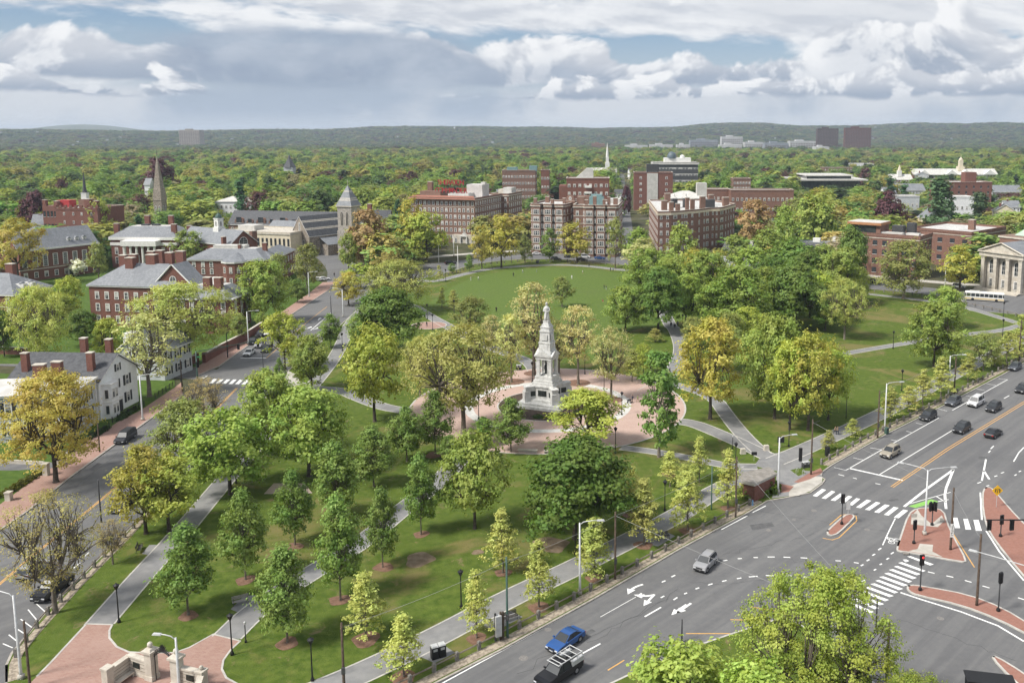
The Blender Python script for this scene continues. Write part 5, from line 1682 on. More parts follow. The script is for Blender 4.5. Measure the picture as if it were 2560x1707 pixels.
B.band(18.4, 1.1, .35, mat('cream_cornice', (.56, .48, .36), (.64, .56, .44), .8, .7))
B.flat(.7, M_TAR)
for p, sx, sy, h in (((31, 424), 2.6, 1.6, 4.6), ((34, 419), 2, 1.4, 4.2), ((37, 418), 2, 1.4, 3.6), ((42, 424), 1.6, 1.4, 6), ((45, 428), 2, 1.5, 5), ((50, 429), 2.6, 1.6, 6.2), ((57, 452), 2.6, 1.8, 5.5), ((64, 448), 3, 2, 4.4), ((36, 470), 3, 2, 5)):
 a = B.loc(p)
 B.chim(a[0], a[1], 19.5, sx, sy, h, M_BRICK2)
for p in ((37, 438), (43, 440)):
 a = B.loc(p)
 v = MB().box(a[0], a[1], 19.5, 2.6, 2.6, 4.6, M_DKGREY)
 v.box(a[0], a[1], 24.1, 3.2, 3.2, .4, M_LTROOF)
 v.lathe([(1.4, 0), (.5, .7), (.3, 1.8), (.02, 2.2)], M_LTROOF, 8, (a[0], a[1], 24.5))
 v.build('roof_vent', B.o)
a = B.loc((54, 440))
B.box('penthouse', a[0], a[1], 19.5, 6, 4, 4., M_DKGREY)
# -- right brick blocks
B = Bld('apartment_building', 'four-storey brick block with glazed cedar penthouse on the roof', (101.5, 353.5), (123.5, 337), 15.5, 16, M_BRICK3)
B.walls()
zs = rows(1.4, 3.6, 4)
B.wins('F', [.08, .8], zs, 2.9, 2, 'dark')
B.wins('F', [.22, .36, .5, .65, .93], zs, 1.8, 2, 'dark')
B.wins('R', [.2, .5, .82], zs, 1.5, 2, 'dark')
B.wins('L', [.3, .7], zs, 1.5, 2, 'dark')
B.band(15., .3, .18, M_STONE)
B.flat(.9, M_LTROOF, capm=M_BRICK3)
ph = MB().box(5.5, 6, 16, 12, 10, 4., M_BRICK3)
ph.box(5.2, 5.6, 20, 13.8, 11.6, 1., M_CEDAR)
ph.box(5.2, 5.6, 21, 13.4, 11.2, .12, M_LTROOF)
po = ph.build('penthouse', B.o)
MB().box(5, .92, 16.6, 9.4, .2, 3.1, M_PGLASS).build('glazing', po)
for x, y, sx, sy, h in ((16.5, 8, 4.4, 3.4, 3.4), (20, 13, 3.2, 3, 4.2)):
 B.box('roof_plant', x, y, 16.4, sx, sy, h, M_DKGREY)
B.box('roof_plant', 15, 3, 16.1, 10, 2.6, 1.4, M_LTROOF)
B.box('roof_plant', 23, 6, 16.1, 5, 3, 1.2, M_LTROOF)
B = Bld('apartment_building', 'lower brick block with stone-trimmed arches behind the glazed penthouse block', (137, 386), (155.5, 366), 34, 14.5, M_BRICK3)
B.walls()
B.wins('F', 5, rows(2.6, 3.7, 3), 2.1, 1.9, 'dark')
B.wins('R', 7, rows(2.6, 3.7, 3), 2.1, 1.9, 'dark')
B.band(13.4, .3, .18, M_STONE)
B.flat(.8, M_TAR, capm=M_BRICK3)
B.chim(20, 16, 14.5, 2.6, 2, 4.4, M_BRICK2)
# -- classical portico building at right edge
B = Bld('portico_building', 'limestone temple front with four square columns and pediment at the right edge', (138.5, 317), (146.8, 303), 44, 15.5, M_BRICK2, 'building')
L_ = B.L
B.walls([(-1, 4), (L_ + 1, 4), (L_ + 1, 44), (-1, 44)], z1=15)
B.walls([(0, 2.2), (L_, 2.2), (L_, 4.2), (0, 4.2)], z1=12.6, m=M_STONE, name='porch_wall')
for i in range(4):
 x = .75 + i * (L_ - 1.5) / 3
 c = MB().box(x, .9, 0, 1.7, 1.7, .6, M_STONE)
 c.box(x, .9, .6, 1.35, 1.35, 11.2, M_STONE)
 c.box(x, .9, 11.8, 1.7, 1.7, .5, M_STONE)
 c.build('column', B.o)
for i in range(3):
 x = .75 + (i + .5) * (L_ - 1.5) / 3
 ob('window', win_mesh(2., 5.2, 'arch'), B.o, (x, 2.18, 6))
 ob('window', win_mesh(1.6, 2.9, 'grid'), B.o, (x, 2.18, 1.4))
B.box('entablature', L_ / 2, 2, 12.3, L_ + 1.2, 4.4, 1.5, M_STONE)
B.box('cornice', L_ / 2, 1.9, 13.8, L_ + 2, 5.2, .4, M_STONE)
pd = MB()
pd.add([(0, 0, 14.2), (L_, 0, 14.2), (L_ / 2, 0, 17.2)], [(0, 1, 2)], M_STONE)
pd.add([(-.8, -.6, 14.2), (L_ / 2, -.6, 17.8), (L_ + .8, -.6, 14.2), (-.8, 12, 14.2), (L_ / 2, 12, 17.8), (L_ + .8, 12, 14.2)], [(0, 1, 4, 3), (1, 2, 5, 4)], M_SLATE)
for a, c in (((-.8, -.4, 14.2), (L_ / 2, -.4, 17.65)), ((L_ + .8, -.4, 14.2), (L_ / 2, -.4, 17.65))):
 pd.tube([a, c], .28, M_STONE, 4)
pd.build('pediment', B.o)
B.wins(3, 0, []) if False else None
B.poly = [(-1, 4), (L_ + 1, 4), (L_ + 1, 44), (-1, 44)]
B.band(14.6, .6, .3, M_STONE)
B.wins(1, 6, [6], 2, 5, 'arch')
B.wins(3, 6, [6], 2, 5, 'arch')
B.walls([(-4, 16), (L_ + 3, 16), (L_ + 3, 44), (-4, 44)], z1=18.4)
B.band(17.6, .6, .4, M_STONE)
B.hip(5, .4, 18.5, M_GRNROOF, (0, 20, L_, 42), 5)
st = MB()
for i in range(5):
 st.box(L_ / 2, -.6 - i * .35, 0, L_ + 1, 1.8, .75 - i * .15, M_STONE)
st.build('steps', B.o)
# -- cream mansard house, dark roofed house
B = Bld('mansard_house', 'cream house with slate mansard roof, round dormers and white chimneys', (79, 363), (95.5, 356), 12, 8.2, M_CREAM, 'house')
B.walls()
B.wins('F', 5, [1.2, 4.8], 1.1, 2.1, 'shut')
B.wins('L', 3, [1.2, 4.8], 1.1, 2.1, 'shut')
B.band(7.9, .4, .4)
B.hip(3.2, .2, 8.3, M_DSLATE, flat_top=2.6, top_m=M_SLATE)
for u in (.2, .45, .7):
 B.dormer(B.L * u, .6, 8.9, 1.5, 1.8, 2)
B.chim(.4, 5, 8, 1.2, 1.2, 6.4, M_WHITE)
B.chim(B.L - .6, 4, 8, 1.2, 1.2, 6., M_WHITE)
B.box('roof_lantern', B.L / 2 + 1, 6, 11.4, 3, 2.6, 1.6, M_WHITE)
B = Bld('low_house', 'low house with plain dark slate roof among the trees', (51.45, 371.68), (62.91, 364.85), 10, 4.6, M_GSIDING, 'house')
B.walls()
B.gable(5.2, 'x', .4, m=M_DSLATE)
B.chim(B.L * .9, 5, 8, 1.2, 1., 3, M_LTROOF)
# -- buildings farther back: distance, pixel span turned into metres by fb
def far_block(name, label, span, depth, wall, nfl=3, ncol=6, roof='flat', rm=None, style='sash', cat='building', rh=4., group=None, ww=1.3, wh=1.9):
 x0, x1, y, zt = span
 B = Bld(name, label, (x0, y), (x1, y), depth, zt - (rh if roof != 'flat' else 0), wall, cat, True, group)
 VIEW.append((x0 / y, x1 / y, y, 190))
 B.walls()
 dz = (B.H - 1.) / nfl
 B.wins('F', ncol, rows(1., dz, nfl), ww, min(wh, dz * .65), style)
 B.wins('R', max(2, int(depth / 4.5)), rows(1., dz, nfl), ww, min(wh, dz * .65), style)
 if roof == 'flat':
  B.flat(.6, rm or M_TAR)
 elif roof == 'hip':
  B.hip(rh, .5, None, rm or M_SLATE)
 else:
  B.gable(rh, 'x', .5, None, rm or M_SLATE)
 return B
B = far_block('apartment_building', 'dark brick flats with a white wedge-shaped skylight on the roof', (-20.0, 5.5, 525.0, 29.3), 18, M_BRICK, 6, 8, ww=1.5)
MB().add([(5, 4, B.H), (16, 4, B.H), (16, 4, B.H + 6.2), (12, 4, B.H + 6.2), (5, 12, B.H), (16, 12, B.H), (16, 12, B.H + 6.2), (12, 12, B.H + 6.2)], [(0, 1, 2, 3), (4, 7, 6, 5), (0, 3, 7, 4), (3, 2, 6, 7), (1, 5, 6, 2)], M_LTROOF).build('roof_skylight', B.o)
B.box('balcony', 13, -1, B.H - 5, 4, 2, 1.1, M_WHITE)
B.box('balcony', 13, -1, B.H - 8.5, 4, 2, 1.1, M_WHITE)
B.box('side_wing', -2, 9, 0, 5, 16, B.H - 4, M_BRICK)
B = far_block('apartment_building', 'plain brick slab with a dark rooftop box beside the straight street', (25.3, 53.7, 650.0, 27.3), 16, M_BRICK, 6, 3, ww=1.6)
B.box('stairwell', B.L * .47, -.1, 0, 8, .5, B.H, M_LTROOF)
B.box('penthouse', B.L * .48, 5, B.H, 9, 7, 6.5, M_DKGREY)
B = far_block('mansion_block', 'grey-brown bay-fronted mansion block behind the hotel', (-76.5, -50.5, 690.0, 27.2), 16, M_BRICK2, 5, 12)
B.box('turret', B.L * .3, 3, B.H, 8, 6, 3, M_BLUEMET)
B.box('turret', B.L * .93, 3, B.H, 6, 6, 4, M_BLUEMET)
far_block('brick_house', 'small square brick house right of the bay-fronted mansion block', (-45.5, -39.3, 680.0, 27.9), 10, M_BRICK, 4, 3)
B = Bld('steeple_church', 'white church with a tall needle steeple on the skyline', (-11.2, 18.8, 1000.0, 31.0)[0:1] + (1000,), ((-11.2, 18.8, 1000.0, 31.0)[1], 1000), 14, 13.5, M_SIDING, 'church', False)
CLEAR.append((*B.w(B.L / 2, 5), 22))
CLEAR.append((*B.w(B.L / 2, -22), 18))
B.walls()
B.gable(4, 'x', .5, m=M_LTROOF)
s_ = MB()
xx = B.L * .65
s_.box(xx, 3, 0, 5, 5, 24, M_WHITE)
s_.box(xx, 3, 24, 3.4, 3.4, 6, M_WHITE)
s_.lathe([(1.9, 0), (1.6, 5), (.1, 17)], M_WHITE, 8, (xx, 3, 29))
s_.build('steeple', B.o)
B = far_block('science_center', 'white building topped by a dark observatory dome', (54.6, 99.8, 900.0, 26.7), 30, M_DKGREY, 4, 14, rm=M_LTROOF, ww=3)
B.band(B.H - 1.6, 1.8, 1.2, M_LTROOF)
B.box('roof_storey', B.L * .55, 12, B.H, B.L * .6, 14, 5, M_WHITE)
dm = MB().lathe([(4.8, 0), (4.8, 1.5), (4.5, 3.2), (3.4, 5.2), (1.8, 6.4), (.05, 6.8)], mat('dome_metal', (.08, .11, .13), (.11, .14, .16), .6, .4), 20, (B.L * .42, 8, B.H + 4.6))
dm.build('dome', B.o)
dm = MB().lathe([(2.6, 0), (2.5, 1.6), (1.8, 2.8), (.05, 3.4)], M_WHITE, 14, (B.L * .66, 8, B.H + 4.8)).build('dome', B.o)
far_block('dormitory', 'long low red brick range with white roof edge', (83.3, 123.3, 560.0, 20.2), 14, M_BRICK3, 3, 14, rm=M_LTROOF)
far_block('dormitory', 'short red brick range left of the long low one', (69.5, 83.9, 570.0, 20.0), 14, M_BRICK3, 3, 5, rm=M_LTROOF)
B = far_block('grey_hall', 'grey hall with pale sloping roof and round tank behind the right apartments', (40.1, 64.6, 530.0, 21.5), 20, M_GSIDING, 3, 8, 'hip', M_LTROOF, rh=4)
B.box('roof_plant', B.L * .88, 6, B.H, 6, 6, 9, M_LTROOF)
VIEW.append(((181.8, 235.5, 800.0, 17.3)[0] / 800, (181.8, 235.5, 800.0, 17.3)[1] / 800, 800, 190))
VIEW.append((.06, .10, 1000, 190))
B = Bld('library', 'modern library with thin overhanging white roof planes and dark glass', ((181.8, 235.5, 800.0, 17.3)[0], 800), ((181.8, 235.5, 800.0, 17.3)[1], 800), 44, 14, M_PGLASS, 'library')
B.walls()
B.box('roof', B.L / 2, 20, 14.2, B.L + 12, 52, 1.2, M_LTROOF)
B.box('roof_storey', B.L / 2, 22, 15.4, B.L * .75, 36, 2.6, M_PGLASS)
B.box('roof', B.L / 2, 22, 18, B.L * .8, 40, 1., M_LTROOF)
B.box('wall_fin', -6, 2, 0, 7, 8, 15, M_LTROOF)
far_block('small_block', 'small dark brick block behind the long red range', (104.2, 118.1, 690.0, 20.9), 14, M_BRICK2, 5, 6)
B = far_block('college_quad', 'long brick college building with pale roof, white gables and a cupola', (355.1, 450.6, 1000.0, 16.3), 22, M_BRICK3, 4, 26, 'gable', M_LTROOF, rh=6)
for u in (.12, .45, .62, .9):
 x = B.L * u
 MB().add([(x - 7, -1.5, B.H), (x + 7, -1.5, B.H), (x, -1.5, B.H + 5.6), (x, 10, B.H + 5.6), (x - 7, 10, B.H), (x + 7, 10, B.H)], [(0, 1, 2), (0, 2, 3, 4), (1, 5, 3, 2)], M_WHITE).build('gable', B.o)
s_ = MB().box(B.L * .59, 9, B.H + 4, 7, 7, 5, M_CREAM)
s_.box(B.L * .59, 9, B.H + 9, 4.2, 4.2, 7, M_CREAM)
s_.lathe([(2.2, 0), (2., 1.2), (1., 2.6), (.15, 3.4), (.08, 6)], M_CREAM, 10, (B.L * .59, 9, B.H + 16))
s_.build('cupola', B.o)
B = far_block('college_quad', 'white-gabled college hall with a small steeple', (295.0, 319.1, 900.0, 14.7), 18, M_BRICK3, 3, 9, 'gable', M_LTROOF, rh=5)
s_ = MB().box(B.L * .5, 6, B.H + 3, 4, 4, 6, M_WHITE)
s_.lathe([(2, 0), (1.2, 3), (.1, 6)], M_CREAM, 8, (B.L * .5, 6, B.H + 9))
s_.build('steeple', B.o)
B = far_block('brick_block', 'boxy dark red brick building with stepped tower', (247.6, 284.7, 640.0, 20.8), 22, M_BRICK, 5, 7, style='dark')
B.box('tower', B.L * .6, 6, B.H, 8, 8, 7.5, M_BRICK)
far_block('low_block', 'low white block in front of the boxy brick building', (223.3, 238.4, 560.0, 15.8), 14, M_SIDING, 2, 5, rm=M_LTROOF)
far_block('slate_house', 'pale slate roofed range right of the boxy brick building', (321.0, 345.8, 720.0, 13.9), 16, M_GSIDING, 3, 9, 'gable', M_SLATE, rh=5)
far_block('slate_house', 'pale slate roofed range near the purple beech', (251.0, 273.3, 740.0, 14.0), 16, M_GSIDING, 3, 8, 'gable', M_SLATE, rh=5)
far_block('low_block', 'low grey flat roofed block beside the purple beech', (202.4, 218.0, 600.0, 13.4), 16, M_GSIDING, 2, 5, rm=M_LTROOF)
far_block('dormitory', 'distant brown brick range before the white suburb roofs', (279.1, 314.1, 1100.0, 13.8), 20, M_BRICK2, 4, 10)
far_block('low_block', 'distant low white roofed block above the treetops', (385.3, 418.0, 1350.0, 10.5), 24, M_SIDING, 3, 8, rm=M_LTROOF)
far_block('low_block', 'small distant white block right of another low one', (438.3, 453.0, 1350.0, 10.5), 20, M_SIDING, 3, 4, rm=M_LTROOF)
far_block('low_block', 'white villa roof among trees behind the stone spire', (-245.4, -222.8, 560.0, 16.2), 16, M_SIDING, 3, 8, 'hip', M_LTROOF, rh=3)
far_block('clapboard_house', 'white house gable left of the purple beech and spire', (-330.9, -327.0, 640.0, 23.8), 7, M_SIDING, 3, 2, 'gable', M_SLATE, cat='house')
B = Bld('turret_house', 'turreted dark-roofed house rising above the treetops', ((-322.3, -313.2, 900.0, 26.0)[0], 900), ((-322.3, -313.2, 900.0, 26.0)[1], 900), 10, 22, M_GSIDING, 'house')
B.walls()
MB().lathe([(6.5, 0), (4.2, 4), (2, 8), (.1, 13)], M_DSLATE, 8, (B.L / 2, 5, 22)).build('turret_roof', B.o)
B.wins('F', 4, [16], 1.4, 3, 'sash')
far_block('clapboard_house', 'slate roofed house at the far left behind the dormered hall', (-268.7, -256.2, 400.0, 13.7), 14, M_GSIDING, 2, 5, 'hip', M_SLATE, cat='house')
# skyline towers
def slab_tower(label, span, depth, m, rows_, cols, name='tower_block', trim=None, cat='tower block'):
 x0, x1, y, zt = span
 B = Bld(name, label, (x0, y), (x1, y), depth, zt, m, cat, False)
 B.walls(z0=-2)
 for c in range(cols):
  k = MB()
  for r_ in range(rows_):
   k.box((c + .5) * B.L / cols, -.1, 4 + r_ * (zt - 8) / rows_, B.L / cols * .55, .6, (zt - 8) / rows_ * .5, mat('pale_panel', (.15, .12, .115), None))
  k.build('window_bay', B.o)
 B.box('roof_plant', B.L * .4, depth / 2, zt, B.L * .3, depth * .5, 4, m)
 return B
slab_tower('left of two dark brown slab towers on the right skyline', (611.8, 670.8, 2500.0, 71.1), 16, mat('brown_panel', (.06, .036, .032), (.08, .05, .042), .1, .8), 18, 14)
slab_tower('right of two reddish slab towers on the right skyline', (676.1, 747.9, 2450.0, 72.4), 16, mat('red_panel', (.10, .042, .036), (.125, .055, .046), .1, .8), 18, 16)
slab_tower('lone pale concrete block on the left skyline', (-1564.3, -1488.5, 3300.0, 70.5), 40, mat('pale_concrete', (.26, .225, .19), (.32, .28, .24), .08, .8), 12, 9)
M_FARW = mat('white_cladding', (.40, .40, .40), (.48, .48, .48), .05, .7)
M_FARG = mat('grey_cladding', (.2, .22, .25), (.27, .29, .32), .05, .6)
for i, (sp_, m, r_, c_, lab) in enumerate((((264.7, 346.1, 2600.0, 38.3), M_FARG, 5, 14, 'grey office block left of the round office tower'), ((363.7, 426.4, 2650.0, 47.6), M_FARW, 7, 10, 'pinkish stepped office tower in the distant office park'),
            ((408.8, 458.8, 2500.0, 32.8), M_FARW, 5, 8, 'white office block right of the stepped office tower'), ((455.8, 521.2, 2450.0, 31.2), M_FARG, 4, 10, 'grey glass office block in the distant office park'),
            ((557.3, 633.2, 2600.0, 34.8), M_FARW, 5, 10, 'long white office block touching the brown towers'), ((317.8, 376.6, 2350.0, 27.5), M_FARW, 3, 9, 'low white block below the stepped office tower'),
            ((208.5, 242.9, 2400.0, 26.9), M_FARW, 3, 6, 'low white block at the left of the office park'), ((67.2, 129.2, 2400.0, 25.3), M_FARW, 4, 10, 'white flats right of the needle steeple'), ((138.0, 201.4, 2450.0, 26.3), M_FARW, 4, 10, 'white flats farther right of the needle steeple'),
            ((-23.9, 13.6, 2500.0, 28.6), M_BRICK2, 4, 6, 'brown block left of the needle steeple'), ((536.2, 569.3, 2200.0, 24.3), M_FARW, 3, 6, 'small white block at the feet of the brown towers'))):
 slab_tower(lab, sp_, 40, m, r_, c_, 'office_block', cat='office block')
# small houses showing between the trees
RH = random.Random(77)
HOUSE_SPOTS = []
for i in range(72):
 D = 440 + 1500 * RH.random() ** 1.1
 for _ in range(30):
  u = RH.uniform(-1480, 1040)
  x = u / 2200 * D
  if D > 470 or x < -110:
   if not any((x - a) ** 2 + (D - c) ** 2 < (r_ + 9) ** 2 for a, c, r_ in CLEAR):
    break
 else:
  continue
 hm_ = RH.choice([M_SIDING, M_SIDING, M_GSIDING, M_CREAM])
 cn = {'white_clapboard': 'white', 'grey_clapboard': 'pale grey', 'cream_stucco': 'cream'}[hm_.name]
 w_, d_, h_ = RH.uniform(9, 15), RH.uniform(8, 11), RH.uniform(8, 11.5)
 a = RH.uniform(-.5, .5)
 B = Bld('suburban_house', '%s house %s' % (cn, beside(x, D)), (x - w_ / 2 * cos(a), D - w_ / 2 * sin(a)), (x + w_ / 2 * cos(a), D + w_ / 2 * sin(a)), d_, h_, hm_, 'house', False, '%s suburban houses among the trees' % cn)
 CLEAR.append((x, D + 3, 8))
 CLEAR.append((x, D - 9, 5))
 VIEW.append(((x - w_ * .4) / D, (x + w_ * .4) / D, D, 26))
 B.walls()
 B.gable(RH.uniform(3, 4.5), RH.choice('xy'), .5, None, RH.choice([M_SLATE, M_DSLATE]))
 B.wins('F', 4, [h_ - 2.6], 1.1, 1.8, 'plain')
 B.chim(w_ * .3, d_ * .5, h_ + 1, 1.1, 1., 3.6)
# specks of houses on the far hillsides
HM = MB()
HM.box(0, 0, 0, 13, 10, 9, M_GSIDING)
HM.add([(-7, -5.5, 9), (7, -5.5, 9), (7, 0, 13), (-7, 0, 13), (-7, 5.5, 9), (7, 5.5, 9)], [(0, 1, 2, 3), (3, 2, 5, 4), (0, 3, 4), (1, 5, 2)], M_SLATE)
HMM = HM.mesh('hillside_house')
for i in range(50):
 a, d_ = radians(RH.uniform(-34, 25)), RH.uniform(3700, 5400)
 x, y = d_ * sin(a), d_ * cos(a)
 CLEAR.append((x, y - 16, 12))
 k = RH.uniform(.5, .9)
 ob('hillside_house', HMM, None, (x, y, terrain_z(x, y) + 5), RH.uniform(-.6, .6), (k, k, k), 'tiny pale house on the far wooded hillside', 'house', 'pale houses on the far hillside')
# ------------------------------------------------------------------ monument
def monument():
 o = ob('monument', None, None, (-11.0, 178.2, Z1 + .05), radians(-22), None, 'tall grey granite war memorial with a soldier statue on its tapering shaft', 'monument')
 o.scale = (.77, .77, 1)
 G = M_GRANITE
 b = MB()
 b.box(0, 0, 0, 13.2, 13.2, .55, G)
 b.box(0, 0, .55, 12.2, 12.2, .5, G)
 b.box(0, 0, 1.05, 8.6, 8.6, .5, G)
 b.build('platform', o)
 w = MB()
 w.box(0, 0, 1.55, 6.4, 6.4, 2.5, G)
 for i in range(4):
  a = pi / 4 + i * pi / 2
  w.box(4.6 * cos(a), 4.6 * sin(a), 1.05, 3.6, 1.7, 2.9, G, a)
  w.box(4.6 * cos(a), 4.6 * sin(a), 3.95, 3.9, 2., .3, G, a)
  w.box(5.9 * cos(a), 5.9 * sin(a), 1.05, 1.6, 2.1, 2.2, G, a)
 w.build('pedestal', o)
 for i in range(4):
  a = i * pi / 2
  MB().box(sin(a) * 3.22, -cos(a) * 3.22, 2.2, 2.5, .1, 1.2, M_BRONZE, a).build('plaque', o)
  for s in (-1, 1):
   d = a + s * pi / 4
   nx, ny = sin(a), -cos(a)
   px, py = 4.75 * sin(d) + nx * .62 * 0 , -4.75 * cos(d)
   # plaques on the wing walls
   e = d - pi / 2
   off = (cos(e + pi / 2 * (1 if s < 0 else -1)), sin(e + pi / 2 * (1 if s < 0 else -1)))
   MB().box(px + off[0] * .87, py + off[1] * .87, 2.15, 2.2, .08, 1.05, M_BRONZE, e).build('plaque', o)
 st = MB()
 for k, (s, z0, z1) in enumerate(((6.9, 4.05, 4.4), (6.2, 4.4, 4.9), (5.6, 4.9, 5.4), (5.0, 5.4, 6.2))):
  st.box(0, 0, z0, s, s, z1 - z0, G)
 st.build('stepped_base', o)
 # open canopy with corner piers and columns
 cn = MB()
 for sx in (-1, 1):
  for sy in (-1, 1):
   cn.box(sx * 1.75, sy * 1.75, 6.2, .85, .85, 3.5, G)
   cn.box(sx * 1.75, sy * 1.75, 6.2, 1., 1., .35, G)
   cn.box(sx * 1.75, sy * 1.75, 9.4, 1., 1., .35, G)
   for dx, dy in ((-.62, 0), (0, -.62)):
    cn.lathe([(.2, 0), (.17, .2), (.15, 2.9), (.22, 3.2)], G, 8, (sx * (1.75 + dx) if dx else sx * 2.05, sy * (1.75 + dy) if dy else sy * 2.05, 6.3))
 cn.box(0, 0, 6.2, 2.2, 2.2, .3, G)
 cn.build('canopy_pier', o)
 en = MB()
 en.box(0, 0, 9.72, 4.7, 4.7, .6, G)
 en.box(0, 0, 10.32, 5.2, 5.2, .22, G)
 for i in range(4):
  a = i * pi / 2
  R_ = Matrix.Rotation(a, 3, 'Z')
  pts = [Vector(p) for p in ((-2.5, -2.65, 10.54), (2.5, -2.65, 10.54), (0, -2.65, 11.7), (-2.5, 0, 10.54), (2.5, 0, 10.54), (0, 0, 11.7))]
  en.add([R_ @ p for p in pts], [(0, 1, 2), (0, 2, 5, 3), (1, 4, 5, 2)], G)
 en.build('pediment', o)
 sh = MB()
 for w0, w1, z0, z1 in ((4.0, 3.9, 10.6, 11.4), (3.5, 3.2, 11.4, 13.), (3.45, 3.45, 13., 13.25), (3.0, 2.75, 13.25, 15.4), (3.05, 3.05, 15.4, 15.65), (2.6, 2.45, 15.65, 16.3), (2.75, 2.75, 16.3, 16.5), (2.2, 2.05, 16.5, 16.95), (1.6, 1.4, 16.95, 17.55), (1.55, 1.55, 17.55, 17.75)):
  sh.box(0, 0, z0, w0, w0, z1 - z0, G, 0, w1 / w0)
 sh.build('shaft', o)
 for i in range(4):
  a = i * pi / 2
  for z, h, ww in ((13.7, 1.3, 1.7), (11.7, 1., 2.)):
   r = (1.5 if z < 13 else 1.44) * 1.0
   MB().box(sin(a) * (r + .16), -cos(a) * (r + .16), z, ww, .16, h, G, a).build('carved_panel', o)
 # standing soldier on top: greatcoat, crossed arms, kepi
 sb = MB()
 sb.lathe([(.62, 0), (.60, .5), (.52, 1.2), (.46, 1.8), (.56, 2.2), (.60, 2.55), (.42, 2.85), (.17, 2.98), (.15, 3.08), (.24, 3.2), (.26, 3.38), (.22, 3.52), (.25, 3.54), (.22, 3.62), (.16, 3.72), (.02, 3.74)], M_GRANITE, 14, (0, 0, 17.75))
 for s in (-1, 1):
  sb.tube([(s * .52, 0, 20.25), (s * .70, -.12, 19.7), (s * .25, -.52, 19.55)], [.19, .17, .13], M_GRANITE, 7)
  sb.box(s * .2, -.15, 17.75, .26, .6, .2, M_GRANITE)
 sb.tube([(.1, -.62, 17.8), (.15, -.55, 19.9)], .07, M_GRANITE, 6)
 sb.build('soldier_statue', o, True).scale = (1.25, 1.25, 1)
 # dark standing figure in the canopy
 lb = MB()
 lb.lathe([(.34, 0), (.34, .5), (.37, 1.), (.33, 1.35), (.36, 1.65), (.30, 1.95), (.11, 2.08), (.11, 2.14), (.17, 2.24), (.17, 2.4), (.02, 2.5)], M_BRONZE, 12, (0, -.5, 6.5))
 for s in (-1, 1):
  lb.tube([(s * .33, -.5, 8.3), (s * .42, -.55, 7.7), (s * .3, -.75, 7.4)], [.11, .1, .07], M_BRONZE, 6)
 lb.build('bronze_statue', o, True).scale = (1.2, 1.2, 1)
 return o
monument()
# low clipped hedge on the planting bed
def leafy_lump(name, c, rx, ry, h, n, size, col, label, cat='shrub', rot=0., group=None):
 rng = np.random.default_rng(int(abs(c[0] * 31 + c[1] * 17)) + n)
 d = rng.standard_normal((n, 3))
 d /= np.linalg.norm(d, axis=1, keepdims=True)
 d[:, 2] = np.abs(d[:, 2])
 k = rng.random(n)[:, None] ** .3
 p = d * k * np.array((rx, ry, h)) * (1 + .18 * np.sin(7 * d[:, :1] + 5 * d[:, 1:2]))
 nr = d + rng.standard_normal((n, 3)) * .45
 nr /= np.linalg.norm(nr, axis=1, keepdims=True)
 o = ob(name, np_mesh('foliage', leaf_cards(p, nr, size, rng), n, [M_LEAF], np.clip(.5 + rng.normal(0, .2, n), 0, 1)), None, (*c, ZL), rot, None, label, cat, group)
 o.color = (*col, 1)
 return o
for i in range(7):
 a = radians(-100 + i * 18)
 leafy_lump('hedge_shrub', (PC[0] + 8.7 * cos(a), PC[1] + 8.7 * sin(a)), 1.3, .7, .8, 420, .16, (.07, .12, .03), 'low clipped shrub in the planting bed around the monument', 'shrub', a + pi / 2, 'low shrubs around the monument')
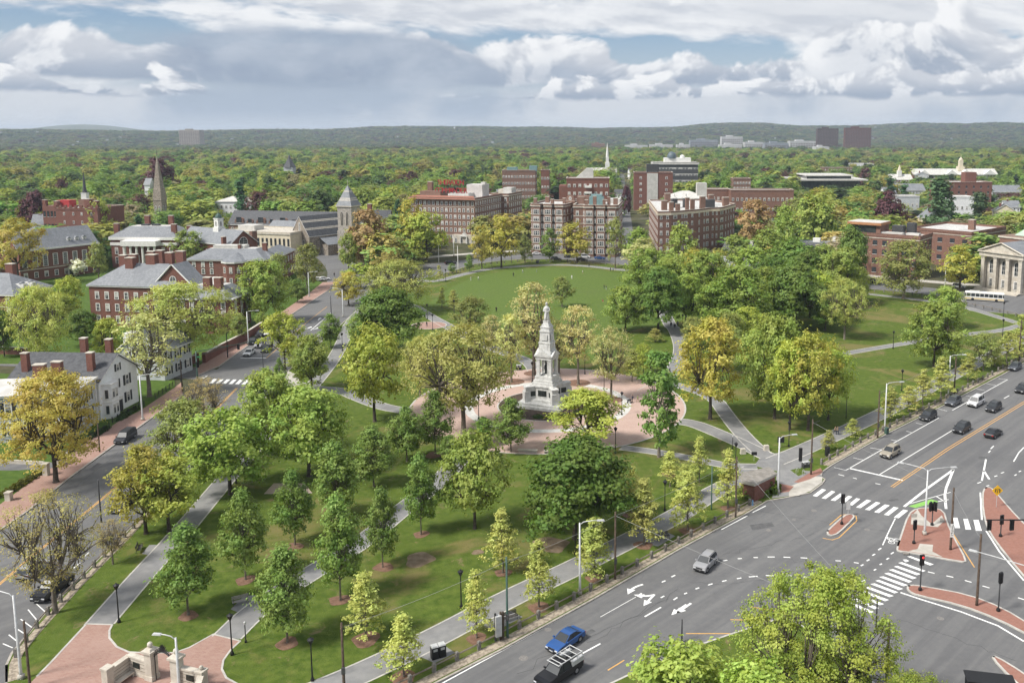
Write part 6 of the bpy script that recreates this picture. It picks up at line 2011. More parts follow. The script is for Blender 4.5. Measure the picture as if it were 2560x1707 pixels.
# ------------------------------------------------------------------ stone gate
def stone_gate():
 o = ob('stone_gate', None, None, (*(-46.40, 84.32), Z1), 0, None, 'limestone memorial gate with ball-topped pillars, iron arch and curved bench walls', 'gate')
 base = (-46.40, 84.32)
 rel = lambda p: (p[0] - base[0], p[1] - base[1])
 lp, rp = rel((-46.40, 84.32)), rel((-43.17, 83.16))
 ang = atan2(rp[1] - lp[1], rp[0] - lp[0])
 for p in (lp, rp):
  m = MB()
  m.box(p[0], p[1], 0, 1.05, 1.05, .5, M_STONE, ang)
  m.box(p[0], p[1], .5, .9, .9, 2.5, M_STONE, ang)
  m.box(p[0], p[1], 3., 1.25, 1.25, .25, M_STONE, ang)
  m.box(p[0], p[1], 3.25, 1.0, 1.0, .22, M_STONE, ang, .7)
  m.lathe([(.14, 0), (.16, .08), (.24, .2), (.27, .36), (.22, .52), (.08, .62)], M_STONE, 12, (p[0], p[1], 3.47))
  m.build('pillar', o)
 def wall(a, c, h, plaque=None, name='wall'):
  r = atan2(c[1] - a[1], c[0] - a[0])
  l = hypot(c[0] - a[0], c[1] - a[1])
  mx, my = (a[0] + c[0]) / 2, (a[1] + c[1]) / 2
  m = MB().box(mx, my, 0, l, .5, .35, M_STONE, r)
  m.box(mx, my, .35, l, .42, h - .55, M_STONE, r)
  m.box(mx, my, h - .2, l + .04, .62, .2, M_STONE, r)
  w = m.build(name, o)
  if plaque:
   MB().box(mx + sin(r) * .25, my - cos(r) * .25, h * .45, .95, .06, .6, M_BRONZE, r).build('plaque', w)
  for k in range(1, 4):
   MB().box(mx + sin(r) * .235, my - cos(r) * .235, .35 + k * (h - .55) / 4, l - .1, .03, .025, mat('joint_shade', (.22, .19, .15), None), r).build('joint', w)
 c1, e1 = rel((-49.30, 85.45)), rel((-50.10, 82.82))
 c2, e2 = rel((-40.31, 82.36)), rel((-39.50, 79.24))
 wall(c1, (lp[0] - .45, lp[1] + .05), 2.1, True)
 wall(e1, c1, 1.95)
 wall((rp[0] + .45, rp[1]), c2, 2.1, True)
 wall(c2, e2, 1.95)
 for p, ball in ((e1, 0), (c2, 1), (e2, 0)):
  m = MB().box(p[0], p[1], 0, .8, .8, 2.1, M_STONE, ang)
  m.box(p[0], p[1], 2.1, .95, .95, .18, M_STONE, ang)
  if ball:
   m.lathe([(.1, 0), (.2, .12), (.22, .26), (.16, .4), (.05, .46)], M_STONE, 10, (p[0], p[1], 2.28))
  m.build('pier', o)
 # stone bench along the left wing
 r = atan2(c1[1] - e1[1], c1[0] - e1[0])
 l = hypot(c1[0] - e1[0], c1[1] - e1[1])
 mx, my = (c1[0] + e1[0]) / 2 + sin(r) * .75, (c1[1] + e1[1]) / 2 - cos(r) * .75
 b = MB().box(mx, my, .38, l - .8, .55, .12, M_STONE, r)
 for t in (-.4, .4):
  b.box(mx + cos(r) * l * t * .8, my + sin(r) * l * t * .8, 0, .2, .45, .38, M_STONE, r)
 b.build('bench', o)
 # iron arch and crest
 ar = MB()
 n = 10
 prev = None
 for k in range(n + 1):
  t = k / n
  p = lerp(lp, rp, .12 + .76 * t)
  z = 2.55 + .75 * sin(pi * t)
  if prev:
   ar.tube([prev, (*p, z)], .05, M_BLACK, 5)
   ar.tube([(prev[0], prev[1], prev[2] + .22), (*p, z + .22)], .04, M_BLACK, 5)
   ar.tube([prev, (*p, z + .22)], .03, M_BLACK, 4)
  prev = (*p, z)
 mid = lerp(lp, rp, .5)
 for k in range(9):
  a = pi * k / 8
  ar.tube([(*mid, 3.4), (mid[0] + .55 * cos(a) * cos(ang), mid[1] + .55 * cos(a) * sin(ang), 3.4 + .75 * sin(a))], [.09, .05], M_BLACK, 5)
 for s in (-1, 1):
  for k in range(3):
   c_ = (mid[0] + s * (.55 + .28 * k) * cos(ang), mid[1] + s * (.55 + .28 * k) * sin(ang), 3.42 - .13 * k)
   ring_ = [(c_[0] + .16 * cos(t) * cos(ang), c_[1] + .16 * cos(t) * sin(ang), c_[2] + .16 * sin(t)) for t in [i * pi / 4 for i in range(9)]]
   ar.tube(ring_, .035, M_BLACK, 4, False)
 ar.build('iron_arch', o)
 for p, s in ((lp, 1), (rp, -1)):
  ar2 = MB()
  ar2.tube([(p[0] + s * .55 * cos(ang), p[1] + s * .55 * sin(ang), 0), (p[0] + s * .55 * cos(ang), p[1] + s * .55 * sin(ang), 2.65)], .045, M_BLACK, 5)
  ar2.build('gate_post', o)
stone_gate()
# ------------------------------------------------------------------ brick kiosk
def kiosk():
 A = [(22.05, 132.62), (21.82, 129.34), (23.61, 128.24), (27.90, 132.50), (27.09, 135.24)]
 o = ob('station_kiosk', None, None, (*A[1], Z1), 0, None, 'low brick subway head house with a flat grey concrete roof', 'kiosk')
 R_ = [(p[0] - A[1][0], p[1] - A[1][1]) for p in A]
 cx, cy = sum(p[0] for p in R_) / 5, sum(p[1] for p in R_) / 5
 inn = [(cx + (x - cx) * .9, cy + (y - cy) * .9) for x, y in R_]
 MB().prism(inn, 0, 2.62, M_BRICK).build('wall', o)
 MB().prism(R_, 2.6, 3.0, M_CONC, mat('kiosk_roof', (.20, .185, .165), (.28, .26, .235), 1.2, .9, big=((.14, .13, .12), .5, .5, .7, .6)), True).build('roof', o)
kiosk()
for x, y, rx, h in ((560, 290, 2.0, 1.9), (500, 300, 1.5, 1.6), (610, 255, 1.5, 1.6)):
 pass
leafy_lump('hedge_shrub', (25.65, 132.15), 2.6, 1.6, 2.1, 1500, .2, (.13, .19, .025), 'big yellow-green shrub in front of the brick kiosk')
leafy_lump('hedge_shrub', (22.89, 130.27), 1.6, 1.3, 1.8, 800, .2, (.11, .16, .025), 'small yellow-green shrub at the left end of the brick kiosk')
leafy_lump('hedge_shrub', (27.31, 133.49), 1.4, 1.1, 1.6, 700, .2, (.12, .18, .025), 'green shrub at the right end of the brick kiosk')
# garden greenery by the left street
for i, (z_, lab) in enumerate((((-95.10, 172.63), 'clipped box hedge right of the white bay window'), ((-94.89, 168.88), 'clipped box hedge in front of the white bay window'), ((-94.34, 160.56), 'clipped hedge before the pale grey house'), ((-94.62, 158.09), 'clipped hedge nearer the golden tree before the pale grey house'))):
 leafy_lump('garden_hedge', z_, .9, 2.6, .8, 900, .13, (.05, .09, .022), lab, 'hedge', .05)
for i in range(6):
 p = lerp((-93.08, 130.72), (-93.17, 139.43), i / 5)
 leafy_lump('garden_hedge', p, 1.0, 1.0, .8, 420, .14, (.12, .13, .02), 'rounded yellow-green shrub in the row beside the left lawn', 'shrub', 0, 'shrub row beside the left lawn')
# ------------------------------------------------------------------ painted markings, each a piece of the road
def paint(name, pts, m=None, z=.006):
 return MB().prism(pts, .001, z, m or M_WHITEP).build(name, road)
def line(pts, w=.14, m=None, z=.006, name='lane_line'):
 return strip(MB(), pts, w, .001, z, m or M_WHITEP).build(name, road)
for s in ([(33.27, 131.18), (33.84, 130.84), (35.97, 133.49), (35.41, 133.90)], [(34.43, 130.27), (35.01, 129.99), (37.22, 132.73), (36.74, 133.14)], [(35.63, 129.49), (36.25, 129.21), (38.31, 131.75), (37.80, 132.09)], [(36.84, 128.72), (37.45, 128.44), (39.38, 130.84), (38.85, 131.18)], [(37.92, 127.84), (38.45, 127.57), (40.34, 129.94), (39.84, 130.27)],
    [(38.81, 126.88), (39.41, 126.61), (41.87, 129.32), (41.28, 129.71)], [(39.92, 126.08), (40.55, 125.82), (43.02, 128.50), (42.46, 128.88)], [(41.03, 125.19), (41.66, 124.88), (44.15, 127.57), (43.53, 127.95)], [(42.19, 124.26), (42.81, 124.00), (45.22, 126.72), (44.58, 127.04)], [(43.36, 123.34), (44.00, 123.09), (46.30, 125.71), (45.72, 126.08)],
    [(52.06, 123.24), (52.71, 123.24), (51.71, 119.79), (50.96, 119.79)], [(53.42, 122.84), (54.07, 122.84), (53.10, 119.31), (52.30, 119.31)], [(54.75, 122.48), (55.51, 122.48), (54.46, 118.93), (53.62, 118.93)],
    [(41.13, 111.21), (41.66, 111.29), (43.88, 109.04), (43.29, 108.76)], [(40.24, 110.34), (40.75, 110.38), (41.00, 109.97), (40.40, 109.64)], [(39.35, 109.44), (39.91, 109.64), (42.19, 107.33), (41.71, 107.06)], [(38.43, 108.44), (38.98, 108.64), (41.21, 106.48), (40.63, 106.17)], [(37.51, 107.57), (38.11, 107.76), (40.38, 105.49), (39.75, 105.19)],
    [(36.60, 106.63), (37.23, 106.83), (39.50, 104.59), (38.93, 104.29)], [(35.64, 105.72), (36.26, 105.87), (38.62, 103.67), (37.98, 103.41)], [(34.88, 104.78), (35.41, 104.96), (37.72, 102.76), (37.10, 102.47)], [(34.00, 103.92), (34.58, 104.11), (36.83, 101.94), (36.29, 101.69)], [(33.05, 103.05), (33.65, 103.19), (35.99, 101.06), (35.37, 100.81)],
    [(32.30, 102.04), (32.83, 102.29), (35.09, 100.12), (34.52, 99.85)], [(31.49, 101.16), (32.00, 101.34), (34.21, 99.17), (33.60, 98.94)], [(30.70, 100.30), (31.21, 100.50), (33.31, 98.27), (32.70, 98.04)], [(29.91, 99.41), (30.42, 99.61), (32.43, 97.45), (31.90, 97.12)],
    [(-95.31, 203.38), (-95.30, 204.30), (-92.07, 204.44), (-92.02, 203.51)], [(-95.01, 201.95), (-95.07, 202.86), (-92.01, 202.99), (-91.96, 202.08)], [(-94.72, 200.53), (-94.78, 201.43), (-91.87, 201.56), (-91.82, 200.66)], [(-94.40, 199.01), (-94.52, 200.02), (-91.77, 200.15), (-91.67, 199.13)], [(-94.13, 197.51), (-94.21, 198.51), (-91.62, 198.63), (-91.52, 197.63)],
    [(-88.76, 193.85), (-87.88, 193.85), (-88.35, 197.26), (-89.22, 197.38)], [(-87.18, 193.61), (-86.30, 193.61), (-86.79, 197.14), (-87.61, 197.14)], [(-85.65, 193.49), (-84.78, 193.49), (-85.24, 197.01), (-86.06, 197.01)], [(-84.07, 193.25), (-83.20, 193.25), (-83.69, 196.89), (-84.50, 196.89)], [(-82.55, 193.13), (-81.68, 193.13), (-82.14, 196.77), (-82.95, 196.77)], [(-81.03, 193.01), (-80.16, 193.01), (-80.59, 196.64), (-81.41, 196.64)], [(-79.51, 192.90), (-78.65, 192.90), (-79.04, 196.52), (-79.86, 196.52)]):
 paint('crosswalk_stripe', s)
for a, b2 in (((16.30, 110.01), (16.91, 110.21)), ((18.35, 110.58), (18.91, 110.67)), ((20.51, 110.92), (21.11, 110.92)), ((22.42, 111.08), (23.37, 111.08)), ((24.55, 111.04), (25.42, 110.96)), ((26.79, 110.87), (27.65, 110.75)), ((31.22, 110.05), (31.94, 109.97)), ((33.53, 109.56), (34.11, 109.36)),
     ((10.35, 101.51), (10.74, 101.80)), ((11.88, 102.69), (12.38, 103.05)), ((13.56, 103.67), (14.17, 104.03)), ((15.45, 104.59), (16.05, 104.85)), ((17.43, 105.26), (18.03, 105.49)), ((19.01, 105.72), (20.18, 105.91)), ((21.25, 106.10), (22.38, 106.02)), ((23.63, 106.10), (24.55, 105.98)), ((26.02, 105.79), (26.64, 105.60)), ((28.25, 105.26), (28.91, 105.04)),
     ((37.85, 113.07), (38.43, 113.63)), ((36.57, 111.50), (37.05, 111.92)), ((35.35, 109.97), (35.83, 110.38)), ((34.18, 108.64), (34.63, 109.00)), ((31.77, 105.72), (32.19, 106.02)), ((30.53, 104.29), (30.95, 104.59)), ((31.99, 103.19), (32.43, 103.56)), ((33.10, 104.59), (33.62, 104.96)), ((39.19, 111.92), (39.75, 112.43)), ((38.09, 110.38), (38.56, 110.79)), ((36.75, 108.92), (37.14, 109.24)), ((35.52, 107.45), (35.90, 107.76)),
     ((42.38, 107.06), (43.09, 106.67)), ((44.36, 106.02), (45.10, 105.64)), ((46.25, 104.85), (46.89, 104.37)), ((47.91, 103.48), (48.56, 102.98)), ((51.02, 100.64), (51.53, 100.19)),
     ((39.62, 139.90), (40.42, 139.26)), ((41.66, 138.44), (42.14, 138.00)), ((44.58, 136.09), (45.29, 135.66)), ((86.41, 182.23), (88.51, 184.38)), ((70.20, 151.85), (71.40, 153.36)), ((68.99, 149.99), (69.75, 150.95)),
     ((61.14, 136.15), (61.95, 136.64)), ((62.05, 134.94), (62.68, 135.30)), ((65.14, 138.95), (65.83, 139.39)), ((66.90, 140.42), (67.60, 140.87)), ((68.65, 139.39), (69.25, 139.90)), ((70.14, 141.00), (70.73, 141.46)),
     ((7.80, 104.40), (8.30, 104.78)), ((9.12, 105.72), (9.64, 106.17)), ((7.42, 100.64), (7.88, 101.06)), ((8.94, 100.12), (9.44, 100.71)), ((4.68, 101.16), (5.15, 101.69)),
     ((-1.89, 89.04), (0.04, 90.87)), ((5.25, 96.38), (7.30, 98.44)), ((-72.80, 113.63), (-72.69, 114.82)), ((-69.07, 110.87), (-69.12, 112.34)), ((-68.58, 108.04), (-68.62, 109.44)), ((-78.90, 237.03), (-79.44, 245.24)), ((-82.74, 153.52), (-82.76, 154.44))):
 line([a, b2], .2, name='lane_dash')
for pts, w in (([(-16.27, 83.74), (-10.66, 89.60), (-3.45, 97.29)], .16), ([(17.37, 119.31), (21.84, 123.90)], .16), ([(22.80, 125.03), (25.23, 127.41)], .16), ([(43.46, 122.99), (41.06, 118.60), (38.91, 114.51)], .16), ([(42.11, 142.65), (49.45, 137.38)], .42),
      ([(41.51, 141.86), (51.96, 152.98), (67.57, 169.34)], .16), ([(72.10, 174.08), (93.93, 196.89)], .16), ([(46.32, 139.71), (67.24, 161.82)], .16), ([(46.18, 127.11), (52.61, 134.46), (59.68, 142.12)], .42), ([(59.58, 141.99), (55.45, 134.46), (54.08, 131.54), (52.23, 126.31)], .38),
      ([(47.19, 128.08), (55.42, 132.58)], .14), ([(52.54, 130.86), (53.18, 128.63)], .2), ([(52.07, 129.01), (53.95, 129.73)], .16), ([(62.31, 137.19), (67.14, 146.76)], .28), ([(64.53, 141.66), (63.79, 137.81)], .34), ([(71.47, 145.71), (74.38, 149.99), (76.54, 152.60)], .2),
      ([(37.08, 101.87), (39.19, 100.12), (42.77, 97.45), (45.81, 94.44), (47.29, 91.31)], .26), ([(55.05, 118.84), (54.12, 112.56), (53.72, 104.78)], .24), ([(60.03, 132.44), (55.99, 122.48)], .24), ([(-90.77, 216.49), (-84.23, 216.49)], .4), ([(-83.32, 248.10), (-85.05, 273.55)], .2), ([(-99.53, 256.06), (-99.90, 266.73)], .14),
      ([(48.72, 152.45), (50.41, 151.47)], .12), ([(44.23, 147.47), (45.73, 146.41)], .12), ([(39.69, 142.99), (41.46, 141.66)], .12), ([(53.83, 156.64), (54.93, 155.85)], .12), ([(58.34, 161.39), (59.17, 160.56)], .12), ([(61.87, 166.16), (62.85, 165.28)], .12), ([(69.52, 175.26), (70.89, 173.69)], .12), ([(79.07, 184.38), (80.37, 183.30)], .12), ([(83.43, 189.40), (84.91, 188.26)], .12), ([(87.51, 193.49), (89.16, 192.30)], .12), ([(92.10, 197.76), (93.76, 196.89)], .12),
      ([(-67.93, 99.27), (-65.53, 97.29)], .12), ([(-68.06, 97.94), (-65.60, 95.68)], .12), ([(-67.57, 95.84), (-65.18, 94.13)], .12), ([(-67.13, 94.13), (-65.33, 92.92)], .12), ([(-66.81, 92.62), (-65.20, 91.45)], .12), ([(-66.30, 90.87), (-64.71, 90.08)], .12), ([(0.05, 96.32), (4.39, 100.81)], .08)):
 line(pts, w)
for pts in ([(46.66, 134.76), (62.23, 151.85), (89.68, 180.12), (150, 231)], [(46.92, 134.46), (62.45, 151.40), (90.20, 179.91), (151, 230)], [(-75.16, 98.27), (-76.05, 109.16), (-77.30, 129.32), (-78.88, 150.36), (-77.2, 160), (-81, 190)], [(-74.89, 98.14), (-75.79, 109.00), (-77.02, 129.16), (-78.56, 150.14), (-76.9, 160), (-80.7, 190)],
   [(-84.23, 216.49), (-84.72, 222.89), (-88.04, 259.17), (-89.42, 283.20)], [(9.73, 92.86), (15.10, 92.86)], [(15.18, 95.75), (19.97, 95.53)], [(18.07, 98.54), (20.74, 97.68), (21.92, 96.64)], [(0.82, 85.97), (2.59, 87.76)], [(62.41, 133.61), (61.55, 123.24), (61.23, 120.51)], [(50.39, 121.49), (48.90, 108.24)],
   [(31.19, 116.61), (32.40, 116.07), (33.51, 116.75), (37.58, 122.23), (37.91, 123.75), (37.25, 124.51), (35.83, 124.15), (33.20, 120.76)]):
 line(pts, .16, M_YELP, .007, 'centre_line')
paint('bike_box', [(46.91, 127.27), (51.36, 129.85), (52.10, 128.90), (47.71, 126.68)], M_GREENP, .009)
def arrow(p, ang, kind, sc=1.):
 """turn arrow: shaft plus head, pointing along ang"""
 mb = MB()
 def T(x, y):
  return (p[0] + (x * cos(ang) - y * sin(ang)) * sc, p[1] + (x * sin(ang) + y * cos(ang)) * sc)
 sh = [T(-1.4, .9), T(-.7, .35), T(.2, 0)] if kind == 'turn' else [T(-1.6, 0), T(.2, 0)]
 strip(mb, smooth_line(sh), .28 * sc, .001, .008, M_WHITEP)
 mb.prism([T(.1, .5), T(1.3, 0), T(.1, -.5)], .001, .0085, M_WHITEP)
 if kind == 'double':
  strip(mb, smooth_line([T(-1.5, 0), T(-.9, -.5), T(-.6, -1.1)]), .28 * sc, .001, .0082, M_WHITEP)
  mb.prism([T(-1.05, -1.), T(-.35, -2.1), T(-.1, -.95)], .001, .0088, M_WHITEP)
 mb.build('arrow_marking', road)
lane = atan2(-1.0, -.86)
arrow((3.92, 102.76), lane + .35, 'turn', 1.1)
arrow((5.88, 99.95), lane + .2, 'double', 1.05)
arrow((9.28, 97.78), lane, 'straight', 1.05)
arrow((9.89, 98.10), lane, 'straight', 1.05)
arrow((-84.68, 251.62), 1.65, 'turn', 1.2)
arrow((-85.81, 264.09), 1.65, 'straight', 1.2)
arrow((-82.12, 251.03), 1.65, 'turn', 1.2)
# bicycle symbol
bm = MB()
bc, ba = (40.73, 115.93), radians(35)
def BT(x, y):
 return (bc[0] + x * cos(ba) - y * sin(ba), bc[1] + x * sin(ba) + y * cos(ba))
for s in (-.62, .62):
 strip(bm, [BT(s + .42 * cos(t), -.3 + .42 * sin(t)) for t in [i * pi / 6 for i in range(13)]], .1, .001, .008, M_WHITEP)
strip(bm, [BT(-.62, -.3), BT(-.2, .5), BT(.45, .5), BT(.62, -.3)], .1, .001, .0084, M_WHITEP)
strip(bm, [BT(-.2, .5), BT(0, -.3), BT(.45, .5)], .1, .001, .0088, M_WHITEP)
bm.prism([BT(.15 + .2 * cos(t), 1.05 + .2 * sin(t)) for t in [i * pi / 4 for i in range(8)]], .001, .008, M_WHITEP)
strip(bm, [BT(-.25, .55), BT(0, .95), BT(.4, .6)], .14, .001, .009, M_WHITEP)
bm.build('bicycle_symbol', road)
for p, r in (((-8.26, 88.14), .5), ((-5.95, 93.67), .42), ((32.14, 125.71), .45), ((24.10, 119.08), .4), ((38.22, 119.31), .4), ((-82.73, 131.75), .4), ((39.77, 96.00), .42), ((28.46, 122.58), .3)):
 MB().prism(circle(p, r, 16), .001, .007, mat('iron_cover', (.16, .15, .14), (.22, .21, .2), 4, .7)).build('manhole_cover', road)
# darker asphalt patches and sealed cracks, worn into the road
M_PATCH = mat('patched_asphalt', (.085, .085, .088), (.115, .115, .116), 1.2, .9)
M_SEAL = mat('crack_seal', (.05, .05, .052), None, rough=.7)
for pts in ([(21.64, 120.76), (25.04, 121.74), (25.18, 120.27), (21.78, 119.08)], [(44.63, 129.60), (46.19, 130.16), (46.20, 129.49), (44.76, 128.94)], [(-3.27, 91.74), (-0.97, 93.83), (-0.46, 93.37), (-2.76, 91.16)], [(66.51, 148.18), (67.91, 147.82), (67.17, 146.41), (65.84, 146.90)], [(-86.18, 141.99), (-86.40, 145.02), (-85.45, 144.68), (-85.06, 141.33)]):
 paint('asphalt_patch', pts, M_PATCH, .004)
RC = random.Random(3)
for a, b2 in (((16.73, 111.71), (30.16, 117.90)), ((11.17, 103.85), (23.22, 104.59)), ((24.52, 110.87), (34.45, 104.59)), ((34.41, 96.00), (44.56, 88.09)), ((51.58, 144.00), (89.89, 182.23)), ((46.73, 148.90), (75.13, 177.05)), ((-8.65, 85.45), (7.97, 100.30)), ((-0.94, 90.87), (9.99, 102.76)), ((45.55, 114.29), (54.39, 109.24)), ((-84.22, 134.46), (-87.06, 172.15)), ((-78.71, 111.71), (-79.33, 134.20)), ((23.15, 125.82), (42.71, 117.90))):
 n = 14
 pts = [lerp(a, b2, i / n) for i in range(n + 1)]
 pts = [(x + RC.uniform(-.5, .5), y + RC.uniform(-.5, .5)) for x, y in pts]
 line(pts, .05, M_SEAL, .003, 'sealed_crack')
# traffic islands
def island(poly, label, top=None, k=1):
 poly = smooth_line(poly, k, True)
 o = MB().prism(poly, -.04, .14, M_KERB, top or M_ISLE).build('traffic_island', kind='structure', label=label)
 strip(MB(), poly + poly[:2], .24, -.03, .155, M_EDGE).build('kerb', o)
 return o
island([(32.20, 118.14), (32.66, 119.08), (36.16, 123.75), (37.18, 124.26), (37.58, 123.75), (37.23, 122.73), (33.71, 117.90), (32.70, 117.21), (32.19, 117.44)], 'small capsule-shaped brick island with a signal')
ti = island([(40.37, 113.07), (42.04, 116.52), (45.86, 124.26), (47.78, 126.24), (50.09, 126.45), (51.53, 125.55), (50.40, 121.25), (49.49, 116.52), (48.51, 109.72), (47.76, 109.48), (41.95, 112.13), (40.40, 112.56)], 'triangular brick island with lamps and crossings')
for pl in ([(46.09, 123.64), (47.74, 125.82), (47.55, 123.75), (47.97, 120.76), (50.61, 123.75), (50.17, 121.74), (48.46, 119.79), (44.97, 120.76)], [(44.05, 114.64), (45.76, 114.29), (44.93, 112.34), (45.73, 110.79), (41.77, 112.47), (43.19, 113.07)]):
 MB().prism(pl, .1, .156, M_CONC).build('paving_slab', ti)
for pl in ([(46.30, 124.26), (47.18, 124.26), (46.62, 122.99), (45.75, 122.99)], [(49.94, 122.84), (50.51, 122.63), (50.12, 121.34), (49.49, 121.49)], [(40.85, 112.13), (41.72, 112.05), (41.52, 111.58), (40.73, 111.58)]):
 MB().prism(pl, .1, .162, mat('tactile', (.2, .18, .16), (.26, .24, .21), 3, .9)).build('tactile_paving', ti)
island([(60.95, 133.49), (62.14, 134.32), (62.48, 133.49), (61.41, 122.48), (61.55, 117.90), (53.98, 101.69), (54.17, 105.72), (54.54, 111.71), (55.17, 117.90), (56.31, 122.23), (58.68, 128.50)], 'curved brick island at the right edge with the yellow sign')
island([(38.28, 102.94), (38.93, 103.48), (40.30, 103.19), (45.19, 101.16), (47.98, 98.10), (49.76, 93.83), (48.74, 91.74), (46.36, 95.68), (43.31, 98.77), (38.80, 101.06), (38.15, 102.04)], 'long tapering brick island with two signals')
island([(42.30, 88.03), (42.79, 88.41), (44.40, 85.25), (45.47, 82.00), (43.51, 81.06), (42.67, 84.69)], 'brick island in the bottom right corner')
gi_ = island([(-7.83, 76.22), (3.75, 85.71), (9.58, 89.60), (14.89, 92.62), (20.69, 95.68), (21.76, 95.84), (22.89, 94.75), (25.31, 90.87), (28.42, 82.48), (40, 64), (5, 58)], 'grassy island under the trees at the bottom edge', M_LAWN)
# ------------------------------------------------------------------ post and rail fences
def post_mesh():
 m = MB().box(0, 0, 0, .34, .34, .95, M_POST)
 m.box(0, 0, .95, .34, .34, .1, M_POST, 0, .6)
 return m.mesh('post')
PM = post_mesh()
def fence(pts, label, step=2.9, zz=Z1):
 P = resample(pts, step)
 o = ob('post_rail_fence', None, None, (*P[0], zz), 0, None, label, 'fence')
 for i, p in enumerate(P):
  a = P[min(i + 1, len(P) - 1)]
  if i == len(P) - 1:
   a = (2 * p[0] - P[i - 1][0], 2 * p[1] - P[i - 1][1])
  r = atan2(a[1] - p[1], a[0] - p[0])
  ob('post', PM, o, (p[0] - P[0][0], p[1] - P[0][1], 0), r)
  if i < len(P) - 1:
   m = MB()
   for z in (.72,):
    m.tube([(p[0] - P[0][0], p[1] - P[0][1], z), (a[0] - P[0][0], a[1] - P[0][1], z)], .09, M_RAIL, 5)
   m.build('rail', o)
 return o
fence([(-21.68, 81.53), (-19.16, 83.74), (-12.52, 90.16), (-3.75, 99.27), (9.31, 112.98), (15.90, 120.27), (22.74, 127.30)], 'granite post and timber rail fence along the big road')
fence([(37.81, 144.00), (46.69, 153.75), (63.81, 171.21), (91.84, 200.28)], 'granite post and timber rail fence along the upper right road')
fence([(94.68, 203.51), (107.17, 216.79)], 'short stretch of post and rail fence at the right edge')
fence([(-62.99, 88.09), (-64.03, 92.33), (-64.73, 96.00), (-65.27, 102.76), (-65.97, 109.24), (-66.64, 118.84), (-67.31, 125.82), (-69, 145)], 'granite post and timber rail fence along the left street')
fence([(-64.37, 338.19), (-58.99, 350.99), (-53.58, 369.74), (-45.48, 378.33), (-38.67, 380.98)], 'post and rail fence along the far left rim of the ball field', 3.2)
fence([(-36.37, 384.12), (-23.51, 387.31), (-12.92, 385.48), (-4.35, 380.98), (7.79, 373.13)], 'post and rail fence along the far right rim of the ball field', 3.2)
fence([(95.40, 312.11), (106.51, 305.62), (114.51, 299.10)], "post and rail fence along the right lawn's far path", 3.2)
fence([(119.40, 288.39), (124.90, 278.40), (130.00, 264.63)], 'post and rail fence beside the bus at the right edge', 3.2)
# iron fences and walls on the left street
def picket(pts, label, h=1.1):
 o = ob('iron_fence', None, None, (*pts[0], .12), 0, None, label, 'fence')
 P = resample(pts, 1.9)
 for i, p in enumerate(P):
  MB().box(p[0] - P[0][0], p[1] - P[0][1], 0, .12, .12, h + .15, M_BLACK).build('post', o)
  if i < len(P) - 1:
   m = MB()
   a, c = (p[0] - P[0][0], p[1] - P[0][1]), (P[i + 1][0] - P[0][0], P[i + 1][1] - P[0][1])
   for z in (.2, h * .9):
    m.tube([(*a, z), (*c, z)], .03, M_BLACK, 4)
   for k in range(1, 10):
    t = lerp(a, c, k / 10)
    m.tube([(*t, .1), (*t, h)], .016, M_BLACK, 3)
   m.build('panel', o)
picket([(-93.12, 148.18), (-93.89, 152.60), (-93.87, 162.24)], 'black iron railing in front of the pale grey house')
picket([(-95.21, 165.72), (-94.99, 170.74), (-94.56, 176.55)], 'black iron railing in front of the white bay window')
picket([(-94.83, 181.70), (-95.30, 190.55)], 'black iron railing before the half-hidden pale house')
def brick_wall(pts, h, label, m=None):
 o = ob('garden_wall', None, None, (*pts[0], .1), 0, None, label, 'wall')
 R_ = [(p[0] - pts[0][0], p[1] - pts[0][1]) for p in pts]
 strip(MB(), R_, .5, 0, h, m or M_BRICK).build('wall_face', o)
 strip(MB(), R_, .66, h, h + .14, M_STONE).build('coping', o)
 for p in (R_[0], R_[-1]):
  MB().box(p[0], p[1], 0, .9, .9, h + .35, m or M_BRICK).build('pier', o)
brick_wall([(-97.60, 211.71), (-97.70, 221.80), (-96.90, 236.15), (-97.77, 256.06)], 2.2, 'red brick garden wall along the college sidewalk')
brick_wall([(-156.49, 220.57), (-149.91, 219.80), (-144.87, 218.74)], 1.8, 'low brick wall at the left edge behind the white houses')
brick_wall([(-100.77, 207.53), (-99.62, 211.71)], 2., 'short brick wall stub at the side street corner')
for p, h, lab in (((-91.59, 139.26), 1.9, 'square granite gatepost by the driveway'), ((-92.14, 143.66), 1.9, 'granite gatepost under the golden street tree'), ((-92.08, 144.47), 1.9, 'paired granite gatepost under the golden street tree'), ((-91.08, 129.18), 1.2, 'small white stone marker by the left lawn')):
 m = MB().box(0, 0, 0, .8, .8, h, M_STONE)
 m.box(0, 0, h, .95, .95, .18, M_STONE)
 m.build('gatepost', None, loc=(*p, .12), label=lab, cat='post')
strip(MB(), [(-102.96, 144.68), (-97.54, 144.13), (-94.67, 143.59)], .4, .05, .75, M_STONE).build('garden_wall', None, label='low stone wall beside the driveway', cat='wall')
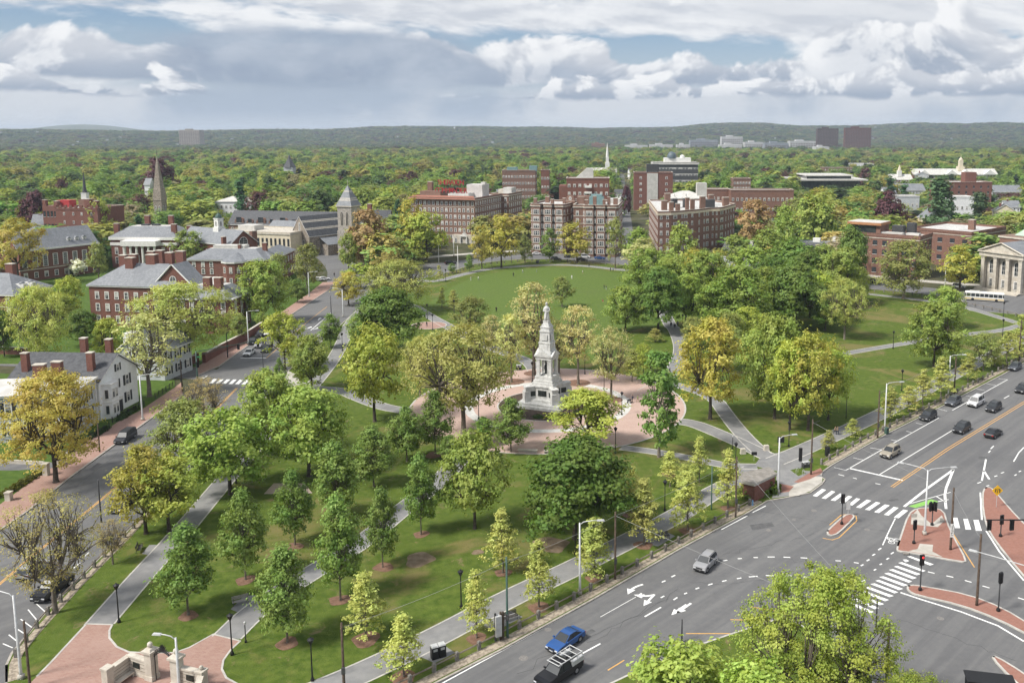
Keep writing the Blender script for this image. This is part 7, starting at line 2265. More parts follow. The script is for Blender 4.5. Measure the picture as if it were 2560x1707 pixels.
# ------------------------------------------------------------------ lamps, poles, signals
def park_lamp():
 o = ob('park_lamp', None, None, (0, 0, 0), 0, None, 'x', 'lamp post')
 m = MB().lathe([(.2, 0), (.2, .25), (.11, .4), (.085, .6), (.06, 3.9), (.09, 4.)], M_BLACK, 8)
 m.build('pole', o, True)
 h = MB().lathe([(.08, 4.), (.3, 4.45), (.34, 4.55), (.36, 4.6), (.1, 4.75), (.03, 4.9)], M_BLACK, 8)
 h.build('lantern', o)
 MB().lathe([(.09, 4.06), (.27, 4.44)], mat('lamp_glass', (.55, .53, .48), None, rough=.3), 8).build('lamp_glass', o)
 return o
PL, PLF = park_lamp(), []
for p, lab in (((-55.58, 94.90), 'at the left path beside the brick forecourt'), ((-39.85, 88.50), "at the forecourt's right branch"), ((-29.68, 83.94), 'on the corner lawn at the bottom edge'), ((-16.53, 98.10), 'behind the young oak by the bottom road path'),
      ((-3.32, 111.50), 'under the very dense dark maple'), ((9.70, 125.29), "below the plaza's right rim"), ((-23.98, 167.96), "on the white ring's left side"), ((4.39, 170.74), "on the white ring's right side"), ((0.89, 185.25), 'between the pale trees right behind the monument'), ((-15.37, 194.09), 'close behind the monument'),
      ((2.74, 149.26), "at the plaza's lower right rim"), ((-52.60, 262.79), 'beside the small round brick paving, farther one'), ((-48.09, 247.72), 'beside the small round brick paving, nearer one'), ((-45.48, 269.42), 'at the lower left corner of the ball field'), ((22.77, 141.53), 'on the lawn wedge by the corner crossing'), ((34.07, 152.60), 'on the lawn tip at the corner crossing'),
      ((77.03, 225.75), 'in the middle of the right lawn beside the pale path'), ((66.29, 187.47), 'on the worn right lawn'), ((-59.03, 332.30), 'at the left end of the field path'), ((-38.67, 380.98), 'at the far rim of the ball field'), ((-58.77, 135.78), 'beside the left path under the bent-trunk maple'), ((-66.99, 223.37), 'along the path by the upper left street'),
      ((-45.15, 363.95), 'beside the tall field-rim oak'), ((124.35, 266.16), 'on the far right path near the bus'), ((12.21, 206.18), 'by the saplings right of the monument'), ((23.69, 247.23), "beside the walkers' path"), ((112.55, 240.62), 'where the pale path meets the right path'), ((-3.55, 200.91), 'behind the pale tree right of the monument')):
 place(PL, PLF, (*p, Z1), 0, 'black park lamp ' + lab)
BL, BLF = None, []
def bollard():
 o = ob('bollard_light', None, None, (0, 0, 0), 0, None, 'x', 'bollard')
 MB().lathe([(.13, 0), (.13, .2), (.06, .3), (.05, 2.1), (.1, 2.15)], M_BLACK, 8).build('pole', o, True)
 MB().lathe([(.1, 2.15), (.13, 2.4), (.05, 2.5)], M_LTGREY, 8).build('cap', o)
 return o
place(bollard(), BLF, (*(-39.32, 90.87), Z1), 0, 'short black light post beside the forecourt branch')
place(bollard(), [], (*(23.76, 151.47), Z1), 0, 'short black light post at the path fork')
def street_light(h=9.2, arms=(0,), name='street_light', reach=2.4):
 o = ob(name, None, None, (0, 0, 0), 0, None, 'x', 'street light')
 m = MB().box(0, 0, 0, .5, .5, .5, M_CONC)
 m.lathe([(.17, .5), (.16, .7), (.1, h)], M_LTGREY, 8)
 m.build('pole', o, True)
 for a in arms:
  c, s = cos(a), sin(a)
  ar = MB().tube([(0, 0, h - .25), (c * .5, s * .5, h + .12), (c * reach * .7, s * reach * .7, h + .25), (c * reach, s * reach, h + .28)], .055, M_LTGREY, 6)
  ar.build('arm', o, True)
  hd = MB().box(c * (reach + .35), s * (reach + .35), h + .2, .95, .34, .14, M_LTGREY, a, .85)
  hd.build('lamp_head', o)
 return o
for p, arms, hh, lab, reach in (((-2.46, 101.27), (.05,), 9.2, 'tall pale street light on the cobbled strip by the big road', 2.2), ((28.02, 132.11), (.25,), 9., 'pale street light beside the brick kiosk', 2.2), ((45.73, 117.44), (2.55, .1), 9.5, 'two-armed street light on the triangular island', 3.4), ((-59.98, 84.32), (2.9,), 9.2, 'pale street light in the bottom left corner', 2.4),
          ((-90.21, 167.51), (.1,), 9., 'pale street light in front of the white bay window', 2.4), ((-94.12, 230.17), (.1,), 9., 'pale street light beside the waiting cars', 2.4), ((-100.89, 300.49), (.1,), 8.5, 'pale street light at the far sidewalk bend', 2.4), ((74.78, 183.08), (.0,), 9., 'pale street light on the upper right road verge', 2.6),
          ((54.42, 162.07), (.1,), 9., 'pale street light next to the green bin on the right verge', 2.6), ((-42.30, 81.65), (pi * .97,), 6.2, 'short white lamp in front of the stone gate', 1.6), ((-67.55, 403.09), (.0,), 9., 'street light in front of the hotel', 2.5), ((-77.10, 207.53), (2.9,), 9., 'street light behind the sparse tree at the waiting cars', 2.6),
          ((-79.33, 266.73), (3.0,), 8.6, 'street light over the upper left street', 2.6), ((47.41, 90.02), (2.5,), 9., 'white street light reaching in from the bottom right', 6.2), ((127.78, 321.42), (.6,), 8.6, 'pale curved street light beside the classical portico', 2.2)):
 o = street_light(hh, arms, reach=reach)
 o.location = (*p, .12)
 o['label'] = lab
def pole(p, h, m, label, r=.14, arms=False, cat='pole', name='utility_pole'):
 o = ob(name, None, None, (*p, .1), 0, None, label, cat)
 MB().lathe([(r * 1.15, 0), (r, .4), (r * .75, h)], m, 8).build('shaft', o, True)
 if arms:
  MB().tube([(0, 0, h - .8), (1.3, .5, h - .35)], .035, M_DKGREY, 5).build('bracket', o)
  MB().box(.05, -.2, 2.2, .35, .2, .7, M_DKGREY).build('control_box', o)
 return o
POLES = {}
for k, p, h, m, lab, r, a in (('a', (1.93, 104.89), 9.0, M_WOODP, 'brown pole on the road fence right of the tall street light', .15, True), ('b', (-10.36, 91.83), 9.6, M_GREENM, 'green metal pole beside the utility cabinet', .14, True), ('c', (19.97, 123.14), 9.3, M_WOODP, 'brown timber pole left of the kiosk', .15, True), ('d', (16.73, 125.71), 6.8, M_GREENM, 'dark green pole beside the road path', .11, False),
        ('e', (34.97, 139.52), 9.5, M_WOODP, 'brown timber pole right of the kiosk corner', .15, True), ('f', (51.51, 157.12), 9.2, M_WOODP, 'brown timber pole on the upper right verge', .16, True), ('g', (76.70, 184.70), 8.4, M_WOODP, 'brown timber pole beside the second verge street light', .16, False), ('h', (104.01, 212.85), 10.5, M_WOODP, 'brown timber pole at the right edge verge', .17, True),
        ('i', (47.59, 112.90), 8.8, M_WOODP, 'brown pole with a white sign on the triangular island', .16, False), ('j', (45.13, 98.67), 9.0, M_WOODP, 'brown pole on the long tapering island', .16, False), ('k', (28.90, 82.00), 7.5, M_WOODP, 'brown pole half hidden by the big maple', .15, False), ('l', (-58.03, 82.72), 7.4, M_WOODP, 'dark timber pole in the bottom left corner', .14, False),
        ('m', (-72.54, 121.49), 6.4, M_BLACK, 'black pole between the golden maple and the street', .11, False), ('n', (-25.83, 82.00), 7.6, M_WOODP, 'dark timber pole at the bottom edge of the corner lawn', .15, True), ('o', (-88.82, 149.99), 7.0, M_WOODP, 'brown pole on the brick sidewalk by the parked dark van', .13, False), ('p', (-91.80, 187.47), 7.0, M_WOODP, 'brown pole beside the budding street tree', .13, True),
        ('q', (-94.07, 216.79), 9.2, M_BLACK, 'black pole along the college wall', .13, False), ('r', (-82.85, 266.28), 6.6, M_BLACK, 'black pole in the upper left street', .13, False), ('s', (-70.68, 381.87), 10.5, M_WHITE, 'white flagpole left of the field', .12, False), ('t', (-58.74, 359.93), 10.2, M_WHITE, 'white flagpole by the tiny round street tree', .12, False), ('u', (9.11, 91.16), 2.6, M_BLACK, 'black post at the bottom road edge', .09, False),
        ('v', (31.57, 93.83), 3.6, M_BLACK, 'black post beside the big crosswalk', .09, False), ('w', (48.79, 168.42), 4.4, M_BLACK, 'thin dark post on the lawn by the verge path', .08, False), ('x', (-80.56, 204.84), 4.8, M_BLACK, 'black post at the crosswalk corner', .08, False)):
 POLES[k] = (pole(p, h, m, lab, r, a), h)
M_SIGBLK = mat('signal_black', (.012, .012, .013), None, rough=.4)
M_REDLIT = bpy.data.materials.new('red_signal_lit')
M_REDLIT.use_nodes = True
_b = M_REDLIT.node_tree.nodes['Principled BSDF']
_b.inputs['Base Color'].default_value = (.8, .02, .02, 1)
_b.inputs['Emission Color'].default_value = (1, .03, .03, 1)
_b.inputs['Emission Strength'].default_value = 2.2
def signal_head(parent, x, y, z, rot, lit=False, w=.55, h=1.35):
 b = MB().box(x, y, z, w, .22, h, M_SIGBLK, rot)
 b.box(x, y, z + .08, w * .6, .42, h - .16, M_SIGBLK, rot)
 hd = b.build('signal_head', parent)
 for k in range(3):
  zz = z + h * (.2 + .3 * k)
  m = M_REDLIT if (lit and k == 2) else mat('dark_lens', (.03, .02, .02), None, rough=.3)
  nx, ny = sin(rot), -cos(rot)
  MB().tube([(x + nx * .215, y + ny * .215, zz), (x + nx * .235, y + ny * .235, zz)], .13, m, 10).build('lens', hd)
def signal(p, h, label, heads=((0, 0),), lit=False, z0=.14):
 o = ob('traffic_signal', None, None, (*p, z0), 0, None, label, 'traffic light')
 MB().lathe([(.24, 0), (.22, .3), (.08, .42), (.07, h - .2)], M_BLACK, 8).build('pole', o, True)
 for dx, r in heads:
  signal_head(o, dx, -.12 if not dx else 0, h - 1.35, r, lit)
 return o
signal((34.97, 120.76), 4.6, 'traffic signal on the small capsule island')
signal((43.27, 114.73), 3.4, 'low pedestrian signal on the triangular island, nearer one', ((0, .6),))
signal((47.90, 120.42), 3.5, 'twin-headed signal at the tip of the triangular island', ((-.32, .9), (.32, -.9)))
signal((39.60, 102.15), 4.7, 'red-lit traffic signal at the tip of the long island', ((0, .2),), True)
signal((47.13, 97.38), 4.9, 'traffic signal at the right end of the long island', ((0, .7),))
signal((56.16, 116.84), 3.2, 'low pedestrian signal on the curved right island', ((0, .4),))
# overhead arm at the right edge
oa = ob('signal_mast', None, None, (*(62.53, 108.27), .1), 0, None, 'black overhead mast arm with two hanging signals at the right edge', 'traffic light')
a0, a1 = (62.53, 108.27), (50.07, 108.27)
ax_, ay_ = a1[0] - a0[0], a1[1] - a0[1]
MB().lathe([(.3, 0), (.2, .5), (.14, 6.6)], M_BLACK, 8).build('pole', oa, True)
MB().tube([(0, 0, 6.4), (ax_, ay_, 6.4)], [.13, .08], M_BLACK, 7).build('arm', oa)
for t in (.965, .73, .5):
 signal_head(oa, ax_ * t, ay_ * t, 5.0, .25)
# green mast on the left street
gm = ob('signal_mast', None, None, (*(-93.00, 197.51), .1), 0, None, 'green mast arm reaching over the left street from the side street corner', 'traffic light')
MB().lathe([(.2, 0), (.17, .4), (.12, 6.4)], M_GREENM, 8).build('pole', gm, True)
b0, b1 = (-93.00, 197.51), (-81.5, 208)
MB().tube([(0, 0, 6.3), (b1[0] - b0[0], b1[1] - b0[1], 6.7)], [.1, .06], M_GREENM, 6).build('arm', gm)
MB().tube([(0, 0, 5.2), ((b1[0] - b0[0]) * .5, (b1[1] - b0[1]) * .5, 6.45)], .05, M_GREENM, 5).build('brace', gm)
signal_head(gm, .25, -.1, 2.6, .6)
MB().box(.5, 0, 4.9, 1., .05, .3, mat('street_sign_green', (.03, .2, .08), None)).build('name_plate', gm)
for t in (.62, .92):
 signal_head(gm, (b1[0] - b0[0]) * t, (b1[1] - b0[1]) * t, 5.2, .3)
# signs
def sign_post(p, h, label, plate, cat='sign', name='road_sign'):
 o = ob(name, None, None, (*p, .14), 0, None, label, cat)
 MB().tube([(0, 0, 0), (0, 0, h)], .035, M_LTGREY, 6).build('post', o)
 plate(o, h)
 return o
M_SIGNY = mat('sign_yellow', (.72, .42, .02), None, rough=.5)
def diamond(o, h):
 r = .85
 MB().add([(0, -.05, h - 2 * r + .6), (r, -.05, h - r + .6), (0, -.05, h + .6), (-r, -.05, h - r + .6), (0, -.02, h - 2 * r + .6), (r, -.02, h - r + .6), (0, -.02, h + .6), (-r, -.02, h - r + .6)], [(0, 1, 2, 3), (7, 6, 5, 4), (0, 4, 5, 1), (1, 5, 6, 2), (2, 6, 7, 3), (3, 7, 4, 0)], M_SIGNY).build('plate', o)
 s = MB()
 zc = h - r + .6
 s.tube([(-.32, -.07, zc - .2), (-.26, -.07, zc + .3)], .07, M_BLACK, 4)
 s.tube([(-.02, -.07, zc - .35), (.06, -.07, zc + .35)], .035, M_BLACK, 4)
 s.tube([(.3, -.07, zc - .28), (.36, -.07, zc + .02), (.24, -.07, zc + .3)], .06, M_BLACK, 4)
 s.tube([(.22, -.07, zc + .06), (.42, -.07, zc + .2)], .05, M_BLACK, 4)
 s.build('symbol', o)
sign_post((59.93, 126.61), 2.9, 'yellow diamond warning sign on the curved right island', diamond)
def greyplate(o, h):
 MB().box(0, -.05, h - 1.3, .6, .04, 1.3, M_LTGREY).build('plate', o)
sign_post((36.71, 123.75), 2.2, 'plain grey sign back on the small capsule island', greyplate)
# white sign on the island pole: vertical plate with black marks
wp_ = MB().box(0, -.22, 1.9, .5, .04, 1.9, M_WHITE)
so_ = wp_.build('sign_plate', POLES['i'][0])
mk_ = MB()
for k, (dx, dz, sx, sz) in enumerate(((0, .3, .3, .05), (-.1, .45, .06, .25), (0, .62, .26, .06), (.1, .8, .06, .22), (0, .95, .26, .05), (-.02, 1.12, .07, .3), (0, 1.5, .3, .06), (.1, 1.62, .06, .2))):
 mk_.box(dx, -.245, 1.9 + dz, sx, .012, sz, M_BLACK)
mk_.build('sign_marks', so_)
def whitebox(o, h):
 MB().box(0, 0, .2, .75, .25, h - .1, M_WHITE).build('plate', o)
sign_post((-67.61, 186.91), 1.3, 'white sandwich sign on the corner lawn by the left crosswalk', whitebox, name='lawn_sign')
sign_post((-92.87, 147.11), 1.2, 'white sign board on the railing by the granite gateposts', whitebox, name='lawn_sign')
def info(o, h):
 MB().box(0, -.06, h - 1.1, 1.2, .08, 1.1, M_BLACK).build('plate', o)
sign_post((32.53, 152.22), 2., 'black information panel behind the kiosk street light', info, name='info_panel')
sign_post((26.60, 145.71), 1.6, 'small black sign beside the corner paving', lambda o, h: MB().box(0, -.05, h - .6, .95, .06, .6, M_BLACK).build('plate', o), name='info_panel')
# banner-like board by the corner
def tallbox(o, h):
 MB().box(0, 0, .9, .55, .3, h - .9, M_BLACK).build('case', o)
sign_post((34.01, 143.19), 3.2, 'tall black map case at the corner by the bike racks', tallbox, name='info_panel')
# bins, cabinets, plinths, racks
def bins(p, n, label, rz, name='litter_bin', h=1.25, w=.65, m=None):
 o = ob(name, None, None, (*p, Z1), rz, None, label, 'bin')
 for i in range(n):
  b = MB().box(i * w * 1.08, 0, 0, w, w, h, m or M_BLACK)
  b.box(i * w * 1.08, -.02, h, w * 1.02, w * 1.02, .12, M_LTGREY if n > 1 else (m or M_BLACK), 0, .86)
  b.box(i * w * 1.08, -w / 2 - .01, h * .68, w * .6, .04, h * .2, M_LTGREY if n > 1 else M_DKGREY)
  b.build('bin_body', o)
bins((-17.81, 87.95), 2, 'pair of black solar litter bins by the bottom path', .5, h=1.35, w=.75)
bins((-19.71, 204.57), 2, 'black litter bins behind the monument', 0, h=1.2, w=.6)
bins((39.85, 148.04), 1, 'black recycling bin on the verge grass', .5, h=1.5, w=.62)
bins((34.51, 142.52), 2, 'grey newspaper boxes on the corner pavement', .4, 'newspaper_box', .95, .62, M_DKGREY)
bins((53.95, 159.56), 1, 'dark green bin next to the verge street light', .5, h=1.1, w=.6, m=M_GREENM)
bins((-27.24, 379.65), 1, 'dark bin on the far field path', 0, h=1.2, w=1.2)
for p, s, lab in (((29.66, 150.73), (.9, .7, .8), 'grey stone plinth on the lawn tip'), ((25.22, 149.05), (.9, .6, .8), 'grey stone plinth on the lawn wedge')):
 m = MB().box(0, 0, 0, s[0] * 1.1, s[1] * 1.1, .15, M_STONE)
 m.box(0, 0, .15, *s, M_STONE, 0, .9)
 m.build('stone_plinth', None, loc=(*p, Z1), rz=.2, label=lab, cat='plinth')
ca = ob('utility_cabinet', None, None, (*(-11.32, 91.16), Z1), .5, None, 'weathered utility cabinet with timber posts on the cobbled strip', 'cabinet')
MB().box(0, 0, .6, .7, .5, 2.4, M_LTGREY).build('case', ca)
for dx in (-.28, .35, .6):
 MB().lathe([(.13, 0), (.12, 3.3)], M_WOODP if dx > 0 else M_DKGREY, 7, (dx, .2 - abs(dx) * .3, 0)).build('post', ca)
for i, p in enumerate(((32.73, 139.90), (33.62, 139.26))):
 m = MB().tube([(-.35, 0, 0), (-.35, 0, .75), (-.2, 0, .9), (.2, 0, .9), (.35, 0, .75), (.35, 0, 0)], .03, M_LTGREY, 6)
 m.build('bike_rack', None, loc=(*p, Z1), rz=.9, label='steel hoop bike rack at the corner, %s one' % ('left' if i == 0 else 'right'), cat='bike rack')
hy = MB().lathe([(.16, 0), (.12, .1), (.12, .55), (.15, .6), (.1, .78), (.03, .84)], mat('hydrant_blue', (.15, .3, .5), None, rough=.5), 8)
hy.box(0, 0, .35, .42, .12, .12, M_LTGREY)
hy.build('fire_hydrant', None, loc=(*(23.19, 127.30), Z1), label='blue and white fire hydrant at the kerb by the kiosk', cat='hydrant')
def bench(p, rz, label, m, dark):
 o = ob('park_bench', None, None, (*p, Z1 + .02), rz, None, label, 'bench')
 for k in range(4):
  MB().box(0, -.22 + k * .13, .43, 1.9, .11, .045, m).build('seat_slat', o)
 for k in range(3):
  MB().box(0, .3 + k * .03, .56 + k * .14, 1.9, .04, .11, m).build('back_slat', o)
 for s in (-.8, .8):
  l = MB().tube([(s, -.26, 0), (s, -.24, .43), (s, .28, .43), (s, .4, .98)], .035, dark, 5)
  l.tube([(s, .28, .43), (s, .34, 0)], .035, dark, 5)
  l.tube([(s, -.26, .43), (s, -.26, .65), (s, .3, .65)], .03, dark, 5)
  l.build('leg', o)
M_SLAT = mat('bench_slat', (.26, .245, .22), (.34, .32, .29), 2, .8)
M_SLATD = mat('dark_slat', (.06, .055, .05), (.09, .085, .08), 2, .7)
bench((-43.14, 98.94), .52, 'grey slatted bench on the asphalt pad by the central path', M_SLAT, M_BLACK)
bench((-62.33, 112.56), 1.9, 'dark slatted bench beside the left path', M_SLATD, M_BLACK)
bench((-10.43, 95.37), .55, 'dark bench on the pad behind the utility cabinet', M_SLATD, M_BLACK)
bench((8.81, 115.84), .55, 'dark bench on the notched pad by the road path', M_SLATD, M_BLACK)
bench((-0.95, 200.91), 0, 'pale bench at the back rim of the plaza', M_SLAT, M_LTGREY)
# granite benches on the plaza rim
for i, (a, c, lab) in enumerate((((-14.59, 149.99), (-11.06, 149.48), 'leftmost long granite bench on the plaza rim'), ((-9.92, 149.26), (-6.47, 149.26), 'granite bench with two seated people on the plaza rim'), ((-5.44, 149.77), (-1.77, 150.14), 'granite bench half hidden behind the dark maple'), ((-0.14, 150.36), (2.41, 151.85), 'rightmost granite bench on the plaza rim'))):
 mx, my = (a[0] + c[0]) / 2, (a[1] + c[1]) / 2
 r = atan2(c[1] - a[1], c[0] - a[0])
 l = hypot(c[0] - a[0], c[1] - a[1])
 o = ob('granite_bench', None, None, (mx, my, Z1 + .03), r, None, lab, 'bench')
 MB().box(0, 0, .36, l, .62, .16, M_STONE).build('seat', o)
 MB().box(0, .06, 0, l * .94, .4, .36, M_CONC).build('base', o)
# dark shelter roof at the bottom right edge
sh_ = ob('bus_shelter', None, None, (*(38.83, 81.53), .02), -.2, None, 'black flat-roofed shelter cut off by the bottom right edge', 'shelter')
MB().box(0, -1., 2.5, 4.6, 2., .16, M_SIGBLK).build('roof', sh_)
for sx in (-2.1, 2.1):
 for sy in (-.2, -1.8):
  MB().box(sx, sy, 0, .1, .1, 2.5, M_BLACK).build('post', sh_)
MB().box(0, -.1, .3, 4.2, .05, 2., M_PGLASS).build('glass_panel', sh_)
# overhead wires of the trolley line
def wire(a, c, sag, label):
 pts = [(a[0] + (c[0] - a[0]) * t, a[1] + (c[1] - a[1]) * t, a[2] + (c[2] - a[2]) * t - sag * 4 * t * (1 - t)) for t in [i / 10 for i in range(11)]]
 MB().tube([(p[0] - a[0], p[1] - a[1], p[2] - a[2]) for p in pts], .022, mat('wire_steel', (.25, .25, .25), None, rough=.5), 4).build('overhead_wire', None, loc=a, label=label, cat='wire', group='trolley wires over the square')
def ptop(k, dz=.4):
 o, h = POLES[k]
 return (o.location.x, o.location.y, h - dz)
for a, c, lab in (('c', 'k', 'trolley span wire from the kiosk pole to the pole in the maple'), ('a', 'k', 'trolley span wire from the fence pole to the pole in the maple'), ('e', 'i', 'trolley span wire from the corner pole to the triangular island'), ('i', 'j', 'trolley span wire between the two island poles'), ('b', 'n', 'span wire from the green pole to the bottom lawn pole'), ('f', 'h', 'span wire along the upper right verge'), ('c', 'a', 'wire along the road fence between brown poles'), ('a', 'b', 'wire from the brown fence pole to the green pole')):
 wire(ptop(a), ptop(c), .35, lab)
# ------------------------------------------------------------------ vehicles
def paintm(name, c, metal=.25):
 return mat('car_' + name, c, None, rough=.28, metal=metal, spec=.6)
M_TYRE = mat('tyre', (.02, .02, .021), None, rough=.9)
M_RIM = mat('wheel_rim', (.42, .42, .43), None, rough=.35, metal=.6)
M_CGLASS = mat('car_glass', (.022, .027, .032), None, rough=.42, spec=.5)
M_HEADL = mat('headlight', (.62, .64, .66), None, rough=.15, spec=.8)
M_TAILL = mat('taillight', (.35, .015, .015), None, rough=.25)
M_TRIM = mat('car_trim', (.025, .025, .027), None, rough=.6)
M_PLATE = mat('number_plate', (.7, .7, .68), None, rough=.6)
CARS = {}
def profile(kind):
 """side outline below the belt, cabin outline, size: x forward, metres"""
 if kind == 'suv':
  L, W, H = 4.7, 1.88, 1.70
  low = [(-2.33, .34), (-2.35, .78), (-2.28, 1.05), (1.05, 1.06), (1.9, .98), (2.22, .84), (2.34, .6), (2.3, .32)]
  cab = [(-2.26, 1.05), (-1.95, 1.62), (-1.2, 1.70), (.2, 1.68), (1.05, 1.06)]
 elif kind == 'hatch':
  L, W, H = 4.15, 1.8, 1.62
  low = [(-2.05, .34), (-2.07, .8), (-2.0, 1.02), (1.0, 1.04), (1.7, .98), (1.98, .85), (2.07, .55), (2.03, .32)]
  cab = [(-1.98, 1.02), (-1.75, 1.56), (-1.0, 1.62), (.25, 1.60), (1.0, 1.04)]
 elif kind == 'van':
  L, W, H = 5.0, 1.95, 1.95
  low = [(-2.48, .34), (-2.5, .9), (-2.45, 1.12), (1.35, 1.14), (2.1, 1.0), (2.4, .82), (2.49, .55), (2.45, .32)]
  cab = [(-2.43, 1.12), (-2.3, 1.88), (-1.6, 1.95), (.75, 1.9), (1.35, 1.14)]
 elif kind == 'pickup':
  L, W, H = 5.7, 2.0, 1.88
  low = [(-2.82, .5), (-2.84, 1.12), (-.98, 1.13), (1.15, 1.15), (2.3, 1.1), (2.72, .98), (2.83, .62), (2.78, .42)]
  cab = [(-1.0, 1.13), (-.85, 1.78), (-.5, 1.88), (.35, 1.84), (1.15, 1.15)]
 else:
  L, W, H = 4.85, 1.86, 1.44
  low = [(-2.4, .36), (-2.42, .74), (-2.3, .96), (-1.75, .98), (.85, .93), (1.85, .84), (2.25, .72), (2.42, .52), (2.38, .3)]
  cab = [(-1.85, .97), (-1.1, 1.36), (-.5, 1.44), (.1, 1.43), (.98, .92)]
 return L, W, H, low, cab
def loft_y(mb, prof, secs, m, belly=None):
 """side profile swept across the width; secs = (y, inset) pairs from left to right"""
 n = len(prof)
 cx = sum(p[0] for p in prof) / n
 cz = sum(p[1] for p in prof) / n
 vs, fs = [], []
 for y, k, dz in secs:
  for x, z in prof:
   vs.append((cx + (x - cx) * k, y, z - dz * (z - prof[0][1])))
 for i in range(len(secs) - 1):
  for j in range(n):
   fs.append((i * n + j, i * n + (j + 1) % n, (i + 1) * n + (j + 1) % n, (i + 1) * n + j)[::-1])
 fs.append(tuple(range(n)))
 fs.append(tuple((len(secs) - 1) * n + j for j in range(n))[::-1])
 mb.add(vs, fs, m)
def car_proto(kind, colour, name, rack=False):
 L, W, H, low, cab = profile(kind)
 w = W / 2
 nm = {'suv': 'suv_car', 'hatch': 'hatchback_car', 'van': 'minivan', 'pickup': 'pickup_truck', 'sedan': 'sedan_car'}[kind]
 o = ob(nm, None, None, (0, 0, 0), 0, None, 'x', 'truck' if kind == 'pickup' else 'van' if kind == 'van' else 'car')
 b = MB()
 loft_y(b, low, [(-w, .965, .05), (-w * .93, 1., 0), (w * .93, 1., 0), (w, .965, .05)], colour)
 b.box(0, 0, .26, L * .9, W * .9, .2, M_TRIM)
 b.box(L / 2 - .06, 0, .34, .16, W * .86, .2, M_TRIM)
 b.box(-L / 2 + .05, 0, .36, .14, W * .86, .2, M_TRIM)
 b.build('body', o)
 g = MB()
 loft_y(g, cab, [(-w * .9, .97, .0), (-w * .84, 1., 0), (w * .84, 1., 0), (w * .9, .97, .0)], M_CGLASS)
 # tumblehome: narrow the upper part
 zmin, zmax = min(p[1] for p in cab), max(p[1] for p in cab)
 g.v = [(x, y * (1 - .17 * (z - zmin) / (zmax - zmin)), z) for x, y, z in g.v]
 g.build('windows', o)
 r = MB()
 top = sorted(cab, key=lambda p: -p[1])[:3]
 xs = sorted(p[0] for p in top)
 ry = w * .9 * .83
 zt = {p[0]: p[1] for p in top}
 pts = [(xs[0] - .05, zt[xs[0]]), (xs[1], zt[xs[1]] + .02), (xs[2] + .05, zt[xs[2]] + .0)]
 vs = []
 for x, z in pts:
  vs += [(x, -ry, z + .025), (x, ry, z + .025)]
 for x, z in pts:
  vs += [(x, -ry * 1.01, z - .05), (x, ry * 1.01, z - .05)]
 r.add(vs, [(0, 2, 3, 1), (2, 4, 5, 3), (0, 6, 8, 2), (2, 8, 10, 4), (1, 3, 9, 7), (3, 5, 11, 9), (0, 1, 7, 6), (4, 10, 11, 5)], colour)
 # pillars
 for s in (-1, 1):
  for (x0, z0), (x1, z1) in ((cab[0], cab[1]), (cab[-1], cab[-2])):
   r.tube([(x0, s * w * .895, z0), (x1, s * w * .745, z1)], .05, colour, 4)
  mx = (cab[0][0] + cab[-1][0]) / 2 + .1
  r.tube([(mx, s * w * .9, zmin), (mx - .05, s * w * .752, zmax - .06)], .045, M_TRIM, 4)
  if kind in ('suv', 'van', 'hatch'):
   mx2 = cab[0][0] + .9
   r.tube([(mx2, s * w * .9, zmin), (mx2 + .08, s * w * .752, zmax - .06)], .05, colour if kind != 'hatch' else M_TRIM, 4)
   r.tube([(xs[0], s * ry * .9, zmax + .06), (xs[2], s * ry * .9, zmax + .06)], .025, M_TRIM, 4)
 r.build('roof', o)
 wr = .34 if kind in ('sedan', 'hatch') else .37
 wx = L * .295
 for sx in (-1, 1):
  for s in (-1, 1):
   wh = ob('wheel', None, o, (sx * wx + (.1 if sx > 0 else 0), s * (w - .1), wr))
   wh.rotation_euler = (pi / 2, 0, 0)
   t = MB()
   t.lathe([(wr * .6, -.11), (wr, -.11), (wr, .11), (wr * .6, .11)], M_TYRE, 16)
   t.build('tyre', wh, True)
   MB().lathe([(wr * .62, -.115), (wr * .62, .115)], M_RIM, 10).build('rim', wh)
   # dark wheel arch
   a = MB().lathe([(wr * 1.18, -.02), (wr * 1.18, .02)], M_TRIM, 14)
   ao = a.build('wheel_arch', o)
   ao.location = (sx * wx + (.1 if sx > 0 else 0), s * (w - .012), wr + .02)
   ao.rotation_euler = (pi / 2, 0, 0)
 for s in (-1, 1):
  MB().box(L / 2 - .19, s * w * .7, low[-2][1] - .02, .34, .38, .14, M_HEADL).build('headlight', o)
  MB().box(-L / 2 + .1, s * w * .78, .64 if kind == 'sedan' else .76, .2, .32, .2, M_TAILL).build('taillight', o)
  MB().box(cab[-1][0] - .15, s * (w + .08), zmin + .02, .16, .2, .15, colour).build('mirror', o)
 MB().box(L / 2 - .005, 0, .4, .05, .5, .14, M_PLATE).build('number_plate', o)
 MB().box(L / 2 - .04, 0, .6, .08, W * .5, .16, M_TRIM).build('grille', o)
 if kind == 'pickup':
  k = MB()
  k.box(-1.9, 0, 1.02, 1.75, W * .82, .13, M_TRIM)
  k.build('load_bed', o)
  if rack:
   al = M_LTGREY
   f = MB()
   for s in (-1, 1):
    f.tube([(-2.7, s * .88, 2.05), (.9, s * .78, 2.05)], .05, al, 5)
    for x in (-2.65, -1.85, -1.05):
     f.tube([(x, s * .9, 1.12), (x, s * .88, 2.05)], .045, al, 5)
    f.tube([(.4, s * .8, 1.85), (.4, s * .78, 2.05)], .04, al, 5)
   for x in (-2.65, -1.85, -1.05, -.3, .4, .88):
    f.tube([(x, -.86, 2.05), (x, .86, 2.05)], .045, al, 5)
   f.build('ladder_rack', o)
   tb = MB()
   for s in (-1, 1):
    tb.box(-1.9, s * .84, 1.14, 1.7, .38, .5, M_LTGREY)
   tb.build('tool_box', o)
 return o
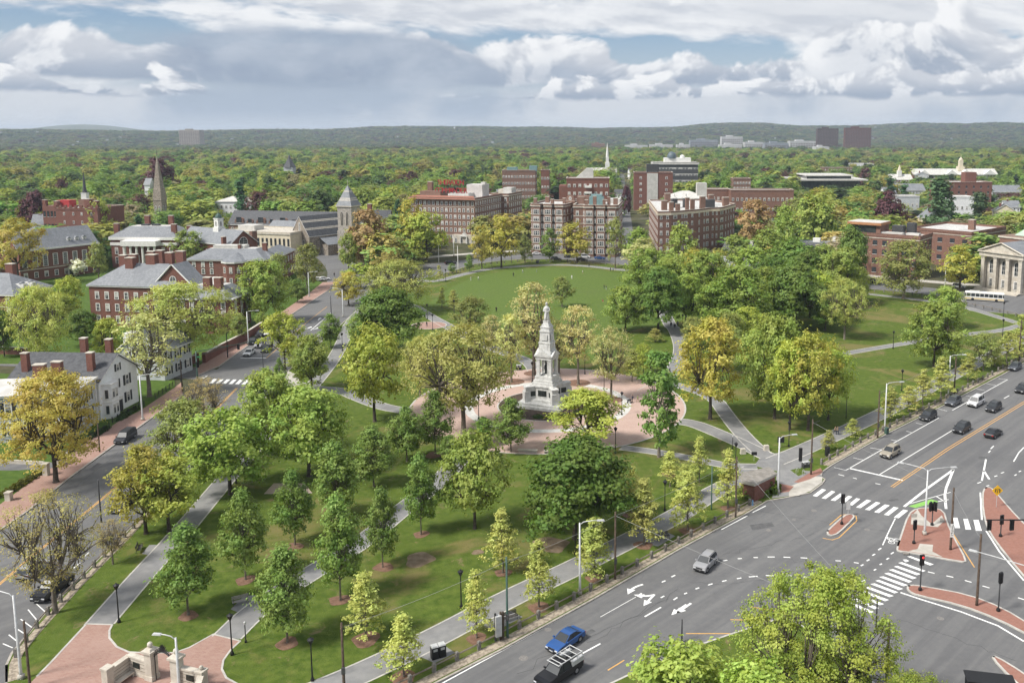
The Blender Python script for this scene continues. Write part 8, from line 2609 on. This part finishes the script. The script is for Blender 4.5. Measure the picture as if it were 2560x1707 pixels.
def car(kind, colname, colour, p, ang, label, group=None, rack=False):
 k = (kind, colname, rack)
 if k not in CARS:
  CARS[k] = (car_proto(kind, paintm(colname, colour), kind, rack), [])
 pr, first = CARS[k]
 return place(pr, first, (*p, .012), ang, label, group)
DK, BK, SV, WH, BE, BLU, GY = (.03, .032, .036), (.012, .012, .014), (.35, .35, .36), (.72, .72, .72), (.38, .34, .27), (.03, .10, .30), (.10, .11, .13)
ml = atan2(-71.7, -68.)          # direction of the road lanes toward the viewer
nl = atan2(1, -.06) + pi         # left street, toward the viewer
car('hatch', 'silver', SV, (13.78, 108.36), ml + .22, 'silver boxy hatchback alone in the big intersection')
car('sedan', 'blue', BLU, (-3.81, 90.64), ml + .08, 'bright blue sedan ahead of the black pickup')
car('pickup', 'black', BK, (-4.27, 84.69), ml + .05, 'black pickup with silver ladder rack at the bottom edge', None, True)
car('suv', 'beige', BE, (51.04, 148.54), ml, 'beige SUV waiting before the stop line')
car('suv', 'dark', DK, (68.78, 161.23), ml, 'dark grey SUV in the middle lane of the right road')
car('sedan', 'black', BK, (73.65, 158.74), ml + pi, 'black sedan driving away on the right road')
car('suv', 'dark', DK, (65.08, 168.60), ml, 'dark SUV parked nearest the stop line by the right verge')
car('suv', 'grey', GY, (73.84, 178.07), ml, 'grey SUV parked left of the white van')
car('van', 'white', WH, (78.36, 177.56), ml, 'white minivan on the right road')
car('suv', 'dark', DK, (80.52, 174.08), ml, 'dark SUV right of the white minivan')
car('suv', 'grey', GY, (99.55, 205.50), ml, 'grey car parked at the right edge beside the verge')
car('suv', 'dark', DK, (92.60, 187.13), ml, 'dark car cut off by the right edge of the road')
car('van', 'dark', DK, (-87.47, 156.09), nl - .05, 'dark minivan parked beside the brick sidewalk')
car('sedan', 'white', WH, (-89.83, 219.80), nl, 'white sedan first at the stop line of the left street')
car('suv', 'black', BK, (-93.64, 232.19), nl, 'black car behind the white sedan')
car('suv', 'silver', SV, (-90.31, 228.19), nl, 'silver car in the middle of the waiting queue')
car('sedan', 'dark', DK, (-86.82, 223.68), nl, 'dark sedan at the centre line of the waiting queue')
car('suv', 'dark', DK, (-94.88, 240.98), nl, 'dark car farther back in the waiting queue')
car('suv', 'white', WH, (-92.93, 242.08), nl, 'white SUV at the back of the waiting queue')
car('pickup', 'black', BK, (-67.48, 101.87), nl - .12, 'black pickup parked under the half-bare oak')
car('suv', 'silver', SV, (-72.75, 106.56), nl + pi - .12, 'silver car passing beyond the parked black pickup')
car('sedan', 'dark', DK, (-72.07, 126.61), nl - .08, 'dark car glimpsed under the golden maple')
car('suv', 'black', BK, (-64.94, 377.45), .5, 'black car on the street left of the field')
PK = [('suv', 'black', BK, (-19.67, 389.62), -.05, 'black car parked at the far rim of the field, left one'), ('suv', 'black', BK, (-7.69, 385.94), -.1, 'black car parked at the far rim of the field, right one'), ('van', 'white', WH, (-6.89, 396.73), -.1, 'white van parked before the bay-windowed apartments'),
   ('sedan', 'dark', DK, (-14.01, 398.18), -.05, 'dark sedan parked before the golden tree at the apartments'), ('sedan', 'white', WH, (-29.45, 408.12), 0, 'white car parked before the left apartment wing'), ('sedan', 'blue', BLU, (-0.02, 393.38), -.25, 'dark blue car parked at the right apartment wing'),
   ('suv', 'silver', SV, (-25.08, 405.59), 0, 'silver car parked between the apartment trees'), ('suv', 'black', BK, (103.58, 327.93), -.5, 'black car on the street before the brick apartment block'), ('suv', 'white', WH, (131.71, 318.26), -.55, 'white SUV near the golden tree by the portico'),
   ('sedan', 'white', WH, (-108.45, 334.01), .4, 'white car at the far bend of the left street, left one'), ('sedan', 'white', WH, (-106.60, 335.39), .4, 'white car at the far bend of the left street, right one'), ('sedan', 'silver', SV, (16.48, 619.42), 1.2, 'silver car on the straight street, nearer one'), ('suv', 'dark', DK, (20.45, 683.25), 1.2, 'dark car on the straight street, farther one')]
for kd, cn, c, p, a, lab in PK:
 car(kd, cn, c, p, a, lab)
def bus(p, ang, label):
 o = ob('bus', None, None, (*p, .012), ang, None, label, 'bus')
 b = MB().box(0, 0, .35, 12.2, 2.55, .75, mat('bus_cream', (.6, .58, .52), None, rough=.4))
 b.box(0, 0, .62, 12.24, 2.59, .26, mat('bus_yellow', (.55, .36, .07), None, rough=.4))
 b.box(0, 0, 1.1, 12.2, 2.55, .3, M_WHITE)
 b.build('body', o)
 MB().box(0, 0, 1.4, 12.1, 2.5, 1.1, M_CGLASS).build('windows', o)
 r = MB().box(0, 0, 2.5, 12.2, 2.55, .35, M_WHITE)
 r.box(0, 0, 2.85, 11.6, 2.2, .15, M_WHITE, 0, .94)
 for k in range(9):
  r.box(-5.6 + k * 1.4, 0, 1.38, .14, 2.57, 1.14, M_WHITE)
 r.box(-3, 0, 3., 3.2, 1.5, .25, M_LTROOF)
 r.build('roof', o)
 for x in (-3.6, 3.8):
  for s in (-1, 1):
   wh = ob('wheel', MB().lathe([(.48, -.14), (.48, .14)], M_TYRE, 14).mesh('wheel'), o, (x, s * 1.17, .48))
   wh.rotation_euler = (pi / 2, 0, 0)
bus((130.30, 293.65), -.42, 'white bus with a yellow stripe behind the young trees by the portico')
# ------------------------------------------------------------------ people: one skinned body each
SKIN = mat('skin', (.42, .25, .18), None, rough=.6)
CLOTH = {n: mat('cloth_' + n, c, None, rough=.9) for n, c in (('black', (.02, .02, .024)), ('navy', (.03, .04, .075)), ('white', (.68, .67, .64)), ('grey', (.22, .22, .23)), ('red', (.35, .06, .05)), ('green', (.22, .30, .12)), ('blue', (.07, .14, .28)), ('tan', (.36, .27, .18)), ('pink', (.52, .28, .26)))}
HAIRM = mat('hair', (.04, .028, .02), None, rough=.8)
POSES = {}
def body_mesh(pose):
 """joints joined by edges, grown into one surface by the skin modifier"""
 if pose in POSES:
  return POSES[pose]
 J, E, Rr = [], [], []
 def j(x, y, z, r, par=None):
  J.append((x, y, z))
  Rr.append(r)
  if par is not None:
   E.append((par, len(J) - 1))
  return len(J) - 1
 if pose == 'sit':
  pz = .50
  pel = j(0, 0, pz, .15)
  ch = j(0, .02, pz + .42, .15, j(0, 0, pz + .2, .135, pel))
  legs = [((s * .1, -.22, pz), (s * .12, -.42, pz - .02), (s * .12, -.44, .08), (s * .12, -.58, .05)) for s in (-1, 1)]
  arms = [((s * .2, 0, pz + .45), (s * .26, -.06, pz + .2), (s * .16, -.3, pz + .12)) for s in (-1, 1)]
 else:
  pz = .92
  st = .2 if pose == 'walk' else .0
  pel = j(0, 0, pz, .145)
  ch = j(0, -.02, pz + .44, .15, j(0, 0, pz + .2, .13, pel))
  legs = [((s * .1, -s * st * .4, pz - .15), (s * .1, -s * st * .9, .5), (s * .1, -s * st * 1.1 + .03, .09), (s * .11, -s * st * 1.1 - .13, .05)) for s in (-1, 1)]
  arms = [((s * .2, 0, pz + .47), (s * .25, s * st * .5 + .03, pz + .2), (s * .24, s * st * .9 - .08, pz - .06)) for s in (-1, 1)]
  if pose == 'push':
   arms = [((s * .2, 0, pz + .47), (s * .25, -.12, pz + .22), (s * .2, -.42, pz + .12)) for s in (-1, 1)]
 nk = j(0, J[ch][1] - .01, J[ch][2] + .17, .06, ch)
 j(0, J[nk][1] - .02, J[nk][2] + .22, .075, j(0, J[nk][1] - .03, J[nk][2] + .1, .105, nk))
 for a in arms:
  p = ch
  for k, r in zip(a, (.07, .052, .042)):
   p = j(*k, r, p)
  for f in range(2):
   j(a[2][0] + (f - .5) * .04, a[2][1] - .05, a[2][2] - .08, .022, p)
 for l in legs:
  p = pel
  for k, r in zip(l, (.098, .07, .052, .045)):
   p = j(*k, r, p)
 me = bpy.data.meshes.new('body')
 me.from_pydata(J, E, [])
 o = bpy.data.objects.new('tmp', me)
 COL.objects.link(o)
 md = o.modifiers.new('skin', 'SKIN')
 for v, r in zip(me.skin_vertices[0].data, Rr):
  v.radius = (r, r)
 me.skin_vertices[0].data[0].use_root = True
 o.modifiers.new('sub', 'SUBSURF').levels = 1
 dg = bpy.context.evaluated_depsgraph_get()
 out = bpy.data.meshes.new_from_object(o.evaluated_get(dg))
 bpy.data.objects.remove(o)
 POSES[pose] = (out, pz)
 return POSES[pose]
def person(p, ang, pose, top, legs, label, z=Z1, h=1.72, group=None):
 me, pz = body_mesh(pose)
 me = me.copy()
 me.materials.clear()
 for m in (CLOTH[legs], CLOTH[top], SKIN, HAIRM):
  me.materials.append(m)
 zt = max(v.co.z for v in me.vertices)
 for f in me.polygons:
  c = f.center
  f.material_index = 0 if c.z < pz + .03 or (pose == 'sit' and c.y < -.12 and c.z < pz + .1) else 1
  if c.z > zt - .31 and abs(c.x) < .15:
   f.material_index = 2
  if c.z > zt - .13 or (c.z > zt - .26 and c.y > .0 and abs(c.x) < .15):
   f.material_index = 3
  if f.material_index == 1 and abs(c.x) > .2 and c.z < pz + .02:
   f.material_index = 2
  f.use_smooth = True
 return ob('person', me, None, (*p, z), ang, (h / 1.75,) * 3, label, 'person', group)
for p, a, pose, t, l, lab in (((6.78, 179.09), 1.4, 'push', 'navy', 'black', 'person in dark clothes pushing a stroller on the plaza'), ((7.92, 178.88), 1.2, 'walk', 'green', 'tan', 'person in a pale green jacket beside the stroller'), ((-32.86, 274.02), 0, 'stand', 'black', 'black', 'person in black alone on the lower ball field'),
         ((-50.71, 252.42), 2., 'walk', 'black', 'navy', 'person in black walking on the small round paving'), ((-49.60, 333.67), 1., 'stand', 'white', 'white', 'player in white on the left of the field, left one'), ((-46.85, 334.36), -1., 'stand', 'white', 'grey', 'player in white on the left of the field, right one'),
         ((-34.24, 343.56), 0, 'stand', 'black', 'black', 'player in black near the centre of the field'), ((-31.30, 352.13), 1., 'walk', 'white', 'grey', 'distant player in white at the top centre of the field'), ((-25.72, 353.66), 2., 'stand', 'green', 'grey', 'distant player in green at the top of the field'),
         ((-10.94, 337.49), 0, 'walk', 'white', 'white', 'player in white on the right half of the field'), ((-6.98, 349.85), 1., 'walk', 'white', 'tan', 'running player near the right field rim'), ((1.49, 315.77), 2., 'stand', 'black', 'navy', 'dark figure in the pair on the right of the field'), ((2.24, 313.93), -2., 'stand', 'navy', 'white', 'figure with pale trousers in the pair on the right of the field'),
         ((5.38, 313.02), 0, 'stand', 'green', 'black', 'figure standing by the trees right of the field'), ((-13.99, 378.76), 0, 'walk', 'black', 'black', 'left of two walkers on the far field path'), ((-13.07, 378.33), 0, 'walk', 'black', 'grey', 'right of two walkers on the far field path'), ((-4.66, 368.90), 1., 'stand', 'black', 'black', 'walker at the right end of the far field path'),
         ((4.30, 357.55), 1., 'stand', 'navy', 'black', 'onlooker in navy at the right field corner'), ((5.38, 356.38), 2., 'stand', 'blue', 'black', 'onlooker in blue at the right field corner'), ((21.59, 249.07), 3., 'walk', 'black', 'black', "walker in black on the tree-lined path, nearest"), ((22.74, 252.42), 3., 'walk', 'grey', 'black', 'walker in grey on the tree-lined path'), ((20.72, 251.62), 0., 'walk', 'black', 'navy', 'walker in dark clothes at the left of the tree-lined path'),
         ((20.97, 216.79), 3., 'walk', 'black', 'black', 'lone walker halfway down the tree-lined path'), ((44.14, 159.07), .8, 'walk', 'tan', 'black', 'left of two walkers on the right verge path'), ((44.52, 158.90), .8, 'walk', 'tan', 'navy', 'right of two walkers on the right verge path'), ((-101.90, 303.89), 0, 'stand', 'navy', 'black', 'pedestrian at the far sidewalk bend'),
         ((-97.57, 245.81), 1., 'walk', 'blue', 'black', 'pedestrian on the sidewalk beside the waiting cars'), ((-105.04, 343.56), 0, 'walk', 'black', 'black', 'pedestrian in black near the far white cars'), ((16.36, 200.91), 1., 'walk', 'navy', 'black', 'walker by the scraggly tree at the plaza'), ((-50.42, 208.91), 1., 'walk', 'blue', 'black', 'walker half hidden left of the olive elm')):
 person(p, a, pose, t, l, lab)
person((-9.62, 149.48), .1, 'sit', 'black', 'black', 'left of two people seated on the granite bench', Z1 + .06)
person((-8.70, 149.48), -.1, 'sit', 'tan', 'black', 'right of two people seated on the granite bench', Z1 + .06)
person((-0.98, 150.36), .1, 'sit', 'navy', 'black', 'person seated behind the dark maple on the plaza rim', Z1 + .06)
person((0.88, 291.26), .6, 'sit', 'red', 'tan', 'person sitting on the grass at the right of the field', Z1 - .42)
st = ob('stroller', None, None, (*(6.04, 178.58), Z1 + .02), 1.4, None, 'dark baby stroller on the plaza', 'stroller')
MB().box(0, -.1, .45, .5, .75, .3, CLOTH['black'], 0, 1.15).build('seat', st)
MB().lathe([(.3, 0), (.3, .1), (.2, .28), (.02, .34)], CLOTH['grey'], 10, (0, .15, .72)).build('hood', st)
MB().tube([(-.25, .2, .5), (-.25, .62, 1.02), (.25, .62, 1.02), (.25, .2, .5)], .02, M_DKGREY, 5).build('handle', st)
for x, y in ((-.28, .25), (.28, .25), (-.2, -.45), (.2, -.45)):
 wo = ob('wheel', MB().lathe([(.15, -.03), (.15, .03)], M_TYRE, 10).mesh('wheel'), st, (x, y, .15))
 wo.rotation_euler = (0, pi / 2, 0)
RW = random.Random(11)
def blocked(x, y, r):
 # streets and open ground kept clear
 if y < 418 and -84 < x < 160 and y < 418 - max(0, x - 25) * .95:
  return True
 if x > 60 and y < 330 and x < 175:
  return True
 if -235 < x < -80 and y < 352:
  return True
 if -215 < x < -108 and y < 445 and RW.random() < .7:
  return True
 for ax, ay, ar in CLEAR:
  if (x - ax) ** 2 + (y - ay) ** 2 < (ar + r) ** 2:
   return True
 # the street running away
 if 400 < y < 1250:
  if abs(x - 14.5 - (y - 430) * .019) < 10.5 + r * .4:
   return True
 if 318 < y < 460 and abs(x - (-94 - (y - 320) * .38)) < 8 + r * .6 and y < 460:
  return True
 return False
cand = []
gy = 225.
while gy < 1150:
 step = 16.5 + gy * .0045
 x0, x1 = gy * (-1500 - 40) / 2200, gy * (1060 + 40) / 2200
 x = x0
 while x < x1:
  px, py = x + RW.uniform(-.42, .42) * step, gy + RW.uniform(-.42, .42) * step
  if not blocked(px, py, 4.) and not (py < 430 and -70 < px < 62):
   cand.append((px, py, step))
  x += step * RW.uniform(.85, 1.2)
 gy += step * .85
cand.sort(key=lambda c: c[1])
IND = cand[:175]
REST = cand[175:]
for i, (x, y, s) in enumerate(IND):
 cn, c = wood_colour(RW)
 if RW.random() < .05:
  kind, cn, c = 'conifer', 'dark', TCOL['conifer']
  h, w = RW.uniform(12, 20), RW.uniform(5, 8)
  tree(kind, x, y, h, w, 'dark pointed evergreen ' + beside(x, y), 'evergreens among the houses', .12, 2)
 else:
  kind = RW.choice(['maple', 'maple2', 'soft', 'dense', 'bronze'])
  w = s * RW.uniform(.8, 1.5)
  h = (RW.uniform(9, 15) if y < 480 else RW.uniform(11, 18)) * low_growth(x, y)
  e = tree(kind, x, y, h, w, '%s broad tree %s' % (cn, beside(x, y)), '%s trees behind the buildings' % cn, .12, 2, c)
  e.name = 'broadleaf_tree'
# the mass of the wood, nearest rest up to the skyline, as one instanced object
pts, idx, scl = [], [], []
for x, y, s in REST:
 pts.append((x, y, 0))
 idx.append(RW.choice([0, 1, 2, 3, 4, 0, 1, 2, 3, 4, 5]))
 w = s * RW.choice((.65, .85, 1.05, 1.2, 1.4)) * RW.uniform(.9, 1.1)
 scl.append((w / 10, w / 10, RW.uniform(13, 21) / 12 * low_growth(x, y)))
r = 1150.
while r < 6700:
 step = 21 + (r - 1150) * .0052
 a0, a1 = radians(-36.5), radians(28)
 a = a0
 while a < a1:
  rr = r + RW.uniform(-.5, .5) * step
  x, y = rr * sin(a), rr * cos(a)
  if not blocked(x, y, 6) and RW.random() > (.10 if rr < 2600 else .06):
   pts.append((x, y, terrain_z(x, y)))
   w = step * RW.choice((.65, .85, 1.05, 1.25, 1.5)) * RW.uniform(.9, 1.1)
   if rr < 2300:
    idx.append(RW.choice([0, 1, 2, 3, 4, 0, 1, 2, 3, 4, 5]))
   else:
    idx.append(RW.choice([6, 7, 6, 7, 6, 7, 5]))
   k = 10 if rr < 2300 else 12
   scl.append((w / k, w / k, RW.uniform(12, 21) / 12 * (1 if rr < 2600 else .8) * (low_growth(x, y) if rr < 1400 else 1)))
  a += step / rr * RW.uniform(.8, 1.2)
 r += step * .9
WRAMP = [(0, (.045, .076, .02)), (.14, (.072, .106, .026)), (.30, (.055, .086, .024)), (.40, (.11, .124, .03)), (.55, (.086, .094, .034)), (.66, (.122, .112, .036)), (.74, (.032, .052, .02)), (.85, (.1, .09, .05)), (.89, (.068, .11, .024)), (.94, (.045, .02, .022))]
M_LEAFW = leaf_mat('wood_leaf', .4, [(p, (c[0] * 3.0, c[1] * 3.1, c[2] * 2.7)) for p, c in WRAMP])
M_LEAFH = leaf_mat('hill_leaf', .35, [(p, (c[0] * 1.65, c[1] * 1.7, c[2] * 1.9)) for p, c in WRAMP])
M_LEAFC = leaf_mat('wood_needles', .2, [(0, (.035, .065, .028)), (.5, (.05, .08, .035))])
wcol = bpy.data.collections.new('wood_stock')
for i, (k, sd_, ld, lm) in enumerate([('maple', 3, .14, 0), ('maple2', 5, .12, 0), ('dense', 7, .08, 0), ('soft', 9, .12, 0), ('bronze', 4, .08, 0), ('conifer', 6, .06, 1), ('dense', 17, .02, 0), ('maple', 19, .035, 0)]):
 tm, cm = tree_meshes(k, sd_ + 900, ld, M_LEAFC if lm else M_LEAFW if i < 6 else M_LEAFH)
 w0, h0 = TK[k][1], TK[k][0]
 co = np.zeros(len(cm.vertices) * 3, np.float32)
 cm.vertices.foreach_get('co', co)
 co = co.reshape(-1, 3) * np.array(((10 if i < 6 else 12) / w0 * (.6 if lm else 1), (10 if i < 6 else 12) / w0 * (.6 if lm else 1), 12 / h0), np.float32)
 cm.vertices.foreach_set('co', co.ravel())
 o = bpy.data.objects.new('wood_tree_%d' % i, cm)
 wcol.objects.link(o)
me = bpy.data.meshes.new('distant_wood')
me.from_pydata(pts, [], [])
at = me.attributes.new('pick', 'INT', 'POINT')
at.data.foreach_set('value', np.array(idx, np.int32))
at = me.attributes.new('size', 'FLOAT_VECTOR', 'POINT')
at.data.foreach_set('vector', np.array(scl, np.float32).ravel())
at = me.attributes.new('spin', 'FLOAT_VECTOR', 'POINT')
sp = np.zeros((len(pts), 3), np.float32)
sp[:, 2] = np.random.default_rng(2).random(len(pts)) * 6.28
at.data.foreach_set('vector', sp.ravel())
wood = ob('distant_wood', me, kind='stuff', label='wooded suburb of green and golden trees reaching to the hills', cat='woodland')
ng = bpy.data.node_groups.new('wood_scatter', 'GeometryNodeTree')
ng.interface.new_socket('Geometry', in_out='INPUT', socket_type='NodeSocketGeometry')
ng.interface.new_socket('Geometry', in_out='OUTPUT', socket_type='NodeSocketGeometry')
gi, go = ng.nodes.new('NodeGroupInput'), ng.nodes.new('NodeGroupOutput')
ci = ng.nodes.new('GeometryNodeCollectionInfo')
ci.inputs['Collection'].default_value = wcol
ci.inputs['Separate Children'].default_value = True
ip = ng.nodes.new('GeometryNodeInstanceOnPoints')
ip.inputs['Pick Instance'].default_value = True
def named(n, t):
 x = ng.nodes.new('GeometryNodeInputNamedAttribute')
 x.data_type = t
 x.inputs['Name'].default_value = n
 return x.outputs[0]
ng.links.new(gi.outputs[0], ip.inputs['Points'])
ng.links.new(ci.outputs[0], ip.inputs['Instance'])
ng.links.new(named('pick', 'INT'), ip.inputs['Instance Index'])
ng.links.new(named('spin', 'FLOAT_VECTOR'), ip.inputs['Rotation'])
ng.links.new(named('size', 'FLOAT_VECTOR'), ip.inputs['Scale'])
ng.links.new(ip.outputs[0], go.inputs[0])
md = wood.modifiers.new('scatter', 'NODES')
md.node_group = ng
print('wood points', len(pts), 'candidates', len(cand))
# air: one closed box of thin haze round everything
hz = MB().box(0, 4000, -2, 16500, 17500, 165, None)
hm = bpy.data.materials.new('haze_air')
hm.use_nodes = True
ht = hm.node_tree
ht.nodes.clear()
hv = ht.nodes.new('ShaderNodeVolumePrincipled')
hv.inputs['Color'].default_value = (.72, .84, 1, 1)
hv.inputs['Density'].default_value = 8.5e-5
ho = ht.nodes.new('ShaderNodeOutputMaterial')
ht.links.new(hv.outputs[0], ho.inputs['Volume'])
hme = bpy.data.meshes.new('haze')
hme.from_pydata(hz.v, [], hz.f)
hme.materials.append(hm)
ob('haze', hme, kind='stuff', label='thin pale haze over the far hills', cat='haze')
